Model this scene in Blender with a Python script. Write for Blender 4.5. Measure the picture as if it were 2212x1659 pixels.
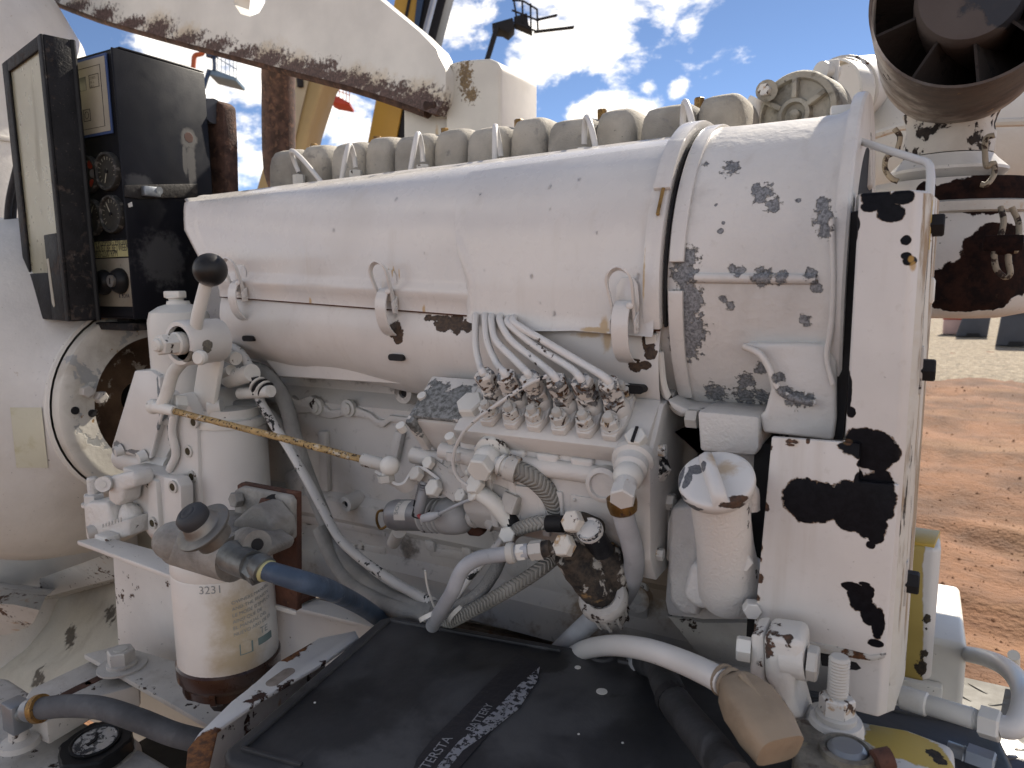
import bpy, bmesh, math, random
from mathutils import Vector, Matrix, noise as mnoise
R=math.radians; PI=math.pi
random.seed(7)
for o in list(bpy.data.objects): bpy.data.objects.remove(o,do_unlink=True)
SC=bpy.context.scene; COL=SC.collection
def V(*a): return Vector(a)
# ---------------------------------------------------------------- camera
FPX=1540.0; UC,VC=1106.0,829.5            # focal length and centre, in pixels of a 2212 x 1659 frame
YAW,PITCH,ROLL=R(29.6),R(8.2),R(-0.6)
CAM=V(0,0,1.75)
FW=V(-math.sin(YAW)*math.cos(PITCH),math.cos(YAW)*math.cos(PITCH),-math.sin(PITCH))
R0=V(math.cos(YAW),math.sin(YAW),0); U0=R0.cross(FW)
RT=R0*math.cos(ROLL)+U0*math.sin(ROLL); UP=U0*math.cos(ROLL)-R0*math.sin(ROLL)
cd=bpy.data.cameras.new('camera'); co=bpy.data.objects.new('camera',cd); COL.objects.link(co)
co.matrix_world=Matrix(((RT.x,UP.x,-FW.x,CAM.x),(RT.y,UP.y,-FW.y,CAM.y),(RT.z,UP.z,-FW.z,CAM.z),(0,0,0,1)))
cd.sensor_fit='HORIZONTAL'; cd.sensor_width=36; cd.lens=36*FPX/2212; cd.clip_start=.02; cd.clip_end=3000
cd.dof.use_dof=True; cd.dof.focus_distance=.72; cd.dof.aperture_fstop=14.0
SC.camera=co
# ---------------------------------------------------------------- sky, sun, exposure
SUN_DIR=V(.12,.78,.62).normalized()       # towards the sun: behind the engine, towards +Y
SUN_EL=math.asin(SUN_DIR.z); SUN_AZ=math.atan2(SUN_DIR.x,SUN_DIR.y)
SC.view_settings.view_transform='Standard'; SC.view_settings.look='None'; SC.view_settings.gamma=1
SC.view_settings.exposure=1.8
SC.view_settings.use_curve_mapping=False
SC.view_settings.use_white_balance=True; SC.view_settings.white_balance_temperature=7000; SC.view_settings.white_balance_tint=10   # the camera's own white balance
SC.render.engine='CYCLES'; SC.cycles.use_denoising=True; SC.cycles.max_bounces=8; SC.cycles.diffuse_bounces=1
SC.cycles.sample_clamp_indirect=6
wd=bpy.data.worlds.new('World'); SC.world=wd; wd.use_nodes=True
nt=wd.node_tree; N=nt.nodes; L=nt.links; N.clear()
def nn(t,**k):
    n=N.new(t)
    for a,b in k.items(): setattr(n,a,b)
    return n
def ray(u,v): return FW+RT*((u-UC)/FPX)-UP*((v-VC)/FPX)
wo=nn('ShaderNodeOutputWorld'); bg=nn('ShaderNodeBackground'); sk=nn('ShaderNodeTexSky')
sk.sky_type='NISHITA'; sk.sun_disc=False; sk.sun_elevation=SUN_EL; sk.sun_rotation=SUN_AZ
sk.altitude=2200; sk.air_density=.60; sk.dust_density=0.0; sk.ozone_density=3.0
bg.inputs[1].default_value=.05
tc=nn('ShaderNodeTexCoord'); nrm=nn('ShaderNodeVectorMath',operation='NORMALIZE')
L.new(tc.outputs['Generated'],nrm.inputs[0])
sep=nn('ShaderNodeSeparateXYZ'); L.new(nrm.outputs[0],sep.inputs[0])
def wm(op,a,b=None,c=None):
    n=nn('ShaderNodeMath',operation=op)
    for i,x in enumerate((a,b,c)):
        if x is None: continue
        if isinstance(x,(int,float)): n.inputs[i].default_value=x
        else: L.new(x,n.inputs[i])
    return n.outputs[0]
# cumulus: one field over the whole dome, with the larger clouds of the photograph set at their directions
no=nn('ShaderNodeTexNoise'); no.inputs['Scale'].default_value=9; no.inputs['Detail'].default_value=9; no.inputs['Roughness'].default_value=.62
no.inputs['Distortion'].default_value=.25
st=nn('ShaderNodeVectorMath',operation='MULTIPLY'); L.new(nrm.outputs[0],st.inputs[0]); st.inputs[1].default_value=(1,1,1.7)
L.new(st.outputs[0],no.inputs['Vector'])
big=nn('ShaderNodeTexNoise'); big.inputs['Scale'].default_value=2.2; big.inputs['Detail'].default_value=3
L.new(st.outputs[0],big.inputs['Vector'])
field=wm('MULTIPLY',wm('SUBTRACT',big.outputs['Fac'],.47),1.2)
field=wm('ADD',field,wm('MULTIPLY',wm('SUBTRACT',.35,wm('ABSOLUTE',sep.outputs[2])),.26))   # cumulus crowd together towards the horizon
for (u,v,r) in ((520,240,.48),(220,40,.22),(760,240,.16),(1750,120,.42),(1560,200,.22),(2100,200,.5),(1700,300,.3)):
    sb=nn('ShaderNodeVectorMath',operation='DISTANCE'); L.new(nrm.outputs[0],sb.inputs[0]); sb.inputs[1].default_value=ray(u,v).normalized()
    cl=nn('ShaderNodeMapRange',interpolation_type='SMOOTHSTEP'); L.new(sb.outputs['Value'],cl.inputs[0]); cl.inputs[1].default_value=r*.35; cl.inputs[2].default_value=r; cl.inputs[3].default_value=.30; cl.inputs[4].default_value=0
    field=wm('SUBTRACT',field,cl.outputs[0])
CLOUDS=[(1270,-10,.105),(1180,70,.075),(1330,80,.075),(1440,30,.07),(1230,105,.05),(1380,110,.05),(1010,30,.055),(1475,60,.04),
        (530,330,.055),(500,395,.06),(700,255,.045),(745,300,.04),(340,95,.05),(410,130,.045),(545,180,.035),(540,10,.04),(650,385,.05),
        (1120,235,.03),(1300,235,.04),(1250,245,.03),(1400,240,.035),(1460,195,.02),(1400,183,.02),(820,90,.05),(465,205,.02)]
for (u,v,r) in CLOUDS:
    d=ray(u,v).normalized()
    sb=nn('ShaderNodeVectorMath',operation='DISTANCE'); L.new(nrm.outputs[0],sb.inputs[0]); sb.inputs[1].default_value=d
    f=wm('MULTIPLY',wm('SUBTRACT',1.0,wm('DIVIDE',sb.outputs['Value'],r)),.22)
    field=wm('MAXIMUM',field,f)
tot=wm('ADD',field,wm('MULTIPLY',wm('SUBTRACT',no.outputs['Fac'],.53),1.15))
mr=nn('ShaderNodeMapRange',interpolation_type='SMOOTHSTEP'); L.new(tot,mr.inputs[0]); mr.inputs[1].default_value=-.03; mr.inputs[2].default_value=.17
mr.inputs[4].default_value=.95
core=nn('ShaderNodeMapRange',interpolation_type='SMOOTHSTEP'); L.new(tot,core.inputs[0]); core.inputs[1].default_value=.10; core.inputs[2].default_value=.34
cc=nn('ShaderNodeMix',data_type='RGBA'); L.new(core.outputs[0],cc.inputs[0])
cc.inputs[6].default_value=(10.6,10.4,10.1,1); cc.inputs[7].default_value=(6.9,6.85,6.9,1)
mx=nn('ShaderNodeMix',data_type='RGBA'); L.new(mr.outputs[0],mx.inputs[0]); L.new(sk.outputs[0],mx.inputs[6]); L.new(cc.outputs[2],mx.inputs[7])
L.new(mx.outputs[2],bg.inputs[0]); L.new(bg.outputs[0],wo.inputs[0])
sd=bpy.data.lights.new('sun','SUN'); sd.energy=2.2; sd.angle=R(.53); sd.color=(1,.95,.87)
so=bpy.data.objects.new('sun',sd); COL.objects.link(so); so.rotation_euler=(-SUN_DIR).to_track_quat('-Z','Y').to_euler(); so.location=(3,4,8)
# ---------------------------------------------------------------- pixel -> place helpers
def P(u,v,y): d=ray(u,v); return CAM+d*(y/d.y)
def PX(u,v,x): d=ray(u,v); return CAM+d*(x/d.x)
def PZ(u,v,z): d=ray(u,v); return CAM+d*(z/d.z)          # z is relative to the camera height
def PD(u,v,dep): return CAM+ray(u,v)*dep
def PL(u,v,o,n): d=ray(u,v); return CAM+d*((o-CAM).dot(n)/d.dot(n))
def depth(p): return (p-CAM).dot(FW)
def mpp(p): return depth(p)/FPX                            # metres per pixel at p
def pr(p):
    q=p-CAM; d=q.dot(FW); return UC+FPX*q.dot(RT)/d, VC-FPX*q.dot(UP)/d
def hit(u,v):
    dg=bpy.context.evaluated_depsgraph_get(); d=ray(u,v).normalized(); ok,p,n,i,o,m=SC.ray_cast(dg,CAM,d)
    return (p,n) if ok else (None,None)
def along(p,dv,u=None,v=None):                              # slide p along dv until it projects to column u (or row v)
    a=p-CAM; k=(u-UC)/FPX if u is not None else None
    if u is not None: return p+dv*((k*a.dot(FW)-a.dot(RT))/(dv.dot(RT)-k*dv.dot(FW)))
    k=-(v-VC)/FPX; return p+dv*((k*a.dot(FW)-a.dot(UP))/(dv.dot(UP)-k*dv.dot(FW)))
EX,EY,EZ=V(1,0,0),V(0,1,0),V(0,0,1)
def perp(a):
    a=a.normalized(); b=EZ if abs(a.z)<.9 else EX
    x=a.cross(b).normalized(); return x,a.cross(x).normalized()
def smooth_path(pts,n=6):
    pts=[p if isinstance(p,Vector) else Vector(p) for p in pts]
    if len(pts)<3 or n<2: return pts
    q=[pts[0]*2-pts[1]]+pts+[pts[-1]*2-pts[-2]]; out=[]
    for i in range(1,len(q)-2):
        a,b,c,d=q[i-1:i+3]
        for k in range(n):
            t=k/n
            out.append(.5*((2*b)+(c-a)*t+(2*a-5*b+4*c-d)*t*t+(3*b-a-3*c+d)*t**3))
    out.append(pts[-1]); return out
# ---------------------------------------------------------------- mesh builder
WL={}
class MB:
    def __init__(s): s.v=[]; s.f=[]; s.uv={}
    def add(s,vs,fs,uvs=None):
        b=len(s.v); s.v+=[Vector(x) for x in vs]
        for i,f in enumerate(fs):
            if uvs: s.uv[len(s.f)]=uvs[i]
            s.f.append(tuple(b+k for k in f))
        return s
    def box8(s,p): return s.add(p,[(0,3,2,1),(4,5,6,7),(0,1,5,4),(1,2,6,5),(2,3,7,6),(3,0,4,7)])
    def box(s,c,sx,sy,sz,ax=EX,ay=EY,az=EZ):
        c=Vector(c); P8=[]
        for z in(-.5,.5):
            for x,y in((-.5,-.5),(.5,-.5),(.5,.5),(-.5,.5)): P8.append(c+ax*(x*sx)+ay*(y*sy)+az*(z*sz))
        return s.box8(P8)
    def bb(s,x0,x1,y0,y1,z0,z1): return s.box(((x0+x1)/2,(y0+y1)/2,(z0+z1)/2),x1-x0,y1-y0,z1-z0)
    def prism(s,poly,vec):
        n=len(poly); a=[Vector(p) for p in poly]; b=[p+vec for p in a]
        nr=V(0,0,0)
        for i in range(n): nr+=a[i].cross(a[(i+1)%n])
        if nr.dot(vec)>0: a.reverse(); b.reverse()
        return s.add(a+b,[tuple(range(n)),tuple(range(2*n-1,n-1,-1))]+[(i,n+i,n+(i+1)%n,(i+1)%n) for i in range(n)])
    def loft(s,secs,close=False,caps=False,flip=False):
        m=len(secs[0]); vs=[p for c in secs for p in c]; fs=[]; uv=[]
        for i in range(len(secs)-1):
            for j in range(m if close else m-1):
                k=(j+1)%m; f=(i*m+j,i*m+k,(i+1)*m+k,(i+1)*m+j)
                fs.append(f[::-1] if flip else f)
        if caps and close:
            fs.append(tuple(range(m))[::-1] if not flip else tuple(range(m)))
            b=(len(secs)-1)*m; fs.append(tuple(range(b,b+m)) if not flip else tuple(range(b+m-1,b-1,-1)))
        return s.add(vs,fs)
    def tube(s,pts,r,seg=12,n=6,caps=True,closed=False,flat=None):
        pts=smooth_path(pts,n)
        m=len(pts); rr=[r]*m if isinstance(r,(int,float)) else [r[min(len(r)-1,int(i*(len(r)-1)/(m-1)))]+(r[min(len(r)-1,int(i*(len(r)-1)/(m-1))+1)]-r[min(len(r)-1,int(i*(len(r)-1)/(m-1)))])*((i*(len(r)-1)/(m-1))%1) for i in range(m)]
        t0=(pts[1]-pts[0]).normalized(); x,y=perp(t0); vs=[];fs=[];uv=[]; prev=t0; ln=0
        lens=[]
        for i,p in enumerate(pts):
            t=((pts[min(i+1,m-1)]-pts[max(i-1,0)])).normalized() if (pts[min(i+1,m-1)]-pts[max(i-1,0)]).length>1e-9 else prev
            q=prev.rotation_difference(t); x=(q@x).normalized(); y=t.cross(x).normalized(); x=y.cross(t); prev=t
            if i: ln+=(p-pts[i-1]).length
            lens.append(ln)
            for k in range(seg):
                a=2*PI*k/seg; vs.append(p+x*(rr[i]*math.cos(a))+y*(rr[i]*math.sin(a)))
        for i in range(m-1):
            for k in range(seg):
                k2=(k+1)%seg; fs.append((i*seg+k,i*seg+k2,(i+1)*seg+k2,(i+1)*seg+k))
                uv.append(((k/seg,lens[i]),((k+1)/seg,lens[i]),((k+1)/seg,lens[i+1]),(k/seg,lens[i+1])))
        if caps:
            fs.append(tuple(range(seg))[::-1]); fs.append(tuple(range((m-1)*seg,m*seg)))
            uv+= [[(0,0)]*seg]*2
        return s.add(vs,fs,uv)
    def lathe(s,o,ax,prof,seg=28,a0=0,a1=2*PI,x=None,cap=True):
        o=Vector(o); ax=ax.normalized()
        if x is None: x,y=perp(ax)
        else: x=(x-ax*x.dot(ax)).normalized(); y=ax.cross(x)
        full=abs(a1-a0-2*PI)<1e-6; m=seg if full else seg+1; vs=[]
        for k in range(m):
            a=a0+(a1-a0)*k/seg
            for r,h in prof: vs.append(o+ax*h+x*(r*math.cos(a))+y*(r*math.sin(a)))
        n=len(prof); fs=[]
        for k in range(seg):
            k2=(k+1)%m
            for j in range(n-1): fs.append((k*n+j,k2*n+j,k2*n+j+1,k*n+j+1))
        if full and cap:
            if prof[0][0]>1e-6: fs.append(tuple(k*n for k in range(m))[::-1])
            if prof[-1][0]>1e-6: fs.append(tuple(k*n+n-1 for k in range(m)))
        return s.add(vs,fs)
    def cyl(s,a,b,r,seg=20,r2=None):
        a,b=Vector(a),Vector(b); return s.lathe(a,b-a,[(r,0),(r if r2 is None else r2,(b-a).length)],seg)
    def hexa(s,o,ax,r,h,rot=0,ch=.12):
        ax=ax.normalized(); x,y=perp(ax); x=x*math.cos(rot)+y*math.sin(rot); y=ax.cross(x); o=Vector(o)
        def ring(rr,hh,seg=6): return [o+ax*hh+x*(rr*math.cos(i*PI/3))+y*(rr*math.sin(i*PI/3)) for i in range(6)]
        return s.loft([ring(r,0),ring(r,h-r*ch),ring(r*(1-ch),h)],close=True,caps=True)
    def ribbon(s,pts,wv,th,n=6,nv=None):
        pts=smooth_path(pts,n); wv=Vector(wv); secs=[]
        for i,p in enumerate(pts):
            t=(pts[min(i+1,len(pts)-1)]-pts[max(i-1,0)]).normalized(); q=t.cross(wv).normalized()*th*.5; w=wv*.5
            secs.append([p-w-q,p+w-q,p+w+q,p-w+q])
        return s.loft(secs,close=True,caps=True)
    def sphere(s,c,r,seg=18,ring=10,sc=(1,1,1)):
        c=Vector(c); vs=[c+V(0,0,r*sc[2])]; fs=[]
        for i in range(1,ring):
            a=PI*i/ring
            for k in range(seg):
                b=2*PI*k/seg; vs.append(c+V(r*sc[0]*math.sin(a)*math.cos(b),r*sc[1]*math.sin(a)*math.sin(b),r*sc[2]*math.cos(a)))
        vs.append(c-V(0,0,r*sc[2])); e=len(vs)-1
        for k in range(seg):
            k2=(k+1)%seg; fs.append((0,1+k,1+k2)); fs.append((e,e-seg+k2,e-seg+k))
            for i in range(ring-2): fs.append((1+i*seg+k,1+(i+1)*seg+k,1+(i+1)*seg+k2,1+i*seg+k2))
        return s.add(vs,fs)
def O(mb,name,mt,par=None,label=None,cat=None,group=None,kind=None,bev=0,seg=2,ang=38,sub=0,jit=0,js=20):
    bm=bmesh.new(); vs=[bm.verts.new(v) for v in mb.v]; ul=bm.loops.layers.uv.new('UVMap') if mb.uv else None
    for i,f in enumerate(mb.f):
        try: fc=bm.faces.new([vs[k] for k in f])
        except ValueError: continue
        if ul and i in mb.uv:
            for lp,u in zip(fc.loops,mb.uv[i]): lp[ul].uv=u
    bm.normal_update()
    if not mb.uv: bmesh.ops.remove_doubles(bm,verts=bm.verts,dist=1e-6)
    bmesh.ops.recalc_face_normals(bm,faces=bm.faces)
    if bev:
        es=[e for e in bm.edges if len(e.link_faces)==2 and e.calc_face_angle(0)>R(30)]
        bmesh.ops.bevel(bm,geom=es,offset=bev,offset_type='OFFSET',segments=seg,profile=.5,affect='EDGES',clamp_overlap=True)
    if sub: bmesh.ops.subdivide_edges(bm,edges=bm.edges,cuts=sub,use_grid_fill=True)
    if jit:
        bm.normal_update()
        for v in bm.verts: v.co+=v.normal*(jit*mnoise.noise(v.co*js))
    lo=V(*(min(v.co[i] for v in bm.verts) for i in range(3))); hi=V(*(max(v.co[i] for v in bm.verts) for i in range(3)))
    c=(lo+hi)/2
    for v in bm.verts: v.co-=c
    me=bpy.data.meshes.new(name); bm.to_mesh(me); bm.free()
    me.shade_smooth(); me.set_sharp_from_angle(angle=R(ang))
    me.materials.append(mt); o=bpy.data.objects.new(name,me); COL.objects.link(o)
    place(o,c,par); tag(o,label,cat,group,kind); return o
def place(o,c,par=None):
    o.parent=par; o.location=c-(WL[par.name] if par else V(0,0,0)); WL[o.name]=Vector(c)
def tag(o,label=None,cat=None,group=None,kind=None):
    if label: o['label']=label
    if cat: o['category']=cat
    if group: o['group']=group
    if kind: o['kind']=kind
def T(name,label,cat,loc,group=None):
    o=bpy.data.objects.new(name,None); o.empty_display_size=.05; COL.objects.link(o); place(o,Vector(loc)); tag(o,label,cat,group); return o
def inst(src,delta,par,label=None):
    o=src.copy(); COL.objects.link(o); place(o,WL[src.name]+delta,par)
    return o
def text(txt,size,o,xd,yd,mt,par,name='lettering',wrap=None,align='LEFT',sx=1,lift=.0004,bold=0):
    cu=bpy.data.curves.new(name,'FONT'); cu.body=txt; cu.size=size; cu.align_x=align; cu.fill_mode='FRONT' if True else 'BOTH'
    cu.offset=bold
    tmp=bpy.data.objects.new('tmp',cu); COL.objects.link(tmp); bpy.context.view_layer.update()
    me=bpy.data.meshes.new_from_object(tmp.evaluated_get(bpy.context.evaluated_depsgraph_get())); bpy.data.objects.remove(tmp,do_unlink=True)
    mb=MB(); xd=Vector(xd); yd=Vector(yd); nz=xd.cross(yd).normalized()
    vs=[]
    for v in me.vertices:
        x,y=v.co.x*sx,v.co.y
        if wrap:
            c,r=wrap; vs.append(c(x,y,r+lift))
        else: vs.append(Vector(o)+xd*x+yd*y+nz*lift)
    mb.add(vs,[tuple(p.vertices) for p in me.polygons]); bpy.data.meshes.remove(me)
    return O(mb,name,mt,par)
# ---------------------------------------------------------------- procedural materials
def mat(name,col,rough=.5,metal=0,var=.07,vs=7,bump=.12,bs=260,layers=(),coat=0,spec=.5,bdist=.0012,trans=0,alpha=1,ior=1.45,emit=None,braid=None):
    m=bpy.data.materials.new(name); m.use_nodes=True; t=m.node_tree; t.nodes.clear()
    def n(ty,**k):
        x=t.nodes.new(ty)
        for a,b in k.items(): setattr(x,a,b)
        return x
    ln=t.links.new
    out=n('ShaderNodeOutputMaterial'); bs_=n('ShaderNodeBsdfPrincipled'); ln(bs_.outputs[0],out.inputs[0])
    geo=n('ShaderNodeNewGeometry'); pos=geo.outputs['Position']
    def mth(op,a,b=None,c=None,cl=False):
        x=n('ShaderNodeMath',operation=op,use_clamp=cl)
        for i,q in enumerate((a,b,c)):
            if q is None: continue
            if isinstance(q,(int,float)): x.inputs[i].default_value=q
            else: ln(q,x.inputs[i])
        return x.outputs[0]
    def noi(scale,detail=4,ro=.55,st=None,off=None,dist=0):
        x=n('ShaderNodeTexNoise'); x.inputs['Scale'].default_value=scale; x.inputs['Detail'].default_value=detail; x.inputs['Roughness'].default_value=ro
        x.inputs['Distortion'].default_value=dist
        src=pos
        if off or st:
            mp=n('ShaderNodeMapping'); ln(pos,mp.inputs[0]); mp.inputs['Location'].default_value=off or (0,0,0); mp.inputs['Scale'].default_value=st or (1,1,1); src=mp.outputs[0]
        ln(src,x.inputs['Vector']); return x.outputs['Fac']
    def rng(x,a,b,c=0.,d=1.):
        q=n('ShaderNodeMapRange',interpolation_type='SMOOTHSTEP'); ln(x,q.inputs[0])
        for i,k in enumerate((a,b,c,d)): q.inputs[i+1].default_value=k
        return q.outputs[0]
    def mixc(f,a,b):
        q=n('ShaderNodeMix',data_type='RGBA')
        if isinstance(f,(int,float)): q.inputs[0].default_value=f
        else: ln(f,q.inputs[0])
        for i,k in((6,a),(7,b)):
            if isinstance(k,tuple): q.inputs[i].default_value=(*k[:3],1)
            else: ln(k,q.inputs[i])
        return q.outputs[2]
    def mixf(f,a,b):
        q=n('ShaderNodeMix',data_type='FLOAT'); ln(f,q.inputs[0])
        for i,k in((2,a),(3,b)):
            if isinstance(k,(int,float)): q.inputs[i].default_value=k
            else: ln(k,q.inputs[i])
        return q.outputs[0]
    off=(random.uniform(0,9),random.uniform(0,9),random.uniform(0,9))
    lo=tuple(c*(1-var*1.6) for c in col); hi=tuple(min(1,c*(1+var*.6)) for c in col)
    C=mixc(rng(noi(vs,5,off=off),.32,.68),lo,hi); RG=mth('ADD',mth('MULTIPLY',noi(vs*5,3,off=off),.22),rough-.11); MT=metal; SP=spec
    H=mth('MULTIPLY',noi(bs,3),bump)
    if braid:
        uvn=n('ShaderNodeUVMap'); sp=n('ShaderNodeSeparateXYZ'); ln(uvn.outputs[0],sp.inputs[0])
        turns,pitch=braid
        a=mth('MULTIPLY',sp.outputs[0],turns); b=mth('DIVIDE',sp.outputs[1],pitch)
        # herringbone: the strands change direction in bands round the hose
        tri=mth('PINGPONG',a,1.0)
        w=mth('FRACT',mth('ADD',b,tri)); br=mth('PINGPONG',w,.5)
        edge=mth('PINGPONG',a,.5)
        H=mth('ADD',H,mth('MULTIPLY',br,1.6)); H=mth('ADD',H,mth('MULTIPLY',edge,.5))
        C=mixc(rng(br,.02,.2,.62,0.),C,tuple(c*.32 for c in col))
    for ly in layers:
        if ly[0]=='n':
            _,lc,sc,thr,soft,lr,lm,op,st,dp=ly
            f=rng(noi(sc,6,.6,st=st,off=(random.uniform(0,9),0,random.uniform(0,9)),dist=.3),thr,thr+soft,0,op)
        elif ly[0]=='nb':          # noise chips gathered where a broad second noise is high
            _,lc,sc,thr,soft,lr,lm,op,st,dp=ly
            g=noi(sc*.16,3,off=(random.uniform(0,9),0,random.uniform(0,9)))
            f=rng(mth('ADD',noi(sc,6,.62,st=st,off=(random.uniform(0,9),0,0)),mth('MULTIPLY',mth('SUBTRACT',g,.5),.9)),thr,thr+soft,0,op)
        else:
            _,lc,blobs,amp,sc,soft,lr,lm,op,dp=ly
            fl=None
            for c,r in blobs:
                sb=n('ShaderNodeVectorMath',operation='SUBTRACT'); ln(pos,sb.inputs[0]); sb.inputs[1].default_value=c
                dv=n('ShaderNodeVectorMath',operation='DIVIDE'); ln(sb.outputs[0],dv.inputs[0]); dv.inputs[1].default_value=(r,r,r) if isinstance(r,(int,float)) else r
                le=n('ShaderNodeVectorMath',operation='LENGTH'); ln(dv.outputs[0],le.inputs[0])
                q=mth('SUBTRACT',1.0,le.outputs['Value']); fl=q if fl is None else mth('MAXIMUM',fl,q)
            f=rng(mth('ADD',fl,mth('MULTIPLY',mth('SUBTRACT',noi(sc,7,.65),.5),amp)),*(soft if isinstance(soft,tuple) else (0,soft)),0,op)
        lcv=lc
        if isinstance(lc[0],tuple): lcv=mixc(rng(noi(sc*2.2,5,.7),.35,.65),lc[0],lc[1])
        if lm<0: SP=mixf(f,SP,.08); lm=0
        C=mixc(f,C,lcv); RG=mixf(f,RG,lr); MT=mixf(f,MT,lm); H=mth('SUBTRACT',H,mth('MULTIPLY',f,dp))
    if not isinstance(C,tuple): ln(C,bs_.inputs['Base Color'])
    ln(RG,bs_.inputs['Roughness'])
    if isinstance(MT,(int,float)): bs_.inputs['Metallic'].default_value=MT
    else: ln(MT,bs_.inputs['Metallic'])
    bp=n('ShaderNodeBump'); bp.inputs['Strength'].default_value=1; bp.inputs['Distance'].default_value=bdist; ln(H,bp.inputs['Height']); ln(bp.outputs[0],bs_.inputs['Normal'])
    
    if isinstance(SP,(int,float)): bs_.inputs['Specular IOR Level'].default_value=SP
    else: ln(SP,bs_.inputs['Specular IOR Level'])
    bs_.inputs['Coat Weight'].default_value=coat; bs_.inputs['Coat Roughness'].default_value=.25
    bs_.inputs['Transmission Weight'].default_value=trans; bs_.inputs['Alpha'].default_value=alpha; bs_.inputs['IOR'].default_value=ior
    return m
WHT=(.84,.80,.725)
RUSTC=((.16,.065,.025),(.045,.022,.014)); RUSTL=(.50,.27,.08); BRN=((.07,.04,.028),(.025,.018,.015)); GRYC=((.32,.32,.32),(.10,.10,.105))
def nl(lc,sc,thr,soft,lr=.7,lm=0,op=1,st=None,dp=.5): return ('n',lc,sc,thr,soft,lr,lm,op,st,dp)
def nb(lc,sc,thr,soft,lr=.7,lm=0,op=1,st=None,dp=.5): return ('nb',lc,sc,thr,soft,lr,lm,op,st,dp)
def bl(lc,blobs,amp=.9,sc=90,soft=.05,lr=.6,lm=0,op=1,dp=.6): return ('b',lc,blobs,amp,sc,soft,lr,lm,op,dp)
grime=nl((.36,.30,.24),14,.52,.25,.7,0,.35,None,0); streak=nl((.45,.36,.26),60,.60,.2,.7,0,.35,(1,1,.08),0)
speck=nl(BRN,240,.69,.03,.8,0,1,None,.5)
W_clean=mat('white_paint',WHT,.42,coat=.15,bump=.10,bs=180,layers=(nl((.62,.57,.50),9,.55,.3,.6,0,.4,None,0),nl((.12,.09,.07),330,.745,.02,.8,0,.9,None,.3)))
W_stain=mat('white_paint_stained',WHT,.48,bump=.15,bs=160,layers=(grime,streak,nb(RUSTC,120,.73,.05,.8,0,1,None,.6),speck))
W_chip=mat('white_paint_chipped',WHT,.46,bump=.22,bs=200,layers=(grime,nb(BRN,85,.675,.03,.75,0,1,None,1.0),nl(RUSTL,160,.68,.08,.7,0,.7,None,0)))
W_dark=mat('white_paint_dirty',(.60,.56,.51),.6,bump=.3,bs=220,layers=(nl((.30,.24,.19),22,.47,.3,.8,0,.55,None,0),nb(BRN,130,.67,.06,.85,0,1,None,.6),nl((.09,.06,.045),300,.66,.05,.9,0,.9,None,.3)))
W_rust=mat('white_paint_rusting',(.66,.62,.56),.55,bump=.3,bs=200,layers=(grime,nl((.50,.26,.08),40,.60,.14,.8,0,.75,None,0),nb(RUSTC,95,.66,.05,.85,0,1,None,.8),speck))
nutM=mat('chipped_rusty_nut',(.80,.76,.70),.48,bump=.4,bs=300,layers=(nl((.46,.26,.09),110,.55,.10,.75,0,.8,None,0),nl(((.13,.065,.035),(.06,.04,.03)),150,.575,.03,.85,0,1,None,.9)))
castW=mat('white_paint_on_casting',WHT,.5,bump=.7,bs=420,layers=(grime,nb(GRYC,70,.72,.03,.7,.1,1,None,.8)))
castB=mat('white_paint_on_crankcase',(.74,.70,.65),.45,bump=.3,bs=300,layers=(nl((.40,.33,.27),11,.5,.28,.6,0,.4,None,0),nl((.46,.28,.12),26,.66,.12,.8,0,.5,None,0)))
headM=mat('bare_cast_iron_head',(.50,.455,.385),.8,bump=1.0,bs=520,var=.2,vs=14,layers=(nl((.24,.23,.22),60,.58,.12,.85,0,.7,None,.2),nl((.10,.10,.10),190,.68,.05,.9,0,.8,None,.6)))
brass=mat('tarnished_brass',(.34,.20,.07),.45,.8,var=.3,vs=60,layers=(nl(RUSTC,200,.55,.1,.8,0,.9,None,.3),))
rustM=mat('heavy_rust',(.085,.046,.034),.85,bump=1.0,bs=330,var=.35,vs=40,layers=(nl((.19,.10,.065),70,.52,.14,.9,0,.7,None,.2),nl((.26,.20,.17),150,.66,.08,.9,0,.6,None,0)))
rustP=mat('rusty_plate',(.13,.055,.035),.75,bump=.8,bs=260,var=.3,vs=30,layers=(nl((.06,.03,.025),60,.52,.15,.85,0,.8,None,.3),nl((.42,.24,.10),120,.67,.05,.8,0,.8,None,0)))
blackM=mat('black_enamel',(.014,.0145,.018),.42,spec=.2,bump=.12,bs=500,var=.25,vs=12,layers=(nl((.10,.10,.105),30,.63,.25,.7,0,.35,None,0),nl((.32,.30,.27),420,.755,.02,.8,0,.8,None,0)))
blackR=mat('black_enamel_rusting',(.017,.0165,.018),.55,spec=.22,bump=.6,bs=300,var=.3,vs=20,layers=(nb((.085,.068,.058),95,.55,.18,.9,0,.85,None,.6),nl((.16,.14,.125),210,.64,.08,.9,0,.7,None,.5)))
darkM=mat('soot_black',(.012,.011,.012),.7,bump=.4,bs=200)
knobM=mat('black_plastic',(.012,.012,.013),.45,spec=.3,bump=.08,bs=400,layers=(nl((.12,.12,.12),500,.72,.04,.8,0,.7,None,0),))
battM=mat('battery_case_plastic',(.042,.042,.045),.52,bump=.35,bs=140,bdist=.0008,var=.25,vs=9,layers=(nl((.105,.102,.103),7,.46,.14,.8,0,.75,None,0),nl((.020,.020,.021),6,.56,.025,.45,0,.85,None,0),nl((.13,.125,.12),60,.60,.2,.8,0,.35,(1,.3,1),0),nl((.6,.6,.6),380,.80,.01,.8,0,1,None,0)))
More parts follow.
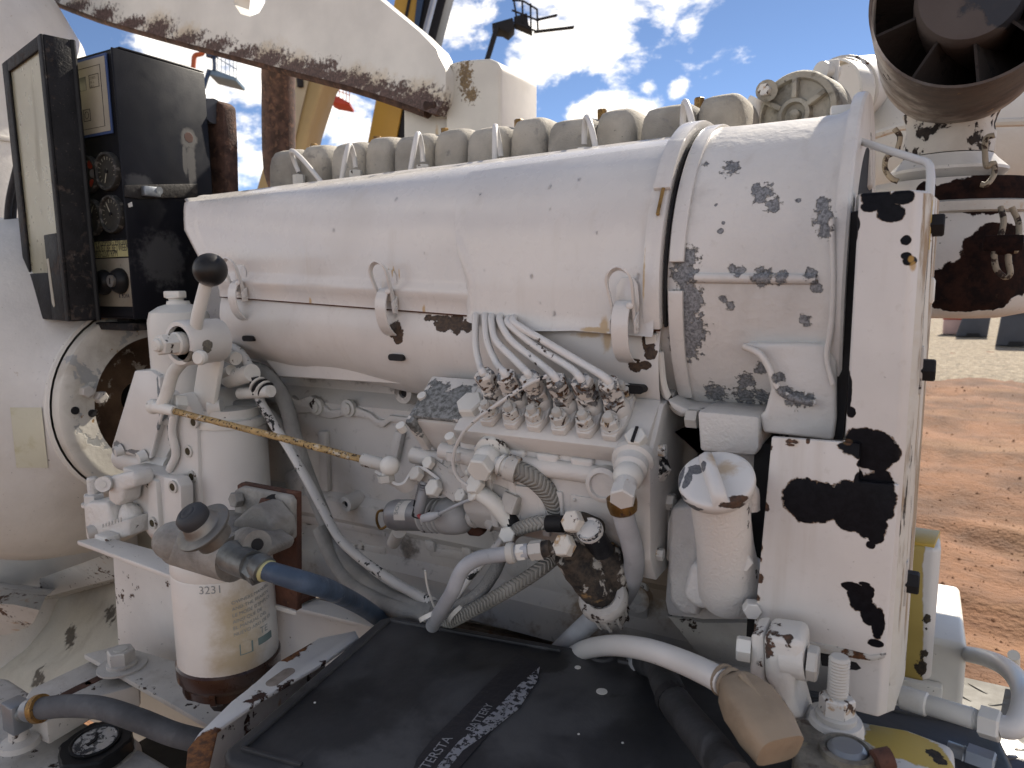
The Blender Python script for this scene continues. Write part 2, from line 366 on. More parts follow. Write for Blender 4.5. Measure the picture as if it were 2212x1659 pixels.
greyP=mat('grey_zinc_casting',(.37,.345,.31),.66,.15,bump=.8,bs=420,var=.22,vs=25,layers=(nl((.15,.13,.11),35,.5,.22,.8,0,.6,None,.2),nl((.33,.24,.14),60,.66,.1,.8,0,.5,None,0)))
steelM=mat('dull_pressed_steel',(.27,.255,.23),.52,.75,bump=.25,bs=350,var=.15,vs=30,layers=(nl((.33,.22,.12),45,.60,.15,.7,.2,.6,None,0),))
zincM=mat('zinc_plated_fitting',(.20,.21,.205),.5,.6,bump=.3,bs=300,var=.2,vs=50)
rubG=mat('grey_painted_hose',(.50,.50,.51),.5,bump=.25,bs=350,var=.12,vs=20,layers=(nl((.16,.16,.17),55,.60,.2,.7,0,.6,None,0),nb((.03,.03,.03),150,.82,.04,.7,0,1,None,.3)))
rubW=mat('white_painted_pipe',(.78,.745,.70),.38,bump=.12,bs=300,coat=.2,layers=(nl((.25,.20,.15),60,.66,.18,.7,0,.5,None,0),nb(BRN,110,.83,.03,.8,0,1,None,.6)))
rubB=mat('black_rubber',(.035,.035,.037),.62,bump=.3,bs=300,var=.3,vs=30,layers=(nl((.12,.12,.125),24,.5,.25,.75,0,.7,None,0),))
braidM=mat('braided_hose_cover',(.42,.395,.35),.85,bump=.5,bs=600,var=.15,vs=25,braid=(6,.0042),bdist=.0016)
feltM=mat('furry_hose_sleeve',(.47,.45,.42),.95,bump=1.6,bs=700,var=.12,vs=30,bdist=.002)
wireM=mat('white_loom_tube',(.72,.69,.65),.45,bump=.15,bs=300,layers=(nb((.02,.02,.02),130,.63,.02,.6,0,1,None,.3),))
blueM=mat('faded_blue_hose',(.085,.13,.20),.5,bump=.3,bs=300,var=.25,vs=25,layers=(nl((.42,.44,.46),40,.56,.15,.6,0,.6,None,0),))
tanM=mat('tan_rubber_boot',(.34,.255,.175),.6,bump=.3,bs=220,var=.2,vs=20,layers=(nl((.22,.16,.11),35,.55,.2,.7,0,.6,None,.1),nl((.5,.43,.34),300,.68,.05,.8,0,.6,None,0)))
leadM=mat('corroded_lead',(.30,.27,.22),.7,.3,bump=1.2,bs=260,var=.3,vs=40,layers=(nl((.42,.36,.22),50,.55,.15,.9,0,.6,None,0),nl((.10,.07,.055),90,.58,.1,.9,0,.8,None,.4)))
greyB=mat('grey_bolt',(.30,.32,.34),.45,.7,bump=.2)
amber=mat('brown_filter_bowl',(.05,.022,.014),.3,bump=.1,var=.25,vs=20,coat=.3)
yelP=mat('yellow_machine_paint',(.60,.40,.07),.45,bump=.1,layers=(grime,nl((.68,.60,.45),6,.55,.1,.5,0,.7,None,0)))
yelF=mat('faded_yellow_boom',(.48,.34,.15),.55,bump=.1,bs=30,vs=1.5,layers=(nl((.30,.20,.10),3,.55,.3,.7,0,.5,None,0),))
yelB=mat('orange_yellow_boom',(.52,.30,.05),.5,bump=.1,bs=30,vs=1.5,layers=(nl((.30,.20,.08),3,.6,.3,.7,0,.4,None,0),))
rodM=mat('yellowed_rusty_rod',(.55,.36,.15),.6,bump=.9,bs=260,var=.15,vs=60,layers=(nl((.66,.58,.46),90,.55,.1,.6,0,.8,None,0),nl(BRN,330,.56,.04,.85,0,1,None,.8)))
redM=mat('red_paint',(.50,.055,.025),.5,vs=2,bump=0); orgM=mat('orange_paint',(.52,.12,.04),.5,vs=2,bump=0)
dblue=mat('dark_blue_paint',(.03,.06,.12),.5,vs=2,bump=0); bluW=mat('pale_blue_paint',(.18,.27,.36),.5,vs=2,bump=0)
dgry=mat('dark_grey_plastic',(.06,.065,.08),.6,vs=3,bump=.1); pinkW=mat('sun_bleached_plastic',(.62,.42,.38),.6,vs=3,bump=.1)
silv=mat('silver_ram',(.42,.42,.44),.35,.8,bump=0)
cream=mat('cream_instrument_plate',(.50,.46,.37),.5,bump=.05,var=.08,vs=15); aluP=mat('brushed_switch_plate',(.36,.32,.25),.45,.3,bump=.1,var=.12,vs=20)
blueL=mat('blue_border',(.05,.09,.22),.5,bump=.02); lcdM=mat('lcd_window',(.16,.165,.14),.25,bump=.02); inkM=mat('dark_ink',(.035,.035,.045),.6,bump=0)
inkG=mat('faded_grey_ink',(.34,.35,.34),.6,bump=0); inkT=mat('teal_ink',(.20,.27,.26),.6,bump=0); whiteI=mat('white_ink',(.34,.34,.35),.6,bump=0)
lblY=mat('pale_yellow_label',(.56,.52,.26),.5,bump=.05); gdial=mat('gauge_dial',(.055,.053,.047),.5,bump=.05,var=.2,vs=40); gnum=mat('dial_print',(.52,.50,.40),.6,bump=0)
winM=mat('yellowed_acrylic',(.56,.52,.36),.3,bump=.1,bs=120,trans=.35,layers=(nl((.28,.25,.17),28,.5,.25,.7,0,.55,(1,1,.15),0),nl((.10,.09,.08),260,.70,.04,.8,0,.8,None,0)))
solM=mat('dull_solenoid_body',(.36,.36,.37),.42,.4,bump=.12,var=.12,vs=30,layers=(nb((.04,.04,.04),95,.74,.05,.7,0,.9,None,.3),))
redW=mat('red_wire',(.42,.07,.07),.5,bump=0)
foilM=mat('worn_label_film',(.022,.022,.027),.4,bump=.5,bs=120,layers=(nl((.10,.10,.11),90,.62,.06,.6,0,.7,None,0),))
flakeM=mat('flaked_label_print',(.33,.33,.35),.6,bump=.5,bs=200,layers=(nl((.03,.03,.035),230,.50,.04,.6,0,1,None,.2),))
# ================================================================ SETTING
def fbm(x,y,s,o=4):
    return mnoise.fractal(V(x*s,y*s,3.1),1.0,2.0,o)
xs=[-400,-120,-40,-14,-6,-3]+[-1.4+.055*i for i in range(96)]+[4.2,5,7,12,30,90,400]
ys=[-200,-60,-20,-8,-3,0,1]+[1.6+.05*i for i in range(110)]+[7.1*1.035**i for i in range(1,40)]+[32,50,90,200,700]
def gz(x,y):
    near=1/(1+(max(0,abs(x-1)-3))**2)
    z=.045*fbm(x,y,.55)+.022*fbm(x+9,y,2.2)+.010*fbm(x,y+4,7)
    q=y*.985+x*.17                                 # wheel ruts running across the view
    for c,w in((4.2,.16),(5.6,.2),(8.1,.22),(9.8,.22),(12.5,.3)):
        k=math.exp(-((q-c-.2*mnoise.noise(V(x*.4,c,0)))/w)**2); z-=.045*k; z+=.03*math.exp(-((q-c-1.9*w)/(w*.8))**2)
    return z*near-.03
mb=MB(); secs=[[V(x,y,gz(x,y)) for x in xs] for y in ys]; mb.loft(secs)
dirt=mat('red_dirt',(.215,.100,.047),.92,bump=1.0,bs=28,bdist=.02,var=.28,vs=1.6,layers=(nl((.28,.155,.08),1.1,.50,.22,.95,0,.75,(.35,1,1),0),nl((.12,.050,.026),3.2,.56,.18,.95,0,.7,(.4,1.2,1),.2),nl((.50,.40,.31),60,.70,.05,.9,0,.8,None,0)))
O(mb,'ground',dirt,kind='structure',ang=180)
rc=random.Random(3); mb=MB()
for k in range(2600):
    y=2.6*(5.2**rc.random()); x=-.35+y*(.005+.30*rc.random()); r=(.003+.010*rc.random()**6)*(1+.06*y); z=gz(x,y)
    q=[V(x+r*math.cos(a)*rc.uniform(.7,1.3),y+r*math.sin(a)*rc.uniform(.7,1.3),z-r*.2) for a in(0,1.26,2.51,3.77,5.03)]
    b=len(mb.v); mb.v+=q+[V(x+r*.2*rc.uniform(-1,1),y+r*.2*rc.uniform(-1,1),z+r*rc.uniform(.5,.95))]
    mb.f+=[(b+i,b+(i+1)%5,b+5) for i in range(5)]
O(mb,'dirt_clods',dirt,None,'small clods and pebbles strewn over the red dirt','clods',kind='stuff',ang=20)
# gravel further out
mb=MB(); gx=[-30+60*i/60 for i in range(61)]; gy=[14.2+.45*i for i in range(36)]+[32,40,60]
mb.loft([[V(x,y+(.5*mnoise.noise(V(x*.5,0,2)) if j==0 else 0),gz(x,y)*.3+.012+.02*mnoise.noise(V(x*4,y*4,1))+(.0 if j else -.03)) for x in gx] for j,y in enumerate(gy)])
grav=mat('pale_gravel',(.34,.28,.20),.95,bump=1.2,bs=22,bdist=.03,var=.3,vs=9,layers=(nl((.30,.22,.15),14,.5,.14,.95,0,.7,None,.3),nl((.66,.58,.47),24,.58,.08,.95,0,.7,None,0)))
O(mb,'gravel',grav,kind='structure',ang=180)
# low dark bank and brush at the far edge of the yard
mb=MB(); secs=[]
for j,(dy,h) in enumerate(((0,0),(1.2,.9),(2.2,1.5),(3.4,1.3),(5,0))):
    secs.append([V(-60+120*i/90,60+dy,max(-.05,h*(1+.5*mnoise.noise(V(i*.6,j,5)))-.02)) for i in range(91)])
mb.loft(secs); O(mb,'bank',mat('dark_brush',(.07,.065,.035),.95,bump=1,bs=6,bdist=.1,var=.4,vs=1.5),kind='structure')
# clutter on the gravel
def groundpt(u,v): return PZ(u,v,-1.73)
g=groundpt(2062,722); k=mpp(g)
t=T('cooler_box','pale cooler box with red lid standing on the distant gravel','cooler',g)
O(MB().box(g+V(0,.2,16*k),44*k,.4,32*k),'body',pinkW,t,bev=.03); O(MB().box(g+V(0,.2,36*k),48*k,.44,9*k),'lid',redM,t,bev=.02)
for (u,v,w,h,lb) in((2100,727,62,52,'dark grey plastic bin leaning beside the pale cooler box on gravel'),(2192,748,70,74,'dark grey plastic bin nearest the right edge of the picture on gravel')):
    g=groundpt(u,v); k=mpp(g); t=T('plastic_bin',lb,'bin',g,'grey bins on the gravel')
    a=[(-.5,0),(.44,0),(.5,.95),(-.28,1.0)] if u<2150 else [(-.5,0),(.5,.05),(.42,1.0),(-.40,1.0)]
    O(MB().prism([g+V(x*w*k,0,z*h*k) for x,z in a],V(.05,.6,0)),'shell',dgry,t,bev=.03)
    O(MB().prism([g+V(x*w*k*1.05,-.03,z*h*k) for x,z in ((-.36,.93),(.5,.9),(.5,1.03),(-.34,1.08))],V(.05,.66,0)),'rim',dgry,t,bev=.02)
    O(MB().prism([g+V(x*w*k,-.012,z*h*k) for x,z in ((-.2,.0),(.25,.02),(.2,.14),(-.15,.14))],V(0,.03,0)),'cutout',darkM,t)
# ================================================================ BOOMS AND LIFTS BEYOND
def pdpoly(pts,d): return [PD(u,v,d) for u,v in pts]
D=7.0; t=T('telescopic_boom','faded tan telescopic boom rising behind the rusty exhaust pipe','boom',PD(560,960,D))
O(MB().prism(pdpoly([(745,0),(790,0),(703,172),(672,268),(658,335),(585,560),(470,975),(430,975),(545,440),(573,342),(640,150)],D),FW*.42),'main_section',yelF,t,bev=.015)
O(MB().prism(pdpoly([(640,150),(668,165),(632,318),(607,330)],D-.03),FW*.02),'wear_plate',mat('pale_cream_paint',(.50,.42,.28),.6,vs=2),t)
O(MB().box(PD(648,170,D-.06),.05,.05,.16),'hook_bracket',darkM,t,bev=.01)
D=8.0; t=T('mast_boom','orange yellow boom with dark lift ram behind the white post','boom',PD(700,960,D))
O(MB().prism(pdpoly([(868,-80),(925,-80),(850,330),(690,935),(630,935),(793,312),(850,12)],D),FW*.5),'main_section',yelB,t,bev=.015)
O(MB().prism(pdpoly([(893,-60),(899,-60),(872,75),(866,75)],D-.02),FW*.02),'channel',darkM,t)
O(MB().prism(pdpoly([(928,-80),(985,-80),(937,102),(880,310),(715,935),(693,935),(853,330)],D+.02),FW*.4),'ram_housing',darkM,t,bev=.015)
O(MB().cyl(PD(958,-80,D-.1),PD(903,130,D-.1),.035,14),'ram_rod',silv,t)
O(MB().prism(pdpoly([(908,-70),(924,-70),(918,-20),(902,70),(893,70)],D-.02),FW*.03),'blue_cover',dblue,t)
# aerial lift baskets
def rails(t,pts0,pts1,d,r,m,name='guard_rail'):
    for a,b in zip(pts0,pts1): O(MB().cyl(PD(*a,d),PD(*b,d),r,6),name,m,t)
D=26; t=T('boom_lift','blue and orange boom lift with open basket above the control box','boom lift',PD(380,700,D))
O(MB().tube([PD(438,78,D),PD(438,112,D),PD(432,117,D),PD(421,121,D),PD(418,140,D),PD(412,230,D),PD(395,690,D)],5*D/FPX,8),'boom',orgM,t)
O(MB().tube([PD(446,113,D),PD(460,118,D),PD(463,135,D),PD(463,152,D)],4*D/FPX,8),'jib_mount',dblue,t)
O(MB().cyl(PD(452,151,D),PD(440,190,D),4.5*D/FPX,8),'levelling_arm',dblue,t)
O(MB().prism(pdpoly([(447,149),(470,152),(511,168),(509,175),(480,168),(449,160)],D),FW*.9),'platform',bluW,t,bev=.02)
c0=[(470,103),(478,107),(487,112),(496,118),(504,124),(512,131)]
rails(t,c0,[(470,152),(478,154),(487,158),(496,162),(504,166),(511,170)],D,.9*D/FPX,bluW)
rails(t,[(468,102),(469,125)],[(513,131),(512,150)],D,1.1*D/FPX,bluW)
O(MB().box(PD(458,112,D),.35,.3,.4),'control_console',dblue,t,bev=.03)
D=32; t=T('boom_lift','small red boom lift basket seen under the white lifting arm','boom lift',PD(560,700,D))
O(MB().tube([PD(703,211,D),PD(690,231,D),PD(640,330,D),PD(560,700,D)],4*D/FPX,8),'boom',redM,t)
O(MB().prism(pdpoly([(711,206),(730,208),(756,222),(755,227),(722,221),(711,216)],D),FW*.9),'platform',redM,t,bev=.02)
O(MB().cyl(PD(718,176,D),PD(717,208,D),3*D/FPX,8),'basket_mount',orgM,t)
rails(t,[(726,180),(733,182),(741,185),(748,188),(755,191)],[(726,208),(733,210),(741,214),(748,218),(755,222)],D,.8*D/FPX,orgM)
rails(t,[(722,179),(722,193)],[(756,191),(756,206)],D,.9*D/FPX,orgM)
D=22; t=T('telehandler_boom','black fork carriage on a thin boom above the white post','forklift boom',PD(960,700,D))
O(MB().cyl(PD(1074,58,D),PD(1046,150,D),6*D/FPX,10),'boom_tip',darkM,t); O(MB().cyl(PD(1047,148,D),PD(955,700,D),8*D/FPX,10),'boom',darkM,t)
O(MB().prism(pdpoly([(1062,50),(1108,37),(1112,58),(1098,72),(1085,64),(1066,62)],D),FW*.5),'head',darkM,t,bev=.03)
for a,b in(((1110,0),(1118,52)),((1128,2),(1130,50)),((1160,20),(1162,68)),((1146,8),(1147,60)),((1106,0),(1130,2)),((1130,2),(1160,20)),((1106,22),(1162,44)),((1112,50),(1160,68))):
    O(MB().cyl(PD(*a,D),PD(*b,D),2.2*D/FPX,8),'carriage_bar',darkM,t)
O(MB().prism(pdpoly([(1110,36),(1138,28),(1142,52),(1150,68),(1112,52)],D),FW*.3),'carriage_plate',darkM,t)
for a,b in(((1160,43),(1203,33)),((1154,69),(1240,59))):
    pa,pb=PD(*a,D),PD(*b,D-1.2); O(MB().ribbon([pa,pb],FW*.12,.05,n=1),'fork',darkM,t)
# ================================================================ LIFTING FRAME AND EXHAUST
Y=1.25; edge=[(60,-22),(110,0),(220,42),(340,76),(460,108),(580,140),(680,166),(760,187),(840,212),(900,233),(926,243)]
armrust=[(P(u,v-7,Y),(.085,.06,.024+.006*(i%3))) for i,(u,v) in enumerate(edge[1:])]+[(P((a[0]+b[0])/2,(a[1]+b[1])/2-6,Y),(.085,.06,.022)) for a,b in zip(edge[1:],edge[2:])]
armM=mat('white_arm_paint',WHT,.4,bump=.12,bs=120,coat=.2,layers=(nl((.60,.56,.50),5,.5,.3,.5,0,.4,None,0),bl((.55,.38,.16),[(p+V(0,0,.012),(r[0],r[1],r[2]*1.5)) for p,r in armrust[::2]],1.3,50,.8,.8,0,.45,0),bl(((.16,.10,.085),(.07,.045,.04)),armrust,2.6,110,.5,.9,0,1,.6)))
t=T('lifting_frame','white lifting arm with rusted underside welded to a rounded post','lifting frame',P(1020,640,Y+.05))
poly=edge+[(940,246),(957,222),(963,190),(962,150),(942,105),(905,68),(822,0),(760,-55),(640,-130),(556,-130),(557,-45),(570,-22),(573,5),(560,28),(540,36),(520,30),(505,8),(508,-22),(522,-45),(540,-50),(554,-45),(553,-130),(60,-130)]
O(MB().prism([P(u,v,Y) for u,v in poly],V(0,.045,0)),'arm',armM,t,ang=50)
O(MB().tube([P(u,v-3,Y+.02) for u,v in edge],.016,10,n=2),'lower_bead',rustM,t)
postM=mat('white_post_paint',(0.7979,0.7463,0.6530),.45,bump=.15,bs=120,layers=(nl((.62,.56,.46),8,.5,.3,.5,0,.5,None,0),bl(((.30,.20,.09),(.14,.09,.05)),[(P(1005,165,Y+.03),(.02,.05,.045)),(P(1018,205,Y+.03),(.018,.05,.02)),(P(968,140,Y+.03),(.014,.05,.05)),(P(960,215,Y+.03),(.012,.05,.03)),(P(985,330,Y+.03),(.01,.05,.016))],3.4,150,.5,.85,0,.95,.3),bl((.60,.40,.16),[(P(935,300,Y+.03),(.006,.05,.05))],1.2,80,.6,.8,0,.6,0)))
O(MB().prism([P(u,v,Y+.03) for u,v in((962,138),(1000,129),(1055,125),(1073,132),(1081,145),(1081,560),(962,560))],V(0,.16,0)),'post',postM,t,bev=.012,seg=3)
O(MB().prism([P(u,v,Y+.045) for u,v in((870,225),(966,225),(966,560),(872,560))],V(0,.12,0)),'gusset',postM,t,bev=.008)
O(MB().sphere(P(941,232,Y+.02),.024,12,8,(1,1,.6)),'weld_bead',rustM,t,jit=.008,js=60)
t=T('exhaust_pipe','dark rusty vertical exhaust pipe behind the cylinder heads','exhaust pipe',P(604,440,1.42))
O(MB().tube([P(601,110,1.42),P(602,230,1.42),P(603,340,1.42),P(612,390,1.42),P(640,430,1.40),P(680,450,1.35)],35*mpp(P(602,230,1.42)),28,n=6),'pipe',rustM,t,jit=.0012,js=60)
O(MB().cyl(P(540,137,1.42),P(570,143,1.42),.005,8),'clamp_bolt',rustM,t)
# ================================================================ ENGINE
eng=T('diesel_engine','white painted six cylinder air cooled diesel engine with bare grey cylinder heads','engine',V(-.55,.82,1.2))
HX=[-.867,-.735,-.61,-.488,-.366,-.242]
def rbox(mb,c,sx,sy,sz): mb.box(c,sx,sy,sz)
for i,hx in enumerate(HX):
    zt=1.75+.216-.0018*i; mb=MB()
    rr_=random.Random(i); a_s=rr_.uniform(.97,1.03)
    def lobe(c,a,b,d):
        a=a*a_s; d=d+rr_.uniform(-.0022,.0015); c=c+rr_.uniform(-.0015,.0015)
        secs=[]
        for z,s in((-.13,1),(-.045,1),(-.026,.985),(-.012,.93),(-.004,.83),(0,.66)):
            ring=[]
            for k in range(20):
                q=2*PI*k/20; cx,sy=math.cos(q),math.sin(q); e=.46
                ring.append(V(c+a*s*math.copysign(abs(cx)**e,cx),.90+b*s*math.copysign(abs(sy)**e,sy),zt+z+d))
            secs.append(ring)
        mb.loft(secs,close=True,caps=True)
    lobe(hx-.026,.037,.066,-.005); lobe(hx+.033,.0285,.062,-.0005); lobe(hx+.004,.055,.05,-.012)
    h=O(mb,'cylinder_head',headM,eng,ang=60,jit=.0012,js=40)
    O(MB().hexa(V(hx,.885,zt-.006),EZ,.0062,.013,rot=.3*i),'cover_bolt',brass,h)
# injector return pipes: up over the edge of the duct and down to a nut on each head
pipes=[((702,389),(655,346),(630,326),(636,350),(645,372)),((735,387),(745,345),(755,313),(764,335),(768,362)),((883,371),(894,325),(903,289),(911,315),(914,350)),
       ((1068,344),(1069,305),(1070,273),(1077,300),(1082,338)),((1289,309),(1277,275),(1268,253),(1263,275),(1262,312)),((1502,276),(1490,245),(1480,220),(1476,245),(1474,285))]
for i,pp in enumerate(pipes):
    ys=(.795,.80,.815,.826,.828); q=[P(u,v,y) for (u,v),y in zip(pp,ys)]; q[0]-=V(0,0,.01)
    ip=O(MB().tube(q,.0036,10,n=5),'injector_pipe',rubW,eng)
    O(MB().hexa(q[4]-V(0,0,.022),EZ,.0095,.018,rot=.4),'pipe_nut',W_chip,ip); O(MB().cyl(q[4]-V(0,0,.05),q[4]-V(0,0,.02),.007,14),'injector_stem',W_chip,ip)
# crankcase side
YC=.745
ccb=[(P(u,v,YC),r) for u,v,r in((1080,1330,.03),(1160,1345,.03),(1290,1330,.045),(1330,1390,.05),(1250,1440,.04),(840,1330,.05),(700,1270,.05),(640,1250,.03),(960,1345,.03),(1430,1250,.05))]
ccM=mat('crankcase_paint',(0.7570,0.7107,0.6530),.42,bump=.25,bs=260,coat=.1,layers=(nl((.42,.36,.30),7,.48,.3,.6,0,.5,None,0),nl((.26,.22,.18),70,.58,.16,.8,0,.5,None,0),bl((.30,.19,.10),ccb,1.6,70,.6,.85,0,.8,.1),bl(((.20,.16,.13),(.09,.075,.06)),[(P(u,v,YC),(.05,.03,.012)) for u,v in((760,822),(850,840),(960,850),(660,815))]+[(P(885,1180,YC),(.025,.03,.025))],1.6,70,.7,.9,0,.85,0)))
mb=MB(); prof=[(.02,.10),(.0,-.115),(.018,-.135),(.018,-.152),(0,-.17),(0,-.30),(-.012,-.31),(-.012,-.335),(-.004,-.345),(-.004,-.375),(-.02,-.39),(-.022,-.43),(.06,-.45),(.07,-.50)]
mb.loft([[V(x,YC+a,1.75+z) for a,z in prof] for x in [-1.0+.86*i/40 for i in range(41)]]); mb.loft([[V(-1.0,YC+a,1.75+z) for a,z in prof],[V(-1.0,YC+.3,1.75+z) for a,z in prof]]); mb.loft([[V(-.14,YC+a,1.75+z) for a,z in prof],[V(-.14,YC+.3,1.75+z) for a,z in prof]])
O(mb,'crankcase',ccM,eng,ang=30)
O(MB().bb(-.98,-.16,YC+.04,YC+.24,1.75-.12,1.75+.12),'cylinder_bank',darkM,eng)
# long raised gasket flange with its bolt bosses, ribs and round bosses on the side
def boss(u,v,r,h,hole=.46,y=YC,m=None,name='boss',dirv=V(0,-1,0)):
    c=P(u,v,y-h*.5); c=V(c.x,y,c.z); mb=MB().lathe(c,dirv,[(r*1.25,-.004),(r*1.05,h*.6),(r,h),(r*hole,h),(r*hole*.9,h-.006),(0,h-.006)],20)
    b=O(mb,name,m or ccM,eng,ang=50); O(MB().cyl(c+dirv*(h-.0055),c+dirv*(h-.004),r*hole*.88,14),'bore',rustP if random.random()<.4 else darkM,b); return b
fl=[(560,855),(625,853),(640,862),(670,852),(690,866),(712,884),(738,880),(752,868),(770,878),(800,890),(812,902),(828,905),(840,894),(905,902),(905,918),(842,908),(826,921),(808,917),(795,902),(770,897),(752,893),(738,896),(712,902),(688,896),(670,888),(640,890),(620,870),(560,870)]
O(MB().prism([P(u,v+3,YC-.006) for u,v in fl],V(0,.012,0)),'side_cover_flange',ccM,eng,bev=.0015)
for u,v in((683,878),(752,882)):
    c=P(u,v,YC-.008); b=O(MB().lathe(c,V(0,-1,0),[(.0125,-.004),(.0125,.002),(.010,.003),(.0085,.003),(.0085,.006),(.006,.007),(0,.007)],20),'flange_bolt',W_chip,eng)
boss(876,848,.014,.012); boss(935,856,.013,.01); boss(760,1084,.011,.028); boss(668,1120,.010,.004,0.7); boss(675,1205,.013,.008); boss(1159,1333,.010,.012); boss(1377,1290,.016,.012); boss(1255,1420,.013,.01); boss(1320,1385,.011,.01); boss(780,1180,.009,.006)
O(MB().hexa(P(648,1163,YC-.004),V(0,-1,0),.013,.014),'case_bolt',W_chip,eng)
for a,b in(((640,1118),(835,1150)),((930,1190),(1170,1225)),((640,1165),(835,1190))):
    O(MB().ribbon([P(*a,YC-.003),P(*b,YC-.003)],V(0,0,.012),.006,n=1),'case_rib',ccM,eng,bev=.002)
for k in range(9):
    u=655+78*k; v=1228+16.5*k
    if u<1290: O(MB().hexa(P(u,v,YC-.010),V(0,-1,0),.0085,.008,rot=k*.4),'pan_bolt',nutM,eng)
for u,v,u2,v2 in((865,930,850,1000),(930,1165,935,1190),(1010,1180,1015,1210),(700,930,705,1060),(1150,1190,1155,1235),(1290,1180,1300,1260)):
    O(MB().ribbon([P(u,v,YC-.004),P(u2,v2,YC-.004)],V(.016,0,0),.012,n=1),'vertical_rib',ccM,eng,bev=.004)
for u,v in((620,925),(905,1050),(1120,1215),(1230,1240),(640,1040)): O(MB().lathe(V(P(u,v,YC).x,YC,P(u,v,YC).z),V(0,-1,0),[(.020,-.004),(.018,.006),(.015,.008),(0,.008)],24),'core_plug',ccM,eng)
# wire loop hanging from the crankcase
O(MB().tube([P(848,1128,YC-.02),P(832,1105,YC-.03),P(817,1106,YC-.035),P(814,1125,YC-.035),P(822,1142,YC-.035),P(836,1134,YC-.035),P(838,1118,YC-.03)],.0018,8),'wire_loop',brass,eng)
# rear flange plate at bottom right of crankcase
O(MB().prism([P(u,v,YC-.01) for u,v in((1345,1260),(1372,1240),(1395,1250),(1400,1290),(1395,1430),(1250,1435),(1235,1400),(1330,1370),(1345,1330))],V(0,.02,0)),'mount_flange',W_dark,eng,bev=.003)
O(MB().prism([P(u,v,YC+.03) for u,v in((1395,1260),(1550,1290),(1548,1480),(1390,1460))],V(0,.02,0)),'sump_panel',W_dark,eng,bev=.003)
O(MB().prism([P(u,v,YC+.06) for u,v in((1540,1290),(1680,1320),(1680,1520),(1540,1490))],V(0,.02,0)),'front_plate',W_dark,eng,bev=.003)

# ================================================================ COOLING AIR DUCT
duct=T('cooling_duct','long white sheet metal air duct along the engine side with toggle latches','air duct',V(-.55,.66,1.6))
rl,rr=P(436,424,.735),P(1462,295,.80); rr=rr+(rr-rl)*((-.196-rr.x)/(rr.x-rl.x)); sl,sr=P(474,640,.668),P(1425,712,.602); tl=P(404,468,.672)
def dsec(t,off=0,upto=None):
    rg=rl.lerp(rr,t); se=sl.lerp(sr,t); yf=.668+(.602-.668)*t; z=rg.z; x0=rg.x; xs_=se.x; xt=tl.x+(-.196-tl.x)*t
    c=[(x0,rg.y+.004,z-.006),(x0,rg.y,z),(x0,rg.y-.006,z-.0005),(x0,rg.y-.012,z-.004),(x0,rg.y-.03,z-.007),(.5*(x0+xt),rg.y-.055*(1-.2*(1-t)),z-.014)]
    m=(rg.y-.05-yf)
    for q in range(1,9):
        a=q/8*PI/2; c.append((xt+(x0-xt)*.4*(1-q/8)+ (xs_-xt)*max(0,(q-5)/3)*.5, yf+m*(1-math.sin(a)), z-.014-(.112-.02*(1-t))*(1-math.cos(a))))
    zs=se.z
    c+=[(xs_,yf-.001,zs+.036),(xs_,yf-.0015,zs+.030),(xs_,yf-.0042,zs+.0255),(xs_,yf-.0044,zs+.019),(xs_,yf-.002,zs+.014),(xs_,yf,zs+.008),(xs_,yf,zs)]
    return [V(x,y-off,zz) for x,y,zz in c]
ts=[i/40 for i in range(41)]
def tfor(u):
    lo,hi=0,1
    for _ in range(30):
        m=(lo+hi)/2
        if pr(dsec(m)[-1])[0]<u: lo=m
        else: hi=m
    return lo
runs=nl((.50,.41,.31),34,.56,.22,.7,0,.30,(1,1,.09),0); dust=nl((.52,.46,.38),150,.58,.2,.8,0,.30,None,0)
cvM=mat('duct_cover_paint',(0.8190,0.7705,0.7146),.27,coat=.45,bump=.05,bs=420,var=.04,layers=(nl((.66,.60,.53),7,.54,.25,.5,0,.4,None,0),runs,dust,nl((.30,.24,.18),380,.71,.02,.8,0,.8,None,.2),
   bl((.58,.36,.12),[(P(u,v,y),r) for u,v,y,r in((1397,600,.60,(.0015,.02,.028)),(1305,705,.60,(.006,.02,.012)),(853,586,.635,(.0016,.02,.008)),(842,588,.635,(.0014,.02,.006)),(866,592,.635,(.0012,.02,.008)),(1290,712,.60,(.02,.02,.003)),(916,676,.63,(.003,.02,.010)),(672,652,.65,(.003,.02,.008)))],1.2,120,.5,.7,0,.75,0)))
mb=MB(); secs=[dsec(t) for t in ts]
cen=lambda s:sum(s,V(0,0,0))/len(s)
def cap(s,k,dx): c=cen(s); return [c+(p-c)*k+V(dx,.012*(1-k)*4,0) for p in s]
pre=[cap(secs[0],.55,-.004),cap(secs[0],.9,-.004),cap(secs[0],.975,-.002)]
bead=[dsec(.012,.004),dsec(.02,.004),dsec(.03,.0)]
mb.loft(pre+[secs[0]]+bead+secs[2:]); O(mb,'upper_cover',cvM,duct,ang=40,jit=.0005,js=9)
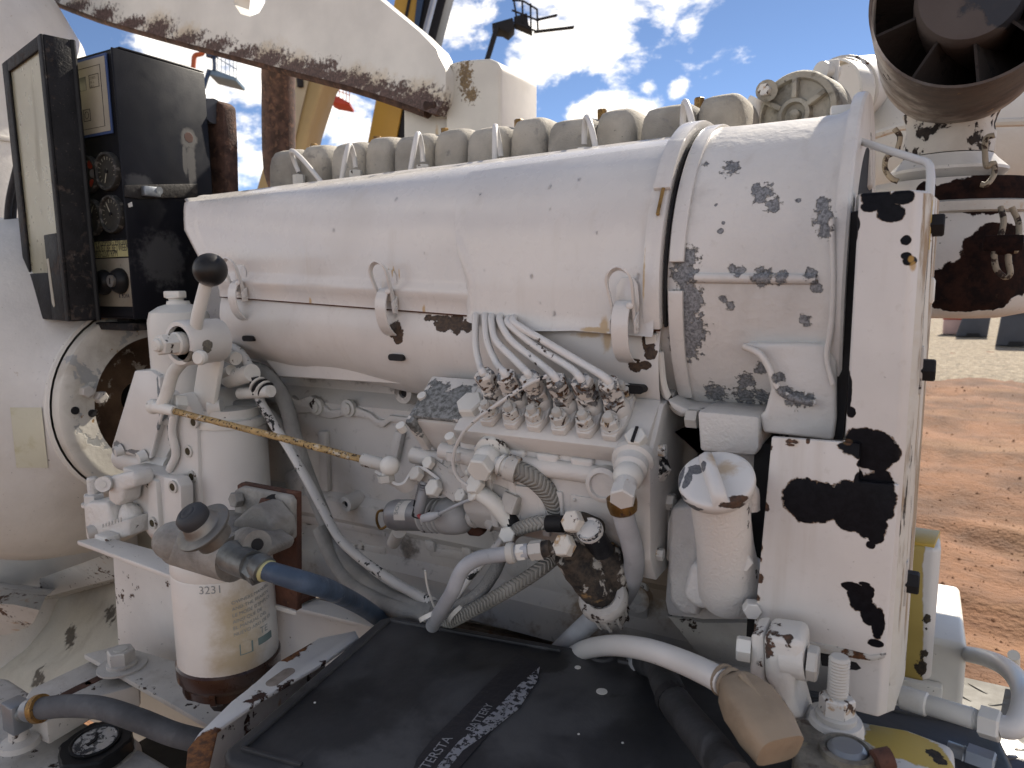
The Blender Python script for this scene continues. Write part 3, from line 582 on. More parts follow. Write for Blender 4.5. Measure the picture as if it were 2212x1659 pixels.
# overlapping guard sheet over the injection lines
TG=tfor(1012); tp=[TG+(.995-TG)*i/24 for i in range(25)]
def gsec(t):
    s=dsec(t,0); k=min(1,(t-TG)/.012+.25); out=[]
    for j,p in enumerate(s[8:]):
        jj=min(1,max(0,(j-1)/5))**1.5; y=p.y-.0055*k*jj-.0005
        if j>=6: y=s[14].y-.0060*k-.0005
        out.append(V(p.x,y,p.z))
    e=out[-1]; b=.006+.004*math.sin(min(1,(t-TG)/.2)*PI); out+=[V(e.x,e.y-.001,e.z-b*.6),V(e.x,e.y-.003*k,e.z-b)]
    return out
mb=MB(); g=[gsec(t) for t in tp]; mb.loft([[p+V(0,.004,0) for p in g[0]]]+g); O(mb,'guard_sheet',cvM,duct,ang=40)
O(MB().tube([dsec(t)[-1]+V(0,.0012,-.0006) for t in [i/20 for i in range(21)]],.0011,6,n=1),'seam_gap',rustP,duct)
# lower cover with its dents, then the flat apron
lcb=[(P(u,v,.625),r) for u,v,r in((842,715,(.012,.03,.012)),(850,725,(.010,.03,.010)),(955,700,(.013,.03,.009)),(985,698,(.01,.03,.012)),(918,687,(.006,.03,.004)),(1010,702,(.008,.03,.008)),(940,688,(.02,.03,.003)))]+[(P(u,v,.60),r) for u,v,r in((1398,735,(.007,.03,.013)),(1405,765,(.006,.03,.005)),(1370,790,(.007,.03,.006)),(1390,790,(.007,.03,.004)))]
lcM=mat('duct_lower_paint',(0.8085,0.7555,0.6955),.38,coat=.2,bump=.06,bs=300,layers=(nl((.60,.52,.44),6,.52,.25,.55,0,.45,None,0),runs,dust,bl((.55,.34,.12),[(P(u,v,.60),r) for u,v,r in((1305,730,(.007,.03,.016)),(1260,725,(.02,.03,.004)),(1380,880,(.03,.04,.006)),(1250,830,(.02,.05,.004)))],1.3,100,.6,.7,0,.7,0),bl(((.10,.06,.035),(.035,.022,.017)),lcb,1.5,130,.08,.85,0,1,1.0)))
mb=MB(); secs=[]
for t in ts:
    se=sl.lerp(sr,t); yf=.668+(.602-.668)*t+.004
    dent=.004*math.exp(-((t-.33)/.10)**2)-.003*math.exp(-((t-.18)/.05)**2)
    secs.append([V(se.x,yf+.006,se.z+.012),V(se.x,yf,se.z+.001),V(se.x,yf-.004,se.z-.012),V(se.x,yf-.006,se.z-.026),V(se.x,yf-.003+dent*.5,se.z-.050),V(se.x,yf+.006+dent,se.z-.068-.008*t),V(se.x,yf+.022+dent*1.3,se.z-.083-.015*t),V(se.x,yf+.045+dent,se.z-.093-.022*t),V(se.x,yf+.08,se.z-.098-.03*t)])
c=[cap(secs[0],.6,-.006),cap(secs[0],.92,-.004)]
mb.loft(c+secs); O(mb,'lower_cover',lcM,duct,ang=45)
a0,a1,b0,b1=P(552,752,.700),P(1085,800,.655),P(604,812,.700),P(1085,842,.655)
mb=MB(); mid=[(553,752,604,812),(640,757,660,815),(760,768,770,822),(900,784,900,831),(1000,797,1000,838),(1085,815,1085,845)]
mb.loft([[P(u,v-12,.72-.075*i/5),P(u,v,.690-.06*i/5),P(u2,v2,.694-.06*i/5),P(u2,v2+2,.70-.06*i/5)] for i,(u,v,u2,v2) in enumerate(mid)])
O(mb,'apron',lcM,duct,ang=30)
# rain drops left standing on the shoulder of the cover and on the front
dropM=mat('water_drop',(.95,.95,.95),.12,var=0,trans=1.0,bump=0,ior=1.33)
O(MB().tube([P(u,v,.688-.06*i/5) for i,(u,v,u2,v2) in enumerate(mid)],.0011,6,n=3),'crease_gap',rustP,duct)
# toggle latches
def latch(t,lab=None):
    s=dsec(t); base=s[-1]; base=V(base.x,base.y-.009 if t>TG else base.y-.001,base.z+.012); k=.00080
    par=O(MB().prism([base+V(x*k,-.001,z*k) for x,z in((-13,-4),(13,-4),(15,12),(13,32),(8,40),(-6,40),(-12,30))],V(0,-.0022,0)),'latch',cvM,duct,bev=.0008,label=lab)
    def q(a,n,z): return base+V(a*k,-n*k,z*k)
    O(MB().ribbon([q(-12,8,-12),q(-12,11,2),q(-14,18,22),q(-15,23,36),q(-10,26,46),q(-1,27,50),q(8,26,46),q(13,23,36),q(13,18,22),q(12,11,4),q(12,8,-12)],V(.0006,-.0062,.0026),.0020,n=5),'handle_loop',cvM,par)
    O(MB().ribbon([q(0,10,14),q(0,17,8),q(0,22,-4),q(0,22,-20),q(0,17,-36),q(0,9,-46),q(0,1,-51),q(0,-6,-53)],V(.0150,0,0),.0016,n=5),'hook_band',cvM,par)
    for sg in(-1,1):
        O(MB().prism([q(sg*13,3,-20),q(sg*13,14,-20),q(sg*13,16,-6),q(sg*13,3,4)],V(sg*.0016,0,0)),'pivot_tab',cvM,par,bev=.0005)
        O(MB().lathe(q(sg*14.5,9,-12),V(sg,0,0),[(.0034,0),(.0034,.001),(.0018,.0016),(.0016,.0008),(0,.0008)],14),'rivet',cvM,par)
    O(MB().lathe(q(9,17,10),V(.35,-.9,.1),[(.003,0),(.003,.0012),(.0014,.002),(0,.002)],12),'rivet',cvM,par)
    z=base.z-.066; sc=[]
    for aa in range(14):
        an=2*PI*aa/14; sc.append(V(base.x+.006+math.copysign(.007,math.cos(an))+.004*math.cos(an),base.y-.0025,z+.0038*math.sin(an)))
    O(MB().prism(sc,V(0,.02,0)),'slot',darkM,par)
for uu in(527,846,1362): latch(tfor(uu))

# ================================================================ FAN HOUSING
fan=T('fan_housing','round cast fan housing with flaking white paint at the front of the duct','fan housing',V(-.12,.75,1.6))
FC=V(0,.752,1.75-.004); FR=.151
def fp(ph,r,x): return V(x,FC.y-r*math.sin(ph),FC.z+r*math.cos(ph))
def ring(x0,x1,r0,r1,p0,p1,n=40):
    mb=MB(); secs=[]
    for i in range(n+1):
        ph=R(p0+(p1-p0)*i/n); secs.append([fp(ph,r0,x0),fp(ph,r1,x0),fp(ph,r1,x1),fp(ph,r0,x1)])
    return mb.loft(secs,close=True,caps=True)
def fb(u,v): return PL(u,v,V(0,FC.y-FR*.97,0),V(0,-1,0))
gp=[(1480,590,.011),(1482,560,.010),(1490,640,.012),(1478,680,.014),(1490,720,.014),(1475,750,.012),(1640,415,.011),(1665,440,.008),(1625,400,.006),(1560,350,.010),(1600,585,.006),(1585,580,.005),(1565,645,.005),(1580,660,.005),(1650,600,.010),(1690,598,.007),(1780,470,.010),(1775,440,.008),(1785,500,.008),(1755,590,.006),(1740,690,.006),(1600,830,.010),(1640,800,.008),(1530,860,.014),(1590,868,.014),(1630,870,.010),(1700,840,.006),(1725,855,.010),(1750,860,.007),(1690,810,.005),(1765,620,.006),(1720,430,.003),(1500,340,.004),(1540,440,.002),(1555,500,.003),(1560,480,.002)]
fnM=mat('fan_casting_paint',(0.8085,0.7613,0.7056),.42,bump=.9,bs=95,bdist=.0013,coat=.12,layers=(grime,runs,dust,bl((.50,.46,.41),[(fb(u,v),(r*(1 if u<1500 else .72),.06,r*(1 if u<1500 else .72))) for u,v,r in gp],3.0,190,(-.10,-.06),.6,0,1,-.25),bl(((.36,.36,.365),(.13,.13,.135)),[(fb(u,v),(r*(1 if u<1500 else .72),.06,r*(1 if u<1500 else .72))) for u,v,r in gp],3.0,190,.12,.75,.1,1,1.2)))
mb=MB(); prof=[(FR-.012,-.20),(FR-.004,-.197),(FR-.002,-.18),(FR+.0005,-.172),(FR,-.15),(FR,-.09),(FR+.001,-.07),(FR+.006,-.058)]
mb.lathe(V(0,FC.y,FC.z),EX,prof,72,cap=False); O(mb,'shell',fnM,fan,ang=30)
O(MB().lathe(V(0,FC.y,FC.z),EX,[(FR+.004,-.058),(FR+.016,-.058),(FR+.017,-.056),(FR+.017,-.050),(FR+.015,-.048),(FR-.03,-.048)],72,cap=False),'front_flange',fnM,fan,ang=30)
O(MB().lathe(V(0,FC.y,FC.z),EX,[(FR-.03,-.048),(FR-.03,-.06),(.05,-.075),(0,-.075)],48),'fan_shroud',darkM,fan)
O(ring(-.207,-.192,FR-.004,FR+.009,-25,104),'clamp_band',cvM,fan,bev=.001); O(ring(-.1905,-.1885,FR-.004,FR+.0015,-25,104),'band_seal',darkM,fan)
O(ring(-.207,-.1965,FR-.004,FR+.007,106,150),'clamp_band',W_chip,fan,bev=.001)
O(ring(-.186,-.1735,FR-.003,FR+.0035,-5,83),'cover_strip',cvM,fan,bev=.0008); O(ring(-.186,-.1735,FR-.003,FR+.0035,92,132),'cover_strip',cvM,fan,bev=.0008)
O(ring(-.205,-.19,FR+.008,FR+.013,38,60,12),'band_bracket',cvM,fan,bev=.0008)
O(MB().tube([fp(R(60),FR+.012,-.196),fp(R(68),FR+.012,-.197),fp(R(68.5),FR+.011,-.197)],.0016,8),'band_pin',brass,fan)
O(MB().tube([fp(R(88),FR+.001,-.168),fp(R(88.4),FR+.001,-.12),fp(R(88.8),FR+.001,-.07)],.0042,10),'rib',fnM,fan)
# mounting ear with bolt on top of the flange
t0=P(1850,235,.765)
O(MB().prism([P(u,v,.76) for u,v in((1822,345),(1826,270),(1838,232),(1852,207),(1866,203),(1874,215),(1880,260),(1884,400),(1850,415))],V(0,.03,0)),'mounting_ear',W_dark,fan,bev=.003)
O(MB().hexa(P(1845,247,.742),V(-1,-.15,0),.0095,.020),'ear_bolt',W_chip,fan); O(MB().cyl(P(1846,247,.742)+V(.004,0,0),P(1840,247,.742),.0125,20),'washer',W_chip,fan)
O(MB().cyl(P(1866,245,.755),P(1858,245,.755),.014,18),'spacer',W_chip,fan)
# discharge neck low on the right
O(MB().prism([P(u,v,.592) for u,v in((1652,790),(1665,840),(1652,888),(1640,898),(1648,935),(1800,952),(1806,905),(1806,780),(1790,745),(1730,742),(1605,742),(1640,765))],V(0,.10,0)),'discharge_neck',fnM,fan,bev=.006,seg=3)
O(MB().tube([P(1606,748,.585),P(1640,764,.583),P(1660,792,.583),P(1676,830,.583),P(1700,855,.584),P(1760,872,.586)],.0028,10),'scroll_lip',fnM,fan)
O(MB().tube([P(1796,470,.588),P(1800,600,.584),P(1796,700,.586),P(1786,770,.588),P(1800,830,.588)],.0022,10),'edge_lip',fnM,fan)
O(MB().prism([P(u,v,.605) for u,v in((1440,862),(1480,882),(1640,892),(1640,902),(1470,895),(1450,880))],V(0,.06,0)),'lower_rim',fnM,fan,bev=.003)
O(MB().tube([P(1424,760,.607),P(1432,830,.612),P(1450,870,.62),P(1472,890,.625),P(1485,884,.62)],.004,8),'band_tail',W_chip,fan)
O(MB().prism([P(u,v,.60) for u,v in((1800,470),(1870,450),(1820,950),(1800,950))],V(0,.12,0)),'side_channel',darkM,fan)
# ================================================================ INJECTION PUMP
TA=R(40); PN=V(0,-math.sin(TA),math.cos(TA)); PU=V(0,math.cos(TA),math.sin(TA))
pf=P(1200,953,.562); pumpx0=P(978,924,.562).x; pumpx1=P(1390,979,.562).x
def PT(u,v,h=0): return PL(u,v,pf+PN*h,PN)                 # pixel -> tilted top face, raised by h
pump=T('injection_pump','inline fuel injection pump with six delivery valves and chipped white paint','injection pump',V(-.3,.62,1.5))
WT=(PT(1425,867)-PT(1390,979)).dot(PU)
def pb(x0,x1,u0,u1,n0,n1,name,m,bev=.002,par=None,base=None):
    b=V(0,pf.y,pf.z); mb=MB(); p=[]
    for n in(n0,n1):
        for x,u in((x0,u0),(x1,u0),(x1,u1),(x0,u1)): p.append(V(x,0,0)+b+PU*u+PN*n)
    return O(mb.box8(p),name,m,par or pump,bev=bev)
pumpM=mat('pump_paint',(0.7979,0.7463,0.6866),.45,bump=.3,bs=300,coat=.1,layers=(grime,nb(BRN,110,.80,.03,.75,0,1,None,.9),nl((.50,.34,.16),90,.70,.1,.7,0,.6,None,0)))
tb=pb(pumpx0,pumpx1,0,WT,-.022,0,'top_block',pumpM,.0016)
def yz(x,pts): return [V(x,pf.y+a,pf.z+b) for a,b in pts]
bodyp=[(.016,-.014),(.014,-.050),(.020,-.088),(.040,-.112),(.18,-.112),(.18,.06),(.08,.05)]
O(MB().prism(yz(pumpx0-.004,bodyp),V(pumpx1-pumpx0-.004,0,0)),'pump_body',pumpM,pump,bev=.004)
O(MB().prism(yz(pumpx1-.010,[(.006,-.010),(.008,-.052),(.012,-.10),(.03,-.125),(.19,-.125),(.19,.07),(WT*.766,WT*.643-.004),(WT*.72,WT*.60)]),V(.014,0,0)),'end_plate',pumpM,pump,bev=.002)
for (a,b,r) in((.03,-.005,.0055),(.06,-.06,.008),(.03,-.10,.0055)): O(MB().hexa(V(pumpx1+.004,pf.y+a,pf.z+b),EX,r,.006),'end_bolt',nutM,pump)
# side of the body: gallery tube, cover panels, plugs, ribs
def pq(x,u,n): return V(x,pf.y,pf.z)+PU*u+PN*n
def ps(x,e,dz): return V(x,pf.y+.014+max(0,(-dz-.05)*.16)-e,pf.z+dz)
xm=lambda k:pumpx0+(pumpx1-pumpx0)*k
O(MB().cyl(ps(xm(.05),.0,-.030),ps(xm(.97),.0,-.030),.0088,18),'fuel_gallery',pumpM,pump)
for k in(.14,.32,.5,.68): O(MB().prism([ps(xm(k)+a,.004,b) for a,b in((-.012,-.016),(.012,-.016),(.008,-.034),(0,-.040),(-.008,-.034))],V(0,.012,0)),'lug',pumpM,pump,bev=.003,seg=3)
c=ps(xm(.80),.006,-.036); O(MB().lathe(c,V(0,-1,0),[(.016,-.012),(.016,.004),(.013,.006),(.0115,.006),(.0105,.0035),(0,.004)],22),'plug',pumpM,pump)
O(MB().prism([ps(xm(a),.0015,b) for a,b in((.62,-.052),(.93,-.052),(.93,-.080),(.62,-.080))],V(0,.004,0)),'name_plate',pumpM,pump,bev=.0006); O(MB().prism([ps(xm(a),.003,b) for a,b in((.28,-.05),(.58,-.05),(.58,-.094),(.28,-.094))],V(0,.006,0)),'tappet_cover',pumpM,pump,bev=.002)
for k in(.62,.94): O(MB().sphere(ps(xm(k+(.02 if k<.7 else -.03)),.002,-.056),.0018,10,6),'plate_rivet',pumpM,pump)
for k in(.16,.3,.45): O(MB().ribbon([ps(xm(k),.002,-.04),ps(xm(k+.03),.002,-.098)],V(.008,0,0),.006,n=1),'rib',pumpM,pump,bev=.002)
O(MB().lathe(ps(xm(.44),.003,-.082),V(0,-1,0),[(.008,-.004),(.0075,.001),(.004,.001),(.0038,-.002),(0,-.002)],18),'boss',pumpM,pump)
# delivery valve holders with union nuts, stud plates and studs
HB=[(1078,874),(1124,878),(1174,882),(1229,889),(1282,892),(1338,897)]; FS=[(1063,903),(1112,909),(1162,914),(1216,921),(1270,927),(1325,933)]; NT=[(1056,833),(1104,838),(1157,842),(1211,845),(1266,846),(1323,849)]
holdM=mat('valve_holder_paint',(0.7781,0.7256,0.6619),.5,bump=.4,bs=300,layers=(nl(((.30,.31,.32),(.14,.13,.12)),105,.53,.04,.6,.2,1,None,.8),nl(((.16,.08,.04),(.07,.045,.03)),125,.555,.05,.85,0,1,None,.6)))
for i in range(6):
    o=PT(*HB[i]); f=PT(*FS[i]); d=(f-o); bk=o-d*.95
    w=V(.0108,0,0); e=d.normalized()
    pl=O(MB().prism([f+e*.011-w*.55,f+e*.011+w*.55,f-e*.002+w,o+w*1.05,bk+w,bk-e*.010+w*.6,bk-e*.010-w*.6,bk-w,o-w*1.05,f-e*.002-w],PN*.0075),'clamp_plate',pumpM,pump,bev=.001)
    hd=O(MB().lathe(o+PN*.004,PN,[(.0116,0),(.0116,.009),(.0105,.011),(.0095,.013)],22),'delivery_valve_holder',pumpM,pump)
    O(MB().hexa(o+PN*.013,PN,.0106,.012,rot=.2+i*.35),'holder_hexagon',holdM,hd); O(MB().cyl(o+PN*.024,o+PN*.032,.0075,16),'neck',holdM,hd)
    O(MB().hexa(o+PN*.029,PN,.0100,.016,rot=.5+i*.5,ch=.2),'union_nut',holdM,hd)
    for q,nm in((f,1),(bk,0)):
        sn=O(MB().hexa(q+PN*.009,PN,.0082,.0085,rot=.3+i*.7),'stud_nut',nutM,pump); O(MB().cyl(q+PN*.007,q+PN*.009,.0094,18),'washer',pumpM,sn)
        O(MB().lathe(q+PN*.017,PN,[(.0046,0),(.0046,.005),(.0038,.0062),(0,.0065)],14),'stud',W_rust,sn)
O(MB().hexa(PT(1020,879),PN,.0145,.009,rot=.1),'block_bolt',W_chip,pump); b=O(MB().hexa(PT(1376,953),PN,.0095,.009,rot=.1),'vent_screw',W_chip,pump); O(MB().box(PT(1376,953)+PN*.0095,.0025,.016,.002,EX,PU,PN),'screw_slot',darkM,b)
# governor housing on the left end
govg=[(PT(u,v),(.022,.03,.02)) for u,v in((920,880),(950,900),(975,880),(945,925),(900,915),(985,870),(930,860))]
govM=mat('governor_paint',(0.7886,0.7360,0.6765),.45,bump=.4,bs=300,layers=(grime,bl(((.34,.34,.33),(.12,.12,.11)),govg,2.3,85,.12,.75,.1,1,1.0)))
gx0=PT(863,921).x; gx1=pumpx0+.006
pb(gx0+.006,gx1,.012,WT+.01,-.006,.0,'governor_lid',govM,.003); pb(gx0,gx0+.010,.004,WT+.012,-.05,-.002,'governor_flange',govM,.003)
pb(gx0+.006,gx1,.010,WT+.006,-.12,-.006,'governor_housing',pumpM,.006)
for u,v in((866,921),(912,856),(972,944)): O(MB().lathe(PT(u,v),PN,[(.005,-.006),(.005,.002),(0,.003)],12),'lid_screw',W_chip,pump)
for k,n in((0,-.02),(0,-.06)): O(MB().lathe(pq(gx0,.03,n),V(-1,0,0),[(.006,0),(.006,.004),(0,.005)],12),'flange_screw',pumpM,pump)
# ---- six injection lines
LN=[[(1027,694),(1028,752),(1038,795)],[(1048,694),(1053,740),(1073,785)],[(1062,696),(1071,735),(1106,772),(1131,797)],[(1081,696),(1106,737),(1171,789)],[(1100,700),(1156,747),(1226,791)],[(1112,698),(1181,740),(1266,790)]]
wh=['leftmost of the six','second from left of the six','third from left of the six','third from right of the six','second from right of the six','rightmost of the six']
lineM=mat('injection_line_paint',(0.7979,0.7555,0.7056),.33,coat=.3,bump=.08,layers=(nb(((.12,.07,.045),(.04,.028,.022)),90,.76,.03,.8,0,1,None,1.0),nl((.45,.32,.2),120,.72,.1,.7,0,.5,None,0)))
for i in range(6):
    o=PT(*HB[i]); top=o+PN*.045; q=[P(LN[i][0][0],LN[i][0][1]-14,.612)]+[P(u,v,.607-.012*k-.002*i) for k,(u,v) in enumerate(LN[i])]+[top+PN*.002,o+PN*.03]
    O(MB().tube(q,.0036,12,n=6),'injection_line',lineM,None,wh[i]+' white steel fuel lines rising from the injection pump','fuel line','injection lines')
# ---- banjo unions on the front of the pump
def sph(u,v,y,r): return MB().sphere(P(u,v,y),r,20,12)
bz=T('banjo_union','large white banjo union on the governor end feeding a braided hose','hose fitting',P(1055,990,.56))
c=P(1052,993,.556); ax=(P(1078,962,.585)-P(1042,1010,.548)).normalized()
O(MB().sphere(c,.0135,20,12),'body',W_chip,bz); O(MB().lathe(c,ax,[(.0125,.008),(.017,.010),(.017,.016),(.013,.017),(.013,.022),(.020,.024),(.020,.03),(.012,.03)],24),'collar',W_chip,bz)
O(MB().hexa(c-ax*.008,-ax,.0125,.012),'bolt_head',W_clean,bz)
hA=[P(1066,1000,.556),P(1085,1005,.556),P(1108,1012,.558),P(1150,1032,.565),P(1185,1065,.575),P(1203,1100,.583),P(1212,1125,.588)]
O(MB().tube(hA[:3],[.0075,.0075,.0095,.0115],16,n=4),'hose_tail',W_chip,bz); O(MB().cyl(P(1082,1003,.556),P(1089,1006,.556),.0105,16),'hose_ring',W_chip,bz)
O(MB().cyl(P(1095,1008,.557),P(1118,1016,.559),.0125,18),'crimp_sleeve',W_rust,bz)
O(MB().tube(hA[2:],.0095,18,n=8),'braided_hose',braidM,None,'short braided hose curving down from the banjo union on the pump','hose','braided hoses')
bz=T('banjo_union','white banjo union with black chipped collar at right end of pump','hose fitting',P(1355,1040,.55))
c=P(1357,1029,.548); ax=(P(1371,995,.575)-P(1351,1068,.535)).normalized()
chipB=mat('black_chipped_white_paint',(0.8190,0.7762,0.7190),.42,bump=.3,layers=(nb(((.03,.028,.027),(.015,.014,.014)),75,.64,.03,.6,0,1,None,1.0),nl((.42,.22,.06),80,.68,.06,.7,0,.8,None,0)))
O(MB().sphere(c,.0128,20,12),'body',W_clean,bz); O(MB().lathe(c,ax,[(.011,.006),(.0145,.009),(.0145,.018),(.018,.02),(.018,.027),(.011,.027)],22),'collar',chipB,bz)
O(MB().cyl(c-ax*.009,c-ax*.017,.0095,18),'washer',chipB,bz); O(MB().hexa(c-ax*.017,-ax,.0108,.013,rot=.4),'bolt_head',chipB,bz)
O(MB().lathe(P(1344,1088,.545),V(.15,.1,-1),[(.0125,-.006),(.0128,.0),(.0115,.007),(.009,.009)],20),'ferrule',brass,bz)
O(MB().tube([P(1343,1090,.545),P(1350,1125,.55),P(1363,1170,.56),P(1370,1215,.575),P(1362,1260,.595),P(1340,1300,.62),P(1320,1320,.64)],.0092,18,n=8),'supply_hose',rubG,None,'grey painted hose dropping from the right end banjo union past the feed pump','hose')
# bent steel pipe
O(MB().tube([P(1248,1118,.60),P(1248,1090,.595),P(1252,1073,.592),P(1264,1066,.59),P(1284,1069,.588),P(1300,1075,.586)],.0042,12),'steel_pipe',rubW,None,'thin white steel pipe bent in a hook above the feed pump','pipe')
t=T('pipe_fitting','small white pipe fitting with black collar below the injection pump','pipe fitting',P(1290,1090,.60))
O(MB().cyl(P(1297,1074,.587),P(1322,1078,.587),.0062,14),'collar',rustP,t); O(MB().box(P(1283,1092,.60),.016,.016,.02,PU.cross(PN),PU,PN),'block',W_clean,t,bev=.001); O(MB().cyl(P(1287,1100,.592),P(1290,1122,.60),.010,16),'sleeve',darkM,t)
# ================================================================ FEED PUMP
fp_=T('feed_pump','dirty fuel feed pump with black priming plunger and rusty fittings','feed pump',P(1290,1300,.56))
fpM=mat('feed_pump_grime',(.60,.55,.48),.65,bump=.9,bs=220,layers=(nl(((.10,.075,.055),(.025,.022,.02)),38,.43,.05,.8,0,1,None,.6),nl((.40,.24,.10),45,.60,.08,.8,0,.8,None,0)))
hexM=mat('rust_spotted_white_hex',(0.7979,0.7360,0.6440),.5,bump=.4,layers=(nl((.45,.25,.08),60,.52,.10,.8,0,.8,None,0),nl(RUSTC,160,.62,.05,.85,0,1,None,.4)))
pd=(P(1310,1205,.58)-P(1271,1141,.545)).normalized()
a=P(1271,1141,.545); O(MB().lathe(a,pd,[(0,-.001),(.006,-.0008),(.0085,.0006),(.0105,-.0004),(.0112,.003),(.0105,.006),(.0108,.05),(.011,.055)],24),'priming_plunger',mat('worn_black_plunger',(.02,.021,.025),.5,bump=.3,layers=(bl((0.7160,0.6865,0.6440),[(a,.0125)],2.2,330,.25,.6,0,1,.1),nl((.10,.10,.10),40,.52,.15,.7,0,.5,None,0))),fp_)
O(MB().cyl(a+pd*.003,a+pd*.006,.0118,24),'knob_rim',chipB,fp_)
for (u,v,y,m) in((1237,1127,.545,hexM),(1219,1179,.537,hexM)):
    c=P(u,v,y); n=V(-.25,-.85,.45).normalized(); O(MB().hexa(c+n*-.004,n,.0102,.009,rot=.3),'hex_plug',m,fp_); O(MB().lathe(c-n*.012,n,[(.0115,-.022),(.0118,0),(.0105,.006)],18),'plug_boss',fpM,fp_)
O(MB().tube([P(1228,1195,.548),P(1250,1222,.558),P(1285,1258,.57),P(1302,1285,.58)],[.0135,.0165,.019,.020],18,n=5),'body',fpM,fp_,jit=.0016,js=90)
O(MB().tube([P(1300,1190,.575),P(1318,1225,.58),P(1322,1255,.585),P(1312,1280,.585)],[.0135,.016,.017,.018],16,n=5),'plunger_housing',fpM,fp_,jit=.0016,js=90)
ca=(P(1330,1345,.60)-P(1298,1285,.57)).normalized(); c=P(1300,1287,.566)
O(MB().lathe(c,ca,[(.009,.004),(.014,-.001),(.0205,-.001),(.0225,.002),(.0225,.008),(.0205,.011),(.019,.013)],30),'strainer_ring',W_dark,fp_)
O(MB().lathe(c,ca,[(.017,.012),(.016,.032),(.013,.036),(0,.036)],20),'strainer_cup',W_dark,fp_)
x,y=perp(ca)
for k in range(10):
    an=2*PI*k/10; d=x*math.cos(an)+y*math.sin(an); O(MB().ribbon([c+ca*.013+d*.0172,c+ca*.034+d*.0158],ca.cross(d)*.003,.003,n=1),'fin',W_dark,fp_)
# fittings running left from the feed pump to the grey hose
ft=T('hose_coupling','rusty white compression coupling joining grey hose to the feed pump','hose coupling',P(1170,1190,.54))
l0,l1=P(1205,1183,.54),P(1128,1192,.532); dx=(l1-l0); Ln=dx.length; dn=dx/Ln
O(MB().lathe(l0,dn,[(.005,0),(.005,.006),(.0075,.007),(.0075,.016),(.0065,.017)],20),'elbow_end',fpM,ft); O(MB().hexa(l0+dn*.014,dn,.0088,.012),'nut',W_rust,ft); O(MB().lathe(l0+dn*.026,dn,[(.0068,0),(.0068,.003),(.0062,.004),(.0068,.005),(.0062,.006),(.006,.007)],18),'thread',zincM,ft)
O(MB().hexa(l0+dn*.03,dn,.0080,.008,rot=.3),'lock_nut',W_clean,ft); O(MB().lathe(l0+dn*.0395,dn,[(.0075,0),(.0092,.001),(.0098,.004),(.0092,.007),(.0075,.008)],22),'clamp_ring',W_rust,ft)
O(MB().tube([l1-dn*.006,l1,P(1076,1199,.53),P(1030,1208,.525),P(998,1232,.52),P(977,1278,.52),P(955,1315,.53),P(934,1352,.555)],.0070,18,n=8),'grey_hose',rubG,None,'smooth grey painted hose bending down left from the feed pump coupling','hose')
# braided and furry hoses below
O(MB().tube([P(1196,1131,.565),P(1165,1129,.562),P(1128,1140,.565),P(1105,1155,.58),P(1098,1175,.61),P(1104,1195,.64)],.0070,18,n=8),'braided_hose',braidM,None,'short braided hose with dark collar left of the two rusty hexagon plugs','hose','braided hoses')
O(MB().cyl(P(1183,1131,.563),P(1218,1132,.563),.0078,18),'hose_collar',darkM,None,'dark brown collar on the end of the short braided hose','hose collar')
O(MB().tube([P(1218,1165,.60),P(1195,1205,.60),P(1155,1238,.585),P(1080,1285,.575),P(1005,1326,.575),P(955,1352,.585),P(915,1372,.60)],.0072,18,n=8),'braided_hose',braidM,None,'long braided hose running down to the left behind the smooth grey hose','hose','braided hoses')
O(MB().tube([P(1085,1195,.62),P(1068,1235,.60),P(1035,1280,.585),P(985,1315,.58),P(935,1345,.585)],.0068,16,n=8),'furry_hose',feltM,None,'fuzzy grey hose crossing under the smooth grey hose','hose')
O(MB().tube([P(1085,1165,.61),P(1050,1205,.60),P(1012,1250,.59),P(985,1290,.585),P(955,1325,.585)],.0042,10,n=6),'printed_cable',wireM,None,'thin white cable with black print between smooth grey hose and fuzzy hose','cable')
# cable ties
def tie(c,ax,r,name_lab,m=W_clean):
    t=MB().lathe(c,ax,[(r,-.0022),(r+.0012,-.0022),(r+.0012,.0022),(r,.0022),(r,-.0022)],28,cap=False); O(t,'cable_tie',m,None,name_lab,'cable tie','cable ties')
tie(P(940,1325,.55),V(.5,-.15,-.75),.016,'white cable tie gathering hoses at the left end of the bundle'); tie(P(990,1325,.578),V(.75,-.1,-.5),.012,'white cable tie round the two braided hoses right of the bundle')
O(MB().tube([P(938,1312,.545),P(930,1290,.54),P(922,1262,.535),P(918,1232,.53)],.0011,6),'tie_tail',W_clean,None,'thin upright tail of a cable tie above the hose bundle','cable tie')
# ================================================================ SOLENOID AND GOVERNOR LINKAGE
so_=T('stop_solenoid','grey cylindrical stop solenoid with ribbed boot lying below the governor','solenoid',P(930,1150,.63))
s0,s1=P(848,1112,.62),P(1070,1116,.60); sd_=(s1-s0).normalized(); sm=mpp(P(930,1112,.615))
def sx(u): return along(s0,sd_,u=u)
def sl_(prof,name,m,seg=30,par=None):
    return O(MB().lathe(s0,sd_,[(r*sm,(sx(u)-s0).length if u>848 else -(sx(u)-s0).length) for r,u in prof],seg),name,m,par or so_,ang=50)
bd=sl_([(0,846),(26,846),(33,851),(35,858),(34,864),(34,915),(33,918)],'body',solM)
bo=[]
for k in range(4): u=919+k*11; bo+=[(29,u),(37.5,u+3),(37.5,u+6),(29,u+9)]
sl_([(30,917)]+bo+[(34,963)],'bellows',boM:=mat('painted_rubber_boot',(.52,.51,.50),.5,bump=.2,layers=(nb((.03,.03,.03),100,.66,.04,.7,0,1,None,.4),))); sl_([(34,960),(39,965),(39,985),(36,1000),(26,1010),(14,1014)],'dome',boM)
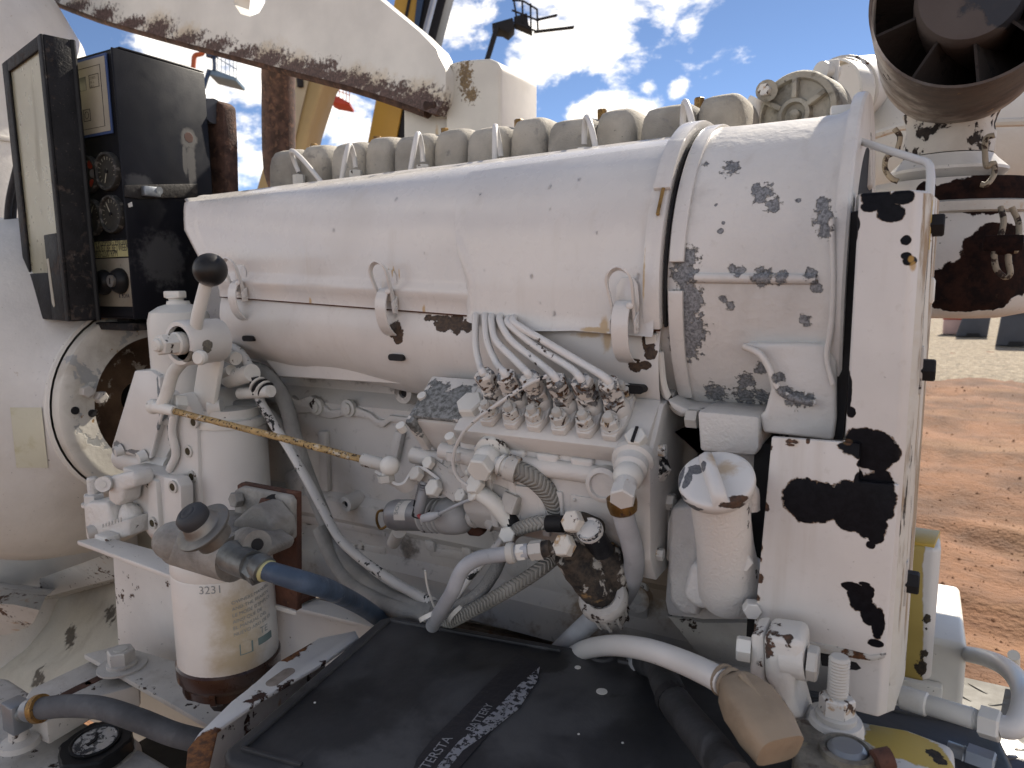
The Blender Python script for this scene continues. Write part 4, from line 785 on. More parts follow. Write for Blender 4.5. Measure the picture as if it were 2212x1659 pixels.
sl_([(22,997),(24,1000),(24,1004),(12,1006),(12,1012)],'brass_cup',brass); sl_([(11,1008),(15,1010),(15,1018),(11,1020)],'nut',W_chip,6); sl_([(0,1021),(23,1022),(24,1026),(22,1030),(0,1030)],'washer',W_dark); sl_([(7,1028),(7,1062),(6,1063)],'plunger_rod',rubW,14); sl_([(10,1050),(10,1060)],'jam_nut',W_chip,6)
# print on the solenoid, wrapped round the body
xr=perp(sd_)
def solwrap(x,y,r):
    fr=(CAM-s0); fr=(fr-sd_*fr.dot(sd_)).normalized(); up_=sd_.cross(fr)*-1; a=x/r
    d=fr*math.cos(a)-up_*math.sin(a)*-1; return sx(884)+sd_*(-y)+d*r
O(MB().add(*(lambda g:(g[0],g[1]))(( [solwrap(-.006+.026*i/8,(-.011+.018*j),34.2*sm) for j in range(2) for i in range(9)],[(i,i+1,10+i,9+i) for i in range(8)] ))),'label_sticker',W_clean,so_)
text('SOLENOID',.0085,None,EX,EY,inkG,so_,wrap=(solwrap,34.2*sm)); 
O(MB().cyl(P(862,1148,.63),P(850,1172,.66),.008,14),'mount_foot',castB,so_)
O(MB().prism([P(u,v,.64) for u,v in((1000,1140),(1030,1135),(1045,1150),(1035,1160),(1012,1158))],V(0,.01,0)),'rusty_clip',rustP,so_,bev=.002)
O(MB().tube([P(918,1040,.585),P(914,1065,.582),P(908,1092,.58),P(903,1112,.58)],.0058,14,n=4),'loom_spring',mat('dirty_spring',(.34,.34,.35),.5,.3,bump=.2),so_)
for k in range(11): O(MB().lathe(P(917-1.15*k,1046+4.6*k,.583),V(-.15,.05,-1),[(.0056,-.0008),(.0068,0),(.0056,.0008)],14),'spring_coil',silv if k<8 else darkM,so_)
O(MB().cyl(P(905,1100,.581),P(901,1116,.58),.0062,12),'spring_sleeve',darkM,so_)
O(MB().tube([P(902,1108,.578),P(908,1116,.576),P(916,1120,.575)],.0026,8),'red_wire',redW,so_)
O(MB().tube([P(914,1120,.575),P(930,1116,.574),P(950,1110,.574)],[.0046,.0052,.003],10),'butt_connector',rubG,so_)
O(MB().tube([P(948,1110,.574),P(985,1092,.57),P(1015,1080,.568),P(1040,1076,.568)],.0017,8),'signal_wire',rubG,so_)
# governor control levers
lv=T('governor_linkage','cluster of white control levers and screws under the governor','linkage',P(1000,1060,.60))
def bar(u0,v0,y0,u1,v1,y1,w,th,name='lever_bar',m=W_dark,bev=.0015,wv=None):
    a,b=P(u0,v0,y0),P(u1,v1,y1); d=(b-a).normalized(); wv=wv or FW.cross(d).normalized()
    return O(MB().ribbon([a,b],wv*w,th,n=1),name,m,lv,bev=bev)
def hx(u,v,y,r,h,n=V(-.2,-.8,.5),m=W_chip,name='lever_bolt',rot=.2): n=n.normalized(); return O(MB().hexa(P(u,v,y),n,r,h,rot=rot),name,m,lv)
def rod(pts,r,name='lever_shaft',m=W_dark): return O(MB().tube([P(*p) for p in pts],r,14,n=3),name,m,lv)
bar(925,1012,.59,1000,1062,.585,.026,.012); bar(1040,1050,.58,1118,1092,.575,.020,.010); bar(950,1000,.60,985,1022,.598,.024,.018,'lever_block'); bar(1000,995,.585,1008,1030,.58,.012,.010); bar(1090,1080,.574,1120,1094,.572,.018,.014,'lever_fork'); bar(965,1000,.595,1015,1045,.592,.018,.012); bar(900,1010,.61,960,1045,.61,.03,.014)
hx(942,1057,.575,.0095,.008); hx(1031,1048,.565,.0105,.007,m=W_clean); hx(905,1027,.575,.008,.008,m=W_rust); hx(1000,1072,.58,.0075,.006); hx(930,1002,.585,.0075,.006)
rod([(893,983,.60),(930,990,.60),(966,998,.60)],.0092,m=pumpM); rod([(954,972,.578),(990,982,.578),(1032,992,.578)],.0085,m=pumpM); rod([(985,975,.575),(986,992,.575)],.010,'sleeve',pumpM); rod([(1010,1020,.575),(1040,1024,.573),(1066,1030,.57)],.0042,'stop_screw',W_clean); rod([(1018,1018,.575),(1026,1020,.575)],.0075,'lock_nut'); rod([(975,1015,.59),(1012,1022,.585)],.0055); rod([(1050,1030,.60),(1075,1050,.60)],.010)
rod([(1060,1055,.60),(1075,1085,.60),(1085,1110,.60)],.009); rod([(1105,1110,.59),(1118,1098,.58),(1125,1085,.58)],.005); rod([(1062,1118,.60),(1075,1130,.60)],.012,'stub')
rod([(1030,1062,.568),(1048,1072,.566),(1068,1088,.566),(1090,1115,.57),(1110,1140,.575)],.0082,'loom_sleeve',W_clean)
O(MB().lathe(P(1028,1062,.567),V(-.5,-.6,.4),[(.009,0),(.0105,.001),(.0105,.003),(.009,.004)],20),'loom_ring',W_clean,lv)
rod([(1085,1105,.571),(1103,1128,.573),(1116,1150,.578)],.0085,'black_sleeve',darkM); hx(1098,1155,.565,.008,.010,V(.3,-.8,.3),W_clean)
# bell crank and yellowed control rod
rod_=T('throttle_rod','rusty yellowed control rod with ball joints linking hand lever to governor','control rod',P(600,960,.57))
r0_,r1_=P(345,882,.56),P(842,1004,.568)
O(MB().tube([P(372,887,.561),P(480,914,.562),P(600,944,.564),P(720,976,.566),P(795,996,.567)],.0040,14,n=6),'rod',rodM,rod_,jit=.0008,js=260)
dr=(P(795,996,.567)-P(720,976,.566)).normalized()
O(MB().tube([P(786,993,.567),P(806,998,.567),P(832,1004,.567)],[.0075,.0075,.0062],14,n=2),'rod_end',W_rust,rod_); O(MB().sphere(P(842,1006,.567),.0105,18,12),'ball_socket',W_chip,rod_)
O(MB().cyl(P(838,1012,.567),P(830,1036,.567),.0042,12),'ball_stud',W_chip,rod_); O(MB().hexa(P(833,1026,.566),V(.15,0,-1),.009,.008),'stud_nut',W_rust,rod_)
O(MB().tube([P(330,878,.56),P(352,882,.56),P(378,888,.561)],[.0085,.0075,.0065],14,n=2),'rod_end',W_chip,rod_); O(MB().sphere(P(332,878,.56),.010,16,10),'ball_socket',W_chip,rod_)
ck=[P(818,1026,.572),P(845,1042,.572),P(864,1054,.572),P(880,1050,.574),P(892,1032,.578),P(905,1018,.58),P(925,1022,.582),P(955,1044,.584)]
O(MB().ribbon(ck,V(0,-.011,.011),.0030,n=5),'bell_crank',rubW,None,'zigzag white crank arm at the governor end of the control rod','crank arm')
# thin white wire looping over the pump
O(MB().tube([P(1182,812,.55),P(1145,828,.545),P(1106,852,.54),P(1065,880,.54),P(1028,907,.545),P(1003,932,.545),P(984,968,.55),P(979,1003,.555),P(990,1032,.558),P(1012,1050,.56),P(1030,1058,.562)],.0018,8,n=8),'sensor_wire',wireM,None,'thin white wire looping over the corner of the injection pump','wire')
# ================================================================ LEFT: PUMP CASING, CONTROL BOX
cas=T('pump_casing','large white domed pump vessel at the left edge with a bolted round flange','pump vessel',V(-1.9,1.1,.9))
cvb=[(P(60,950,.8),(.06,.2,.10)),(P(20,270,1.0),(.05,.3,.006))]
vesM=mat('vessel_paint',(0.7979,0.7613,0.7056),.5,bump=.5,bs=130,bdist=.0016,layers=(nl((.60,.55,.48),5,.5,.25,.6,0,.4,None,0),nl((.45,.33,.20),60,.70,.06,.8,0,.6,None,0),speck))
ax0=V(-1.96,1.30,0)
d_=P(186,110,1.2); prof=[(0,.88),(.10,.865),(.20,.815),(.285,.73),(.345,.61),(.372,.49),(.38,.36),(.38,.30),(.38,-.1),(.38,-.6),(.38,-1.1)]
O(MB().lathe(V(-2.25,.95,1.79),EZ,[(r,z) for r,z in prof][::-1],64),'vessel',vesM,cas,ang=60)
O(MB().lathe(V(-2.25,.95,1.79),EZ,[(.378,.293),(.386,.295),(.387,.30),(.386,.305),(.378,.307)],64,cap=False),'weld_seam',W_rust,cas)
FX=-1.14; fc=PX(130,900,FX)+V(0,.165,0)
def vol(prof,name,m,c=None,seg=56): return O(MB().lathe(V(0,(c or fc).y,(c or fc).z),EX,[(r,x) for r,x in prof],seg,cap=False),name,m,cas,ang=45)
vol([(.0,-1.75),(.25,-1.72),(.315,-1.62),(.33,-1.52),(.325,-1.42),(.30,-1.33),(.25,-1.26),(.205,-1.225),(.185,-1.205),(.172,-1.19),(.168,-1.165)],'volute',vesM)
flM=mat('flange_paint',(.74,.70,.62),.55,bump=.3,bs=160,layers=(nl((.42,.36,.28),14,.48,.2,.7,0,.55,None,0),nb((.40,.24,.10),80,.70,.06,.8,0,1,None,.4),nl((.36,.37,.37),18,.58,.03,.6,0,.8,None,.3)))
vol([(.158,-1.165),(.165,-1.162),(.165,-1.142),(.160,-1.138),(.145,-1.139),(.112,-1.139)],'flange',flM)
vol([(.112,-1.139),(.112,-1.19),(.09,-1.20),(.03,-1.20)],'flange_bore',mat('rusty_bore',(.14,.085,.05),.9,bump=.8,bs=160,var=.3,vs=20,layers=(nl((.48,.42,.34),40,.58,.06,.8,0,.9,None,.4),)),cas and fc)
vol([(.168,-1.175),(.172,-1.172),(.172,-1.166),(.168,-1.163)],'gasket_ring',W_stain)
for u,v,kind in((185,845,1),(216,858,0),(163,887,2),(200,893,2)):
    c=PX(u,v,-1.137)
    if kind==2: O(MB().cyl(c-V(.004,0,0),c+V(.0004,0,0),.0062,14),'flange_hole',darkM,cas)
    else: O(MB().hexa(c-V(.004,0,0),EX,.0100,.013,rot=.4*kind),'flange_bolt',W_rust if kind else W_dark,cas)
# faded plate on the volute
_s=[[hit(24+(92-24)*i/6+14*j/6,880+130*j/6)[0] for i in range(7)] for j in range(7)]; _n=V(.3,-.95,.1)
O(MB().loft([[(p or P(60,940,.6))+_n*.002 for p in r_] for r_ in _s]),'faded_sticker',mat('yellowed_sticker',(.70,.67,.52),.6,bump=.5,bs=160,layers=(nl((.55,.50,.28),30,.5,.2,.7,0,.6,None,0),)),cas)
# skirts and frame below the casing
low=T('pump_skid','dirty cream skid frame below the pump vessel','skid frame',V(-1.4,.9,1.0))
lowM=mat('mouldy_cream_paint',(.62,.57,.46),.7,bump=.5,bs=150,layers=(nl((.40,.34,.25),9,.5,.25,.8,0,.6,None,0),bl(((.05,.04,.03),(.10,.08,.055)),[(P(120,1385,.82),(.06,.1,.015)),(P(180,1345,.82),(.06,.1,.016)),(P(235,1320,.82),(.05,.1,.02)),(P(20,1490,.7),(.06,.1,.02)),(P(230,1245,.85),(.05,.1,.04))],2.0,60,.3,.9,0,.9,.3)))
O(MB().loft([[P(-80,1330,.95),P(260,1225,.95)],[P(-80,1400,.90),P(262,1295,.90)],[P(-80,1455,.80),P(262,1400,.80)],[P(-80,1530,.74),P(262,1440,.74)],[P(-80,1600,.70),P(262,1480,.70)]]),'frame_face',lowM,low)
O(MB().loft([[P(-60,1240,.86),P(40,1262,.86),P(120,1272,.86)],[P(-60,1268,.72),P(35,1280,.72),P(98,1290,.74)],[P(-60,1300,.68),P(30,1306,.68),P(85,1318,.70)],[P(-60,1345,.70),P(25,1335,.70),P(72,1345,.72)],[P(-60,1385,.74),P(20,1370,.74),P(60,1355,.74)]]),'skirt_lip',W_rust,low)
O(MB().loft([[P(85,1250,.84),P(250,1190,.84)],[P(88,1292,.86),P(246,1250,.88)],[P(90,1300,.92),P(246,1262,.95)]]),'drip_edge',W_rust,low)
O(MB().bb(-2.4,-.86,1.22,1.26,.3,1.56),'added_sun_blocker',lowM,low)  # added plate, hidden behind the pump, that keeps sun off the frame face
# ---------------------------------------------------------------- control box
bxY=.66; bxX=P(266,400,.66).x
box=T('control_box','black steel control panel box with gauges and half open windowed door','control panel',V(-1.17,.73,1.6))
zt=PX(233,92,bxX).z; zb=PX(300,690,bxX).z; xl=bxX-.215; yb=.815
def cb(x0,x1,y0,y1,z0,z1,name,m,par=None,bev=.002): return O(MB().bb(x0,x1,y0,y1,z0,z1),name,m,par or box,bev=bev)
sideM=mat('box_side_enamel',(.013,.0135,.018),.40,spec=.16,bump=.10,bs=600,var=.2,vs=10,layers=(nl((.07,.07,.075),7,.52,.25,.7,0,.35,(1,1,.6),0),nl((.35,.33,.3),420,.76,.02,.8,0,.8,None,0),
  bl((.12,.115,.11),[(PX(408,300,bxX),(.1,.018,.018)),(PX(413,350,bxX),(.1,.010,.035)),(PX(400,345,bxX),(.1,.005,.03)),(PX(417,385,bxX),(.1,.008,.03))],1.0,90,.4,.8,0,.8,.2),bl((.08,.045,.038),[(PX(408,297,bxX),(.1,.009,.009))],.6,120,.2,.8,0,1,-.3),bl((.11,.11,.11),[(PX(300,392,bxX),(.1,.03,.012)),(PX(350,560,bxX),(.1,.05,.05))],1.6,60,.5,.9,0,.6,.1)))
wt=.004
cb(xl,bxX,bxY+.012,yb,zt-wt,zt,'top_panel',sideM); cb(bxX-wt,bxX,bxY,yb,zb,zt-wt,'side_panel',sideM); cb(xl,bxX-wt,bxY+.012,yb,zb,zb+wt,'bottom_panel',sideM); cb(xl,xl+wt,bxY,yb,zb+wt,zt-wt,'side_panel',sideM); cb(xl+wt,bxX-wt,yb-wt,yb,zb+wt,zt-wt,'back_panel',sideM)
YF=bxY+.010; cb(xl+wt,bxX-wt,YF,YF+.004,zb+wt,zt-wt,'instrument_panel',blackM,bev=0)
def f(u,v,e=0): return P(u,v,YF-e)
def plate(pts,e,th,name,m,par=None,bev=0): return O(MB().prism([f(u,v,e) for u,v in pts],V(0,th,0)),name,m,par or box,bev=bev)
hp=f(245,285); sc=mpp(hp)
# cream controller plate; its left half stays behind the door
zP=f(200,200); px0,px1=bxX-.185,f(240,200).x; zA,zB=f(229,115).z,f(236,290).z
def rect(x0,x1,z0,z1,e,th,name,m,par=None,bev=0): return O(MB().bb(x0,x1,YF-e,YF-e+th,z0,z1),name,m,par or box,bev=bev)
cp=rect(px0,px1,zB,zA,.003,.0025,'controller_plate',blueL,bev=.0009); rect(px0+.004,px1-.004,zB+.004,zA-.004,.0036,.002,'plate_face',cream,cp)
W_=px1-px0
for (x0,x1,z0,z1) in((.12,.90,.10,.105),(.12,.90,.87,.875),(.895,.90,.10,.87)):
    rect(px0+W_*x0,px0+W_*x1,zB+(zA-zB)*z0,zB+(zA-zB)*z1,.0040,.0004,'border_line',inkM,cp)
lw=rect(f(150,190).x,f(192,190).x,f(190,197).z,f(190,167).z,.0042,.0006,'display_window',lcdM,cp)
def outl(x0,x1,z0,z1,w=.0007):
    for a in((x0,x1,z0,z0+w),(x0,x1,z1-w,z1),(x0,x0+w,z0,z1),(x1-w,x1,z0,z1)): rect(*a,.0041,.0003,'print_line',inkM,cp)
ox0,ox1,oz0,oz1=f(198,175).x,f(219,175).x,f(210,190).z,f(210,161).z; outl(ox0,ox1,oz0,oz1)
tx=V(ox0+.0022,YF-.0040,0)
for s,z,sz in(('OUTPUTS',oz1-.0065,.0046),('ON   \u25a0',oz1-.0125,.0048),('OFF  0',oz1-.0185,.0048)): text(s.replace('\u25a0','o'),sz,V(tx.x,YF-.0040,z),EX,EZ,inkM,cp,sx=.72)
bx0,bx1,bz0,bz1=f(185,240).x,f(200,240).x,f(195,263).z,f(195,237).z; outl(bx0,bx1,bz0,bz1); outl(bx0-.028,bx0-.004,bz0,bz1)
O(MB().lathe(V((bx0+bx1)/2,YF-.0041,(bz0+bz1)/2),V(0,-1,0),[(.0046,0),(.0052,0),(.0052,.0003),(.0046,.0003),(.0046,0)],24,cap=False),'print_ring',inkM,cp)
# gauges
gbez=mat('dusty_gauge_bezel',(.05,.05,.047),.6,bump=.5,bs=300,layers=(nl((.22,.21,.19),120,.52,.12,.8,0,.8,None,.2),))
def gauge(u,v,k,needle,red=False):
    c=f(u,v); r=.0285
    g=O(MB().lathe(c,V(0,-1,0),[(r,-.001),(r,.006),(r*.97,.0085),(r*.86,.0085),(r*.84,.004),(0,.004)],36),'gauge',gbez,box)
    O(MB().lathe(c,V(0,-1,0),[(r*.83,.0042),(r*.83,.0046),(0,.0046)],32),'dial',gdial,g)
    for q in range(13):
        a=R(220-20*q); d=V(math.cos(a),0,math.sin(a)); O(MB().ribbon([c+V(0,-.0052,0)+d*r*.60,c+V(0,-.0052,0)+d*r*(.74 if q%3 else .78)],V(-d.z,0,d.x)*.0008,.0003,n=1),'dial_tick',gnum,g)
    a=R(needle); d=V(math.cos(a),0,math.sin(a)); O(MB().ribbon([c+V(0,-.0058,0)-d*r*.12,c+V(0,-.0058,0)+d*r*.62],V(-d.z,0,d.x)*.0014,.0004,n=1),'needle',gnum,g)
    O(MB().cyl(c+V(0,-.005,0),c+V(0,-.0072,0),.003,14),'needle_hub',darkM,g)
    if red:
        for (a,z,m) in((.4,.55,redM),(.45,-.55,redM),(.55,.02,whiteI),(-.2,.0,whiteI)): O(MB().cyl(c+V(a*r*.9,-.0047,z*r*.9),c+V(a*r*.9,-.0056,z*r*.9),.0062,16),'lamp_lens',m,g)
gauge(238,371,1,250); gauge(247,463,1,120); gauge(195,378,1,200,True); gauge(203,470,1,60)
# warning label and switch plate
lb=rect(bxX-.150,f(280,535).x,f(250,555).z,f(250,520).z,.0006,.0006,'warning_label',lblY)
lx=f(281,530).x
for s,v in(('WHEN PUMPING ENGINE',529.5),('RPM MUST BE BETWEEN',542),): text(s,.0148,V(lx-.0015,YF-.0006,f(262,v).z),EX,EZ,inkM,lb,align='RIGHT',sx=.66)
text('1800-2200 RPM',.0148,V(f(256,553).x,YF-.0006,f(250,554).z),EX,EZ,inkM,lb,align='RIGHT',sx=.66)
sp=rect(bxX-.16,f(292,600).x,f(255,662).z,f(250,558).z,.0012,.0012,'switch_plate',aluP,bev=.0006)
for u,v in((262,607),(228,610)):
    c=f(u,v,.001); kb=O(MB().lathe(c,V(0,-1,0),[(.0195,0),(.020,.004),(.017,.010),(.013,.014),(0,.014)],26),'key_switch' if u>240 else 'rotary_switch',knobM,sp)
    if u>240: O(MB().cyl(c+V(0,-.0138,0),c+V(0,-.018,0),.009,20),'key_barrel',steelM,kb); O(MB().box(c+V(0,-.0183,0),.0016,.001,.009),'keyhole',darkM,kb)
    else: O(MB().box(c+V(0,-.016,0),.007,.010,.030),'switch_grip',knobM,kb,bev=.002)
text('LOFA',.0085,V(f(265,641).x,YF-.0012,f(265,643).z),EX,EZ,inkM,sp,sx=.95); O(MB().tube([f(259,643,.0014),f(259,634,.0014),f(262,631,.0014),f(265,634,.0014),f(265,640,.0014)],.0009,6),'logo_mark',inkM,sp)
text('I',.006,V(f(262,574).x,YF-.0012,f(262,576).z),EX,EZ,inkM,sp)
# latch strap across the side
O(MB().prism([PX(u,v,bxX+.001) for u,v in((268,400),(425,397),(426,426),(300,430),(268,425))],V(.003,0,0)),'latch_strap',mat('worn_black_latch',(.03,.027,.025),.6,spec=.25,bump=.6,bs=240,var=.3,layers=(nl((.09,.075,.06),60,.55,.12,.8,0,.8,None,.3),)),box,bev=.001)
O(MB().bb(bxX+.004,bxX+.014,PX(300,410,bxX).y,PX(335,410,bxX).y,PX(300,424,bxX).z,PX(300,402,bxX).z),'latch_hook',greyB,box,bev=.002); O(MB().cyl(PX(335,412,bxX+.004),PX(345,412,bxX+.014),.006,14),'latch_pin',greyB,box)
O(MB().prism([PX(u,v,bxX+.0005) for u,v in((276,440),(284,436),(286,446),(278,448))],V(.001,0,0)),'paint_chip',W_clean,box)
O(MB().box(V(bxX-.05,yb+.012,PX(470,330,bxX).z),.05,.02,.20),'rear_post',blackR,box,bev=.004)
O(MB().prism([P(u,v,.84) for u,v in((444,238),(452,220),(466,215),(480,224),(484,300),(487,420),(446,420))],V(0,.03,0)),'rear_trim',rustM,box,bev=.006); O(MB().cyl(P(448,240,.835),P(462,240,.835),.02,16),'rear_roller',dgry,box)
O(MB().box(P(285,703,.70),.10,.06,.012),'mount_bracket',blackR,box,bev=.002); O(MB().box(P(285,695,.70)+V(0,0,.004),.03,.03,.02),'bracket_neck',blackR,box)
# door, 12 degrees open, hinged on the far left
dh=V(-.976,.216,0).normalized(); dn=V(-dh.y,dh.x,0)*1.0   # along door to the hinge, and outward
if dn.y>0: dn=-dn
dR=V(-1.1,.60,0)
def dp(u,v,e=0): return PL(u,v,dR+dn*e,dn)
door=O(MB().prism([dp(u,v) for u,v in((8,135),(95,66),(165,698),(78,686))],-dn*.004) if False else MB(),'x',blackR) if False else None
A,B,C_,D_=dp(9,134),dp(96,66),dp(166,698),dp(80,686)
z1,z0=dp(60,92).z,dp(120,692).z; xr_,xl_=0,.200
o0=V(dR.x,dR.y,0)
def dd(a,z,e=0): return o0+dh*a+V(0,0,z)+dn*e
wpts=[(24,163),(30,155),(70,116),(78,113),(84,120),(120,430),(127,498),(124,502),(95,507),(92,512),(88,590),(82,592),(45,418)]
wp=[dp(u,v) for u,v in wpts]
wa=[((p-o0).dot(dh),p.z) for p in wp]; amax=max(a for a,z in wa); amin=min(a for a,z in wa)
# frame as four bars and an L shaped lower plate round the window opening
def dbox(a0,a1,za,zb_,e0,e1,name,m,par,bev=.002):
    return O(MB().box8([dd(a0,za,e0),dd(a1,za,e0),dd(a1,za,e1),dd(a0,za,e1),dd(a0,zb_,e0),dd(a1,zb_,e0),dd(a1,zb_,e1),dd(a0,zb_,e1)]),name,m,par,bev=bev)
wz1=max(z for a,z in wa); wzL=dp(108,505).z; wz0=dp(85,590).z; aL=min(amax,.178); aM=(dp(94,512)-o0).dot(dh)
aR=(dp(101,300)-o0).dot(dh)
door=dbox(-.002,aR,z0,z1,-.004,0,'door',blackR,box,.0015)
dbox(aL,xl_,z0,z1,-.004,0,'door_frame',blackR,door); dbox(aR,aL,wz1,z1,-.004,0,'door_frame',blackR,door); dbox(aR,aM,z0,wzL,-.004,0,'door_frame',blackR,door); dbox(aM,aL,z0,wz0,-.004,0,'door_frame',blackR,door)
dbox(aR-.002,aL+.002,wz0-.002,wz1+.002,-.0075,-.0045,'door_window',winM,door,0)
for (a0,a1,za,zb_) in((-.002,.002,z0,z1),(xl_-.003,xl_,z0,z1)): dbox(a0,a1,za,zb_,-.042,-.004,'door_lip',blackR,door,.001)
dbox(-.002,xl_,z1-.003,z1,-.042,-.004,'door_lip',blackR,door,.001); dbox(-.002,xl_,z0,z0+.003,-.042,-.004,'door_lip',blackR,door,.001)
O(MB().tube([dd(-.0005,z0,-.041),dd(-.0005,z1,-.041)],.004,10,n=1),'door_seal',knobM,door)
O(MB().prism([dp(u,v,.0006) for u,v in((100,560),(104,558),(118,660),(116,664),(112,655))],-dn*.001),'handle_slot',cream,door)
# black cables hanging behind the door
for k,(pts,lb_) in enumerate(((((52,300),(34,370),(18,450),(20,540),(45,600),(90,640),(150,660)),'outer black cable looping down behind the control box door'),(((56,330),(36,400),(28,470),(38,530),(64,575),(110,620)),'inner black cable looping down behind the control box door'))):
    O(MB().tube([P(u,v,.70+.01*k) for u,v in pts],.0058,12,n=8),'control_cable',rubB,None,lb_,'cable','control cables')
# ================================================================ RESERVOIR, HAND LEVER, FILTERS
res=T('reservoir_bottle','white plastic reservoir bottle with winged cap under the control box','reservoir',P(396,880,.66))
c=P(396,800,.665); m_=mpp(c); zz=lambda v:P(396,v,.665).z
O(MB().lathe(V(c.x,c.y,0),EZ,[(r*m_,zz(v)) for r,v in((58,905),(62,890),(63,740),(63,695),(58,674),(40,662),(24,657),(22,650))],36),'bottle',W_clean,res)
O(MB().lathe(V(c.x-.004,c.y,0),EZ,[(r*m_,zz(v)) for r,v in((15,657),(15,645),(20,644),(20,640))],24),'neck',W_clean,res); O(MB().box(V(c.x-.006,c.y,zz(636)),52*m_,20*m_,15*m_),'cap_wing',W_clean,res,bev=.002)
for v in(768,783,793,806): O(MB().box(V(c.x-.026,c.y-62*m_*.80,zz(v)),.006,.001,.0012,V(.85,-.5,0),V(.5,.85,0)),'level_mark',inkG,res)
O(MB().lathe(V(c.x,c.y,0),EZ,[(r*m_,zz(v)) for r,v in((66,905),(66,893),(62,890))],36),'foot_ring',W_rust,res)
hl=T('throttle_hand_lever','white hand throttle lever with black ball knob on a pivot bracket','hand lever',P(440,880,.60))
h0=P(385,742,.56); h1=along(h0,EY,u=470); HR=50*mpp(h0)
O(MB().lathe(h0,EY,[(HR*.74,.006),(HR*.76,0),(HR*.93,0),(HR,.003),(HR,(h1-h0).length*.55),(HR*.98,(h1-h0).length)],36),'pivot_hub',chipG:=mat('hub_paint',(0.8190,0.7762,0.7190),.4,bump=.12,coat=.15,layers=(bl(((.14,.13,.11),(.24,.21,.16)),[(P(446,748,.58),.008),(P(400,772,.56),(.012,.02,.006)),(P(412,768,.56),(.009,.02,.005)),(P(366,745,.55),.006)],1.4,150,.1,.7,0,1,1.0),)),hl)
O(MB().lathe(h0,EY,[(0,.006),(HR*.76,.006)],30),'hub_recess',W_stain,hl); O(MB().lathe(h0,V(0,-1,0),[(HR*.50,-.007),(HR*.50,.004),(HR*.44,.006),(0,.006)],26),'hub_washer',W_stain,hl)
O(MB().hexa(h0+V(0,-.004,0),V(0,-1,0),HR*.46,.022,rot=.2),'hub_bolt',W_chip,hl); O(MB().lathe(h0+V(0,-.026,0),V(0,-1,0),[(HR*.28,-.002),(HR*.28,.004),(HR*.2,.006),(0,.006)],20),'bolt_end',W_chip,hl)
hc=h0.lerp(h1,.45); kb=P(454,583,.575); O(MB().tube([hc,P(424,700,.573),P(438,640,.574),kb],.0078,16,n=3),'lever_arm',W_clean,hl)
O(MB().sphere(kb,36*mpp(kb),28,18),'ball_knob',mat('ball_knob_black',(.014,.013,.013),.42,bump=.08,bs=300,layers=(bl((.45,.43,.41),[(kb+V(-.004,-.008,-.0195),(.02,.02,.008))],1.0,240,.9,.6,0,.8,0),)),hl)
O(MB().tube([h0+V(.004,.02,-.01),P(377,800,.568),P(362,845,.564),P(350,875,.562)],.0080,14,n=3),'lower_arm',W_chip,hl)
O(MB().prism([V(p.x,h1.y,p.z) for p in [P(u,v,h1.y) for u,v in((440,700),(455,692),(472,702),(478,725),(474,790),(458,890),(442,905),(412,880),(424,800),(432,760))]],V(0,.008,0)),'bracket',W_clean,hl,bev=.002)
O(MB().lathe(P(436,772,.565),V(.3,-1,0),[(.009,0),(.009,.006),(.007,.0085),(0,.0085)],18),'detent_plug',W_clean,hl); O(MB().hexa(P(398,873,.585),V(-.3,-1,.2),.013,.014),'bracket_bolt',W_clean,hl)
# white spin-on oil filter
of=T('oil_filter','plain white spin-on oil filter canister behind the fuel filter','oil filter',P(505,1240,.65))
c=P(505,1000,.652); m_=mpp(c); zz=lambda v:P(505,v,.652).z
O(MB().lathe(V(c.x,c.y,0),EZ,[(r*m_,zz(v)) for r,v in((66,1280),(72,1260),(73,1200),(73,925),(70,915),(64,912))],40),'canister',mat('filter_paint',(0.8190,0.7705,0.7101),.4,bump=.1,coat=.15,layers=(nl((.55,.42,.26),30,.66,.12,.6,0,.5,(1,1,.4),0),)),of); O(MB().lathe(V(c.x,c.y,0),EZ,[(r*m_,zz(v)) for r,v in((74,916),(76,908),(74,900),(60,898),(60,880))],40),'filter_head',W_stain,of)
# flywheel housing and starter end castings
bh=T('flywheel_housing','white bolted flywheel housing between engine and pump flange','housing',V(-1.0,.7,1.35))
bhM=mat('housing_paint',(0.8190,0.7762,0.7190),.4,coat=.15,bump=.12,layers=(nl((.60,.55,.48),8,.55,.25,.6,0,.35,None,0),bl(((.30,.32,.33),(.20,.21,.21)),[(P(262,965,.62),(.012,.04,.01)),(P(300,975,.62),(.02,.04,.004)),(P(352,880,.62),(.003,.04,.05))],1.5,160,.06,.5,.1,1,1.0)))
def pz(pts,y,d,name,m=bhM,bev=.004,seg=2,par=None): return O(MB().prism([P(u,v,y) for u,v in pts],V(0,d,0)),name,m,par or bh,bev=bev,seg=seg)
pz(((290,800),(325,800),(345,815),(348,900),(322,990),(245,978),(240,965)),.615,.10,'inspection_cover',bev=.003); pz(((345,818),(375,850),(372,960),(352,1000),(322,992),(348,900)),.625,.10,'cover_side')
O(MB().tube([P(352,888,.612),P(340,930,.612),P(326,988,.612)],.0025,8),'cover_bead',bhM,bh)
for u,v in((259,972),(310,985)): O(MB().lathe(P(u,v,.612),V(-.2,-.9,-.2),[(.009,-.003),(.008,.008),(0,.009)],16),'cover_bolt',bhM,bh)
O(MB().cyl(P(270,985,.64),P(380,1010,.64),.022,22),'cross_tube',bhM,bh)
pz(((372,855),(395,850),(425,905),(432,1150),(380,1165),(366,1010)),.60,.12,'housing_face'); O(MB().tube([P(382,870,.595),P(372,930,.593),P(380,980,.595),P(366,1015,.597)],.0055,14),'housing_rib',bhM,bh)
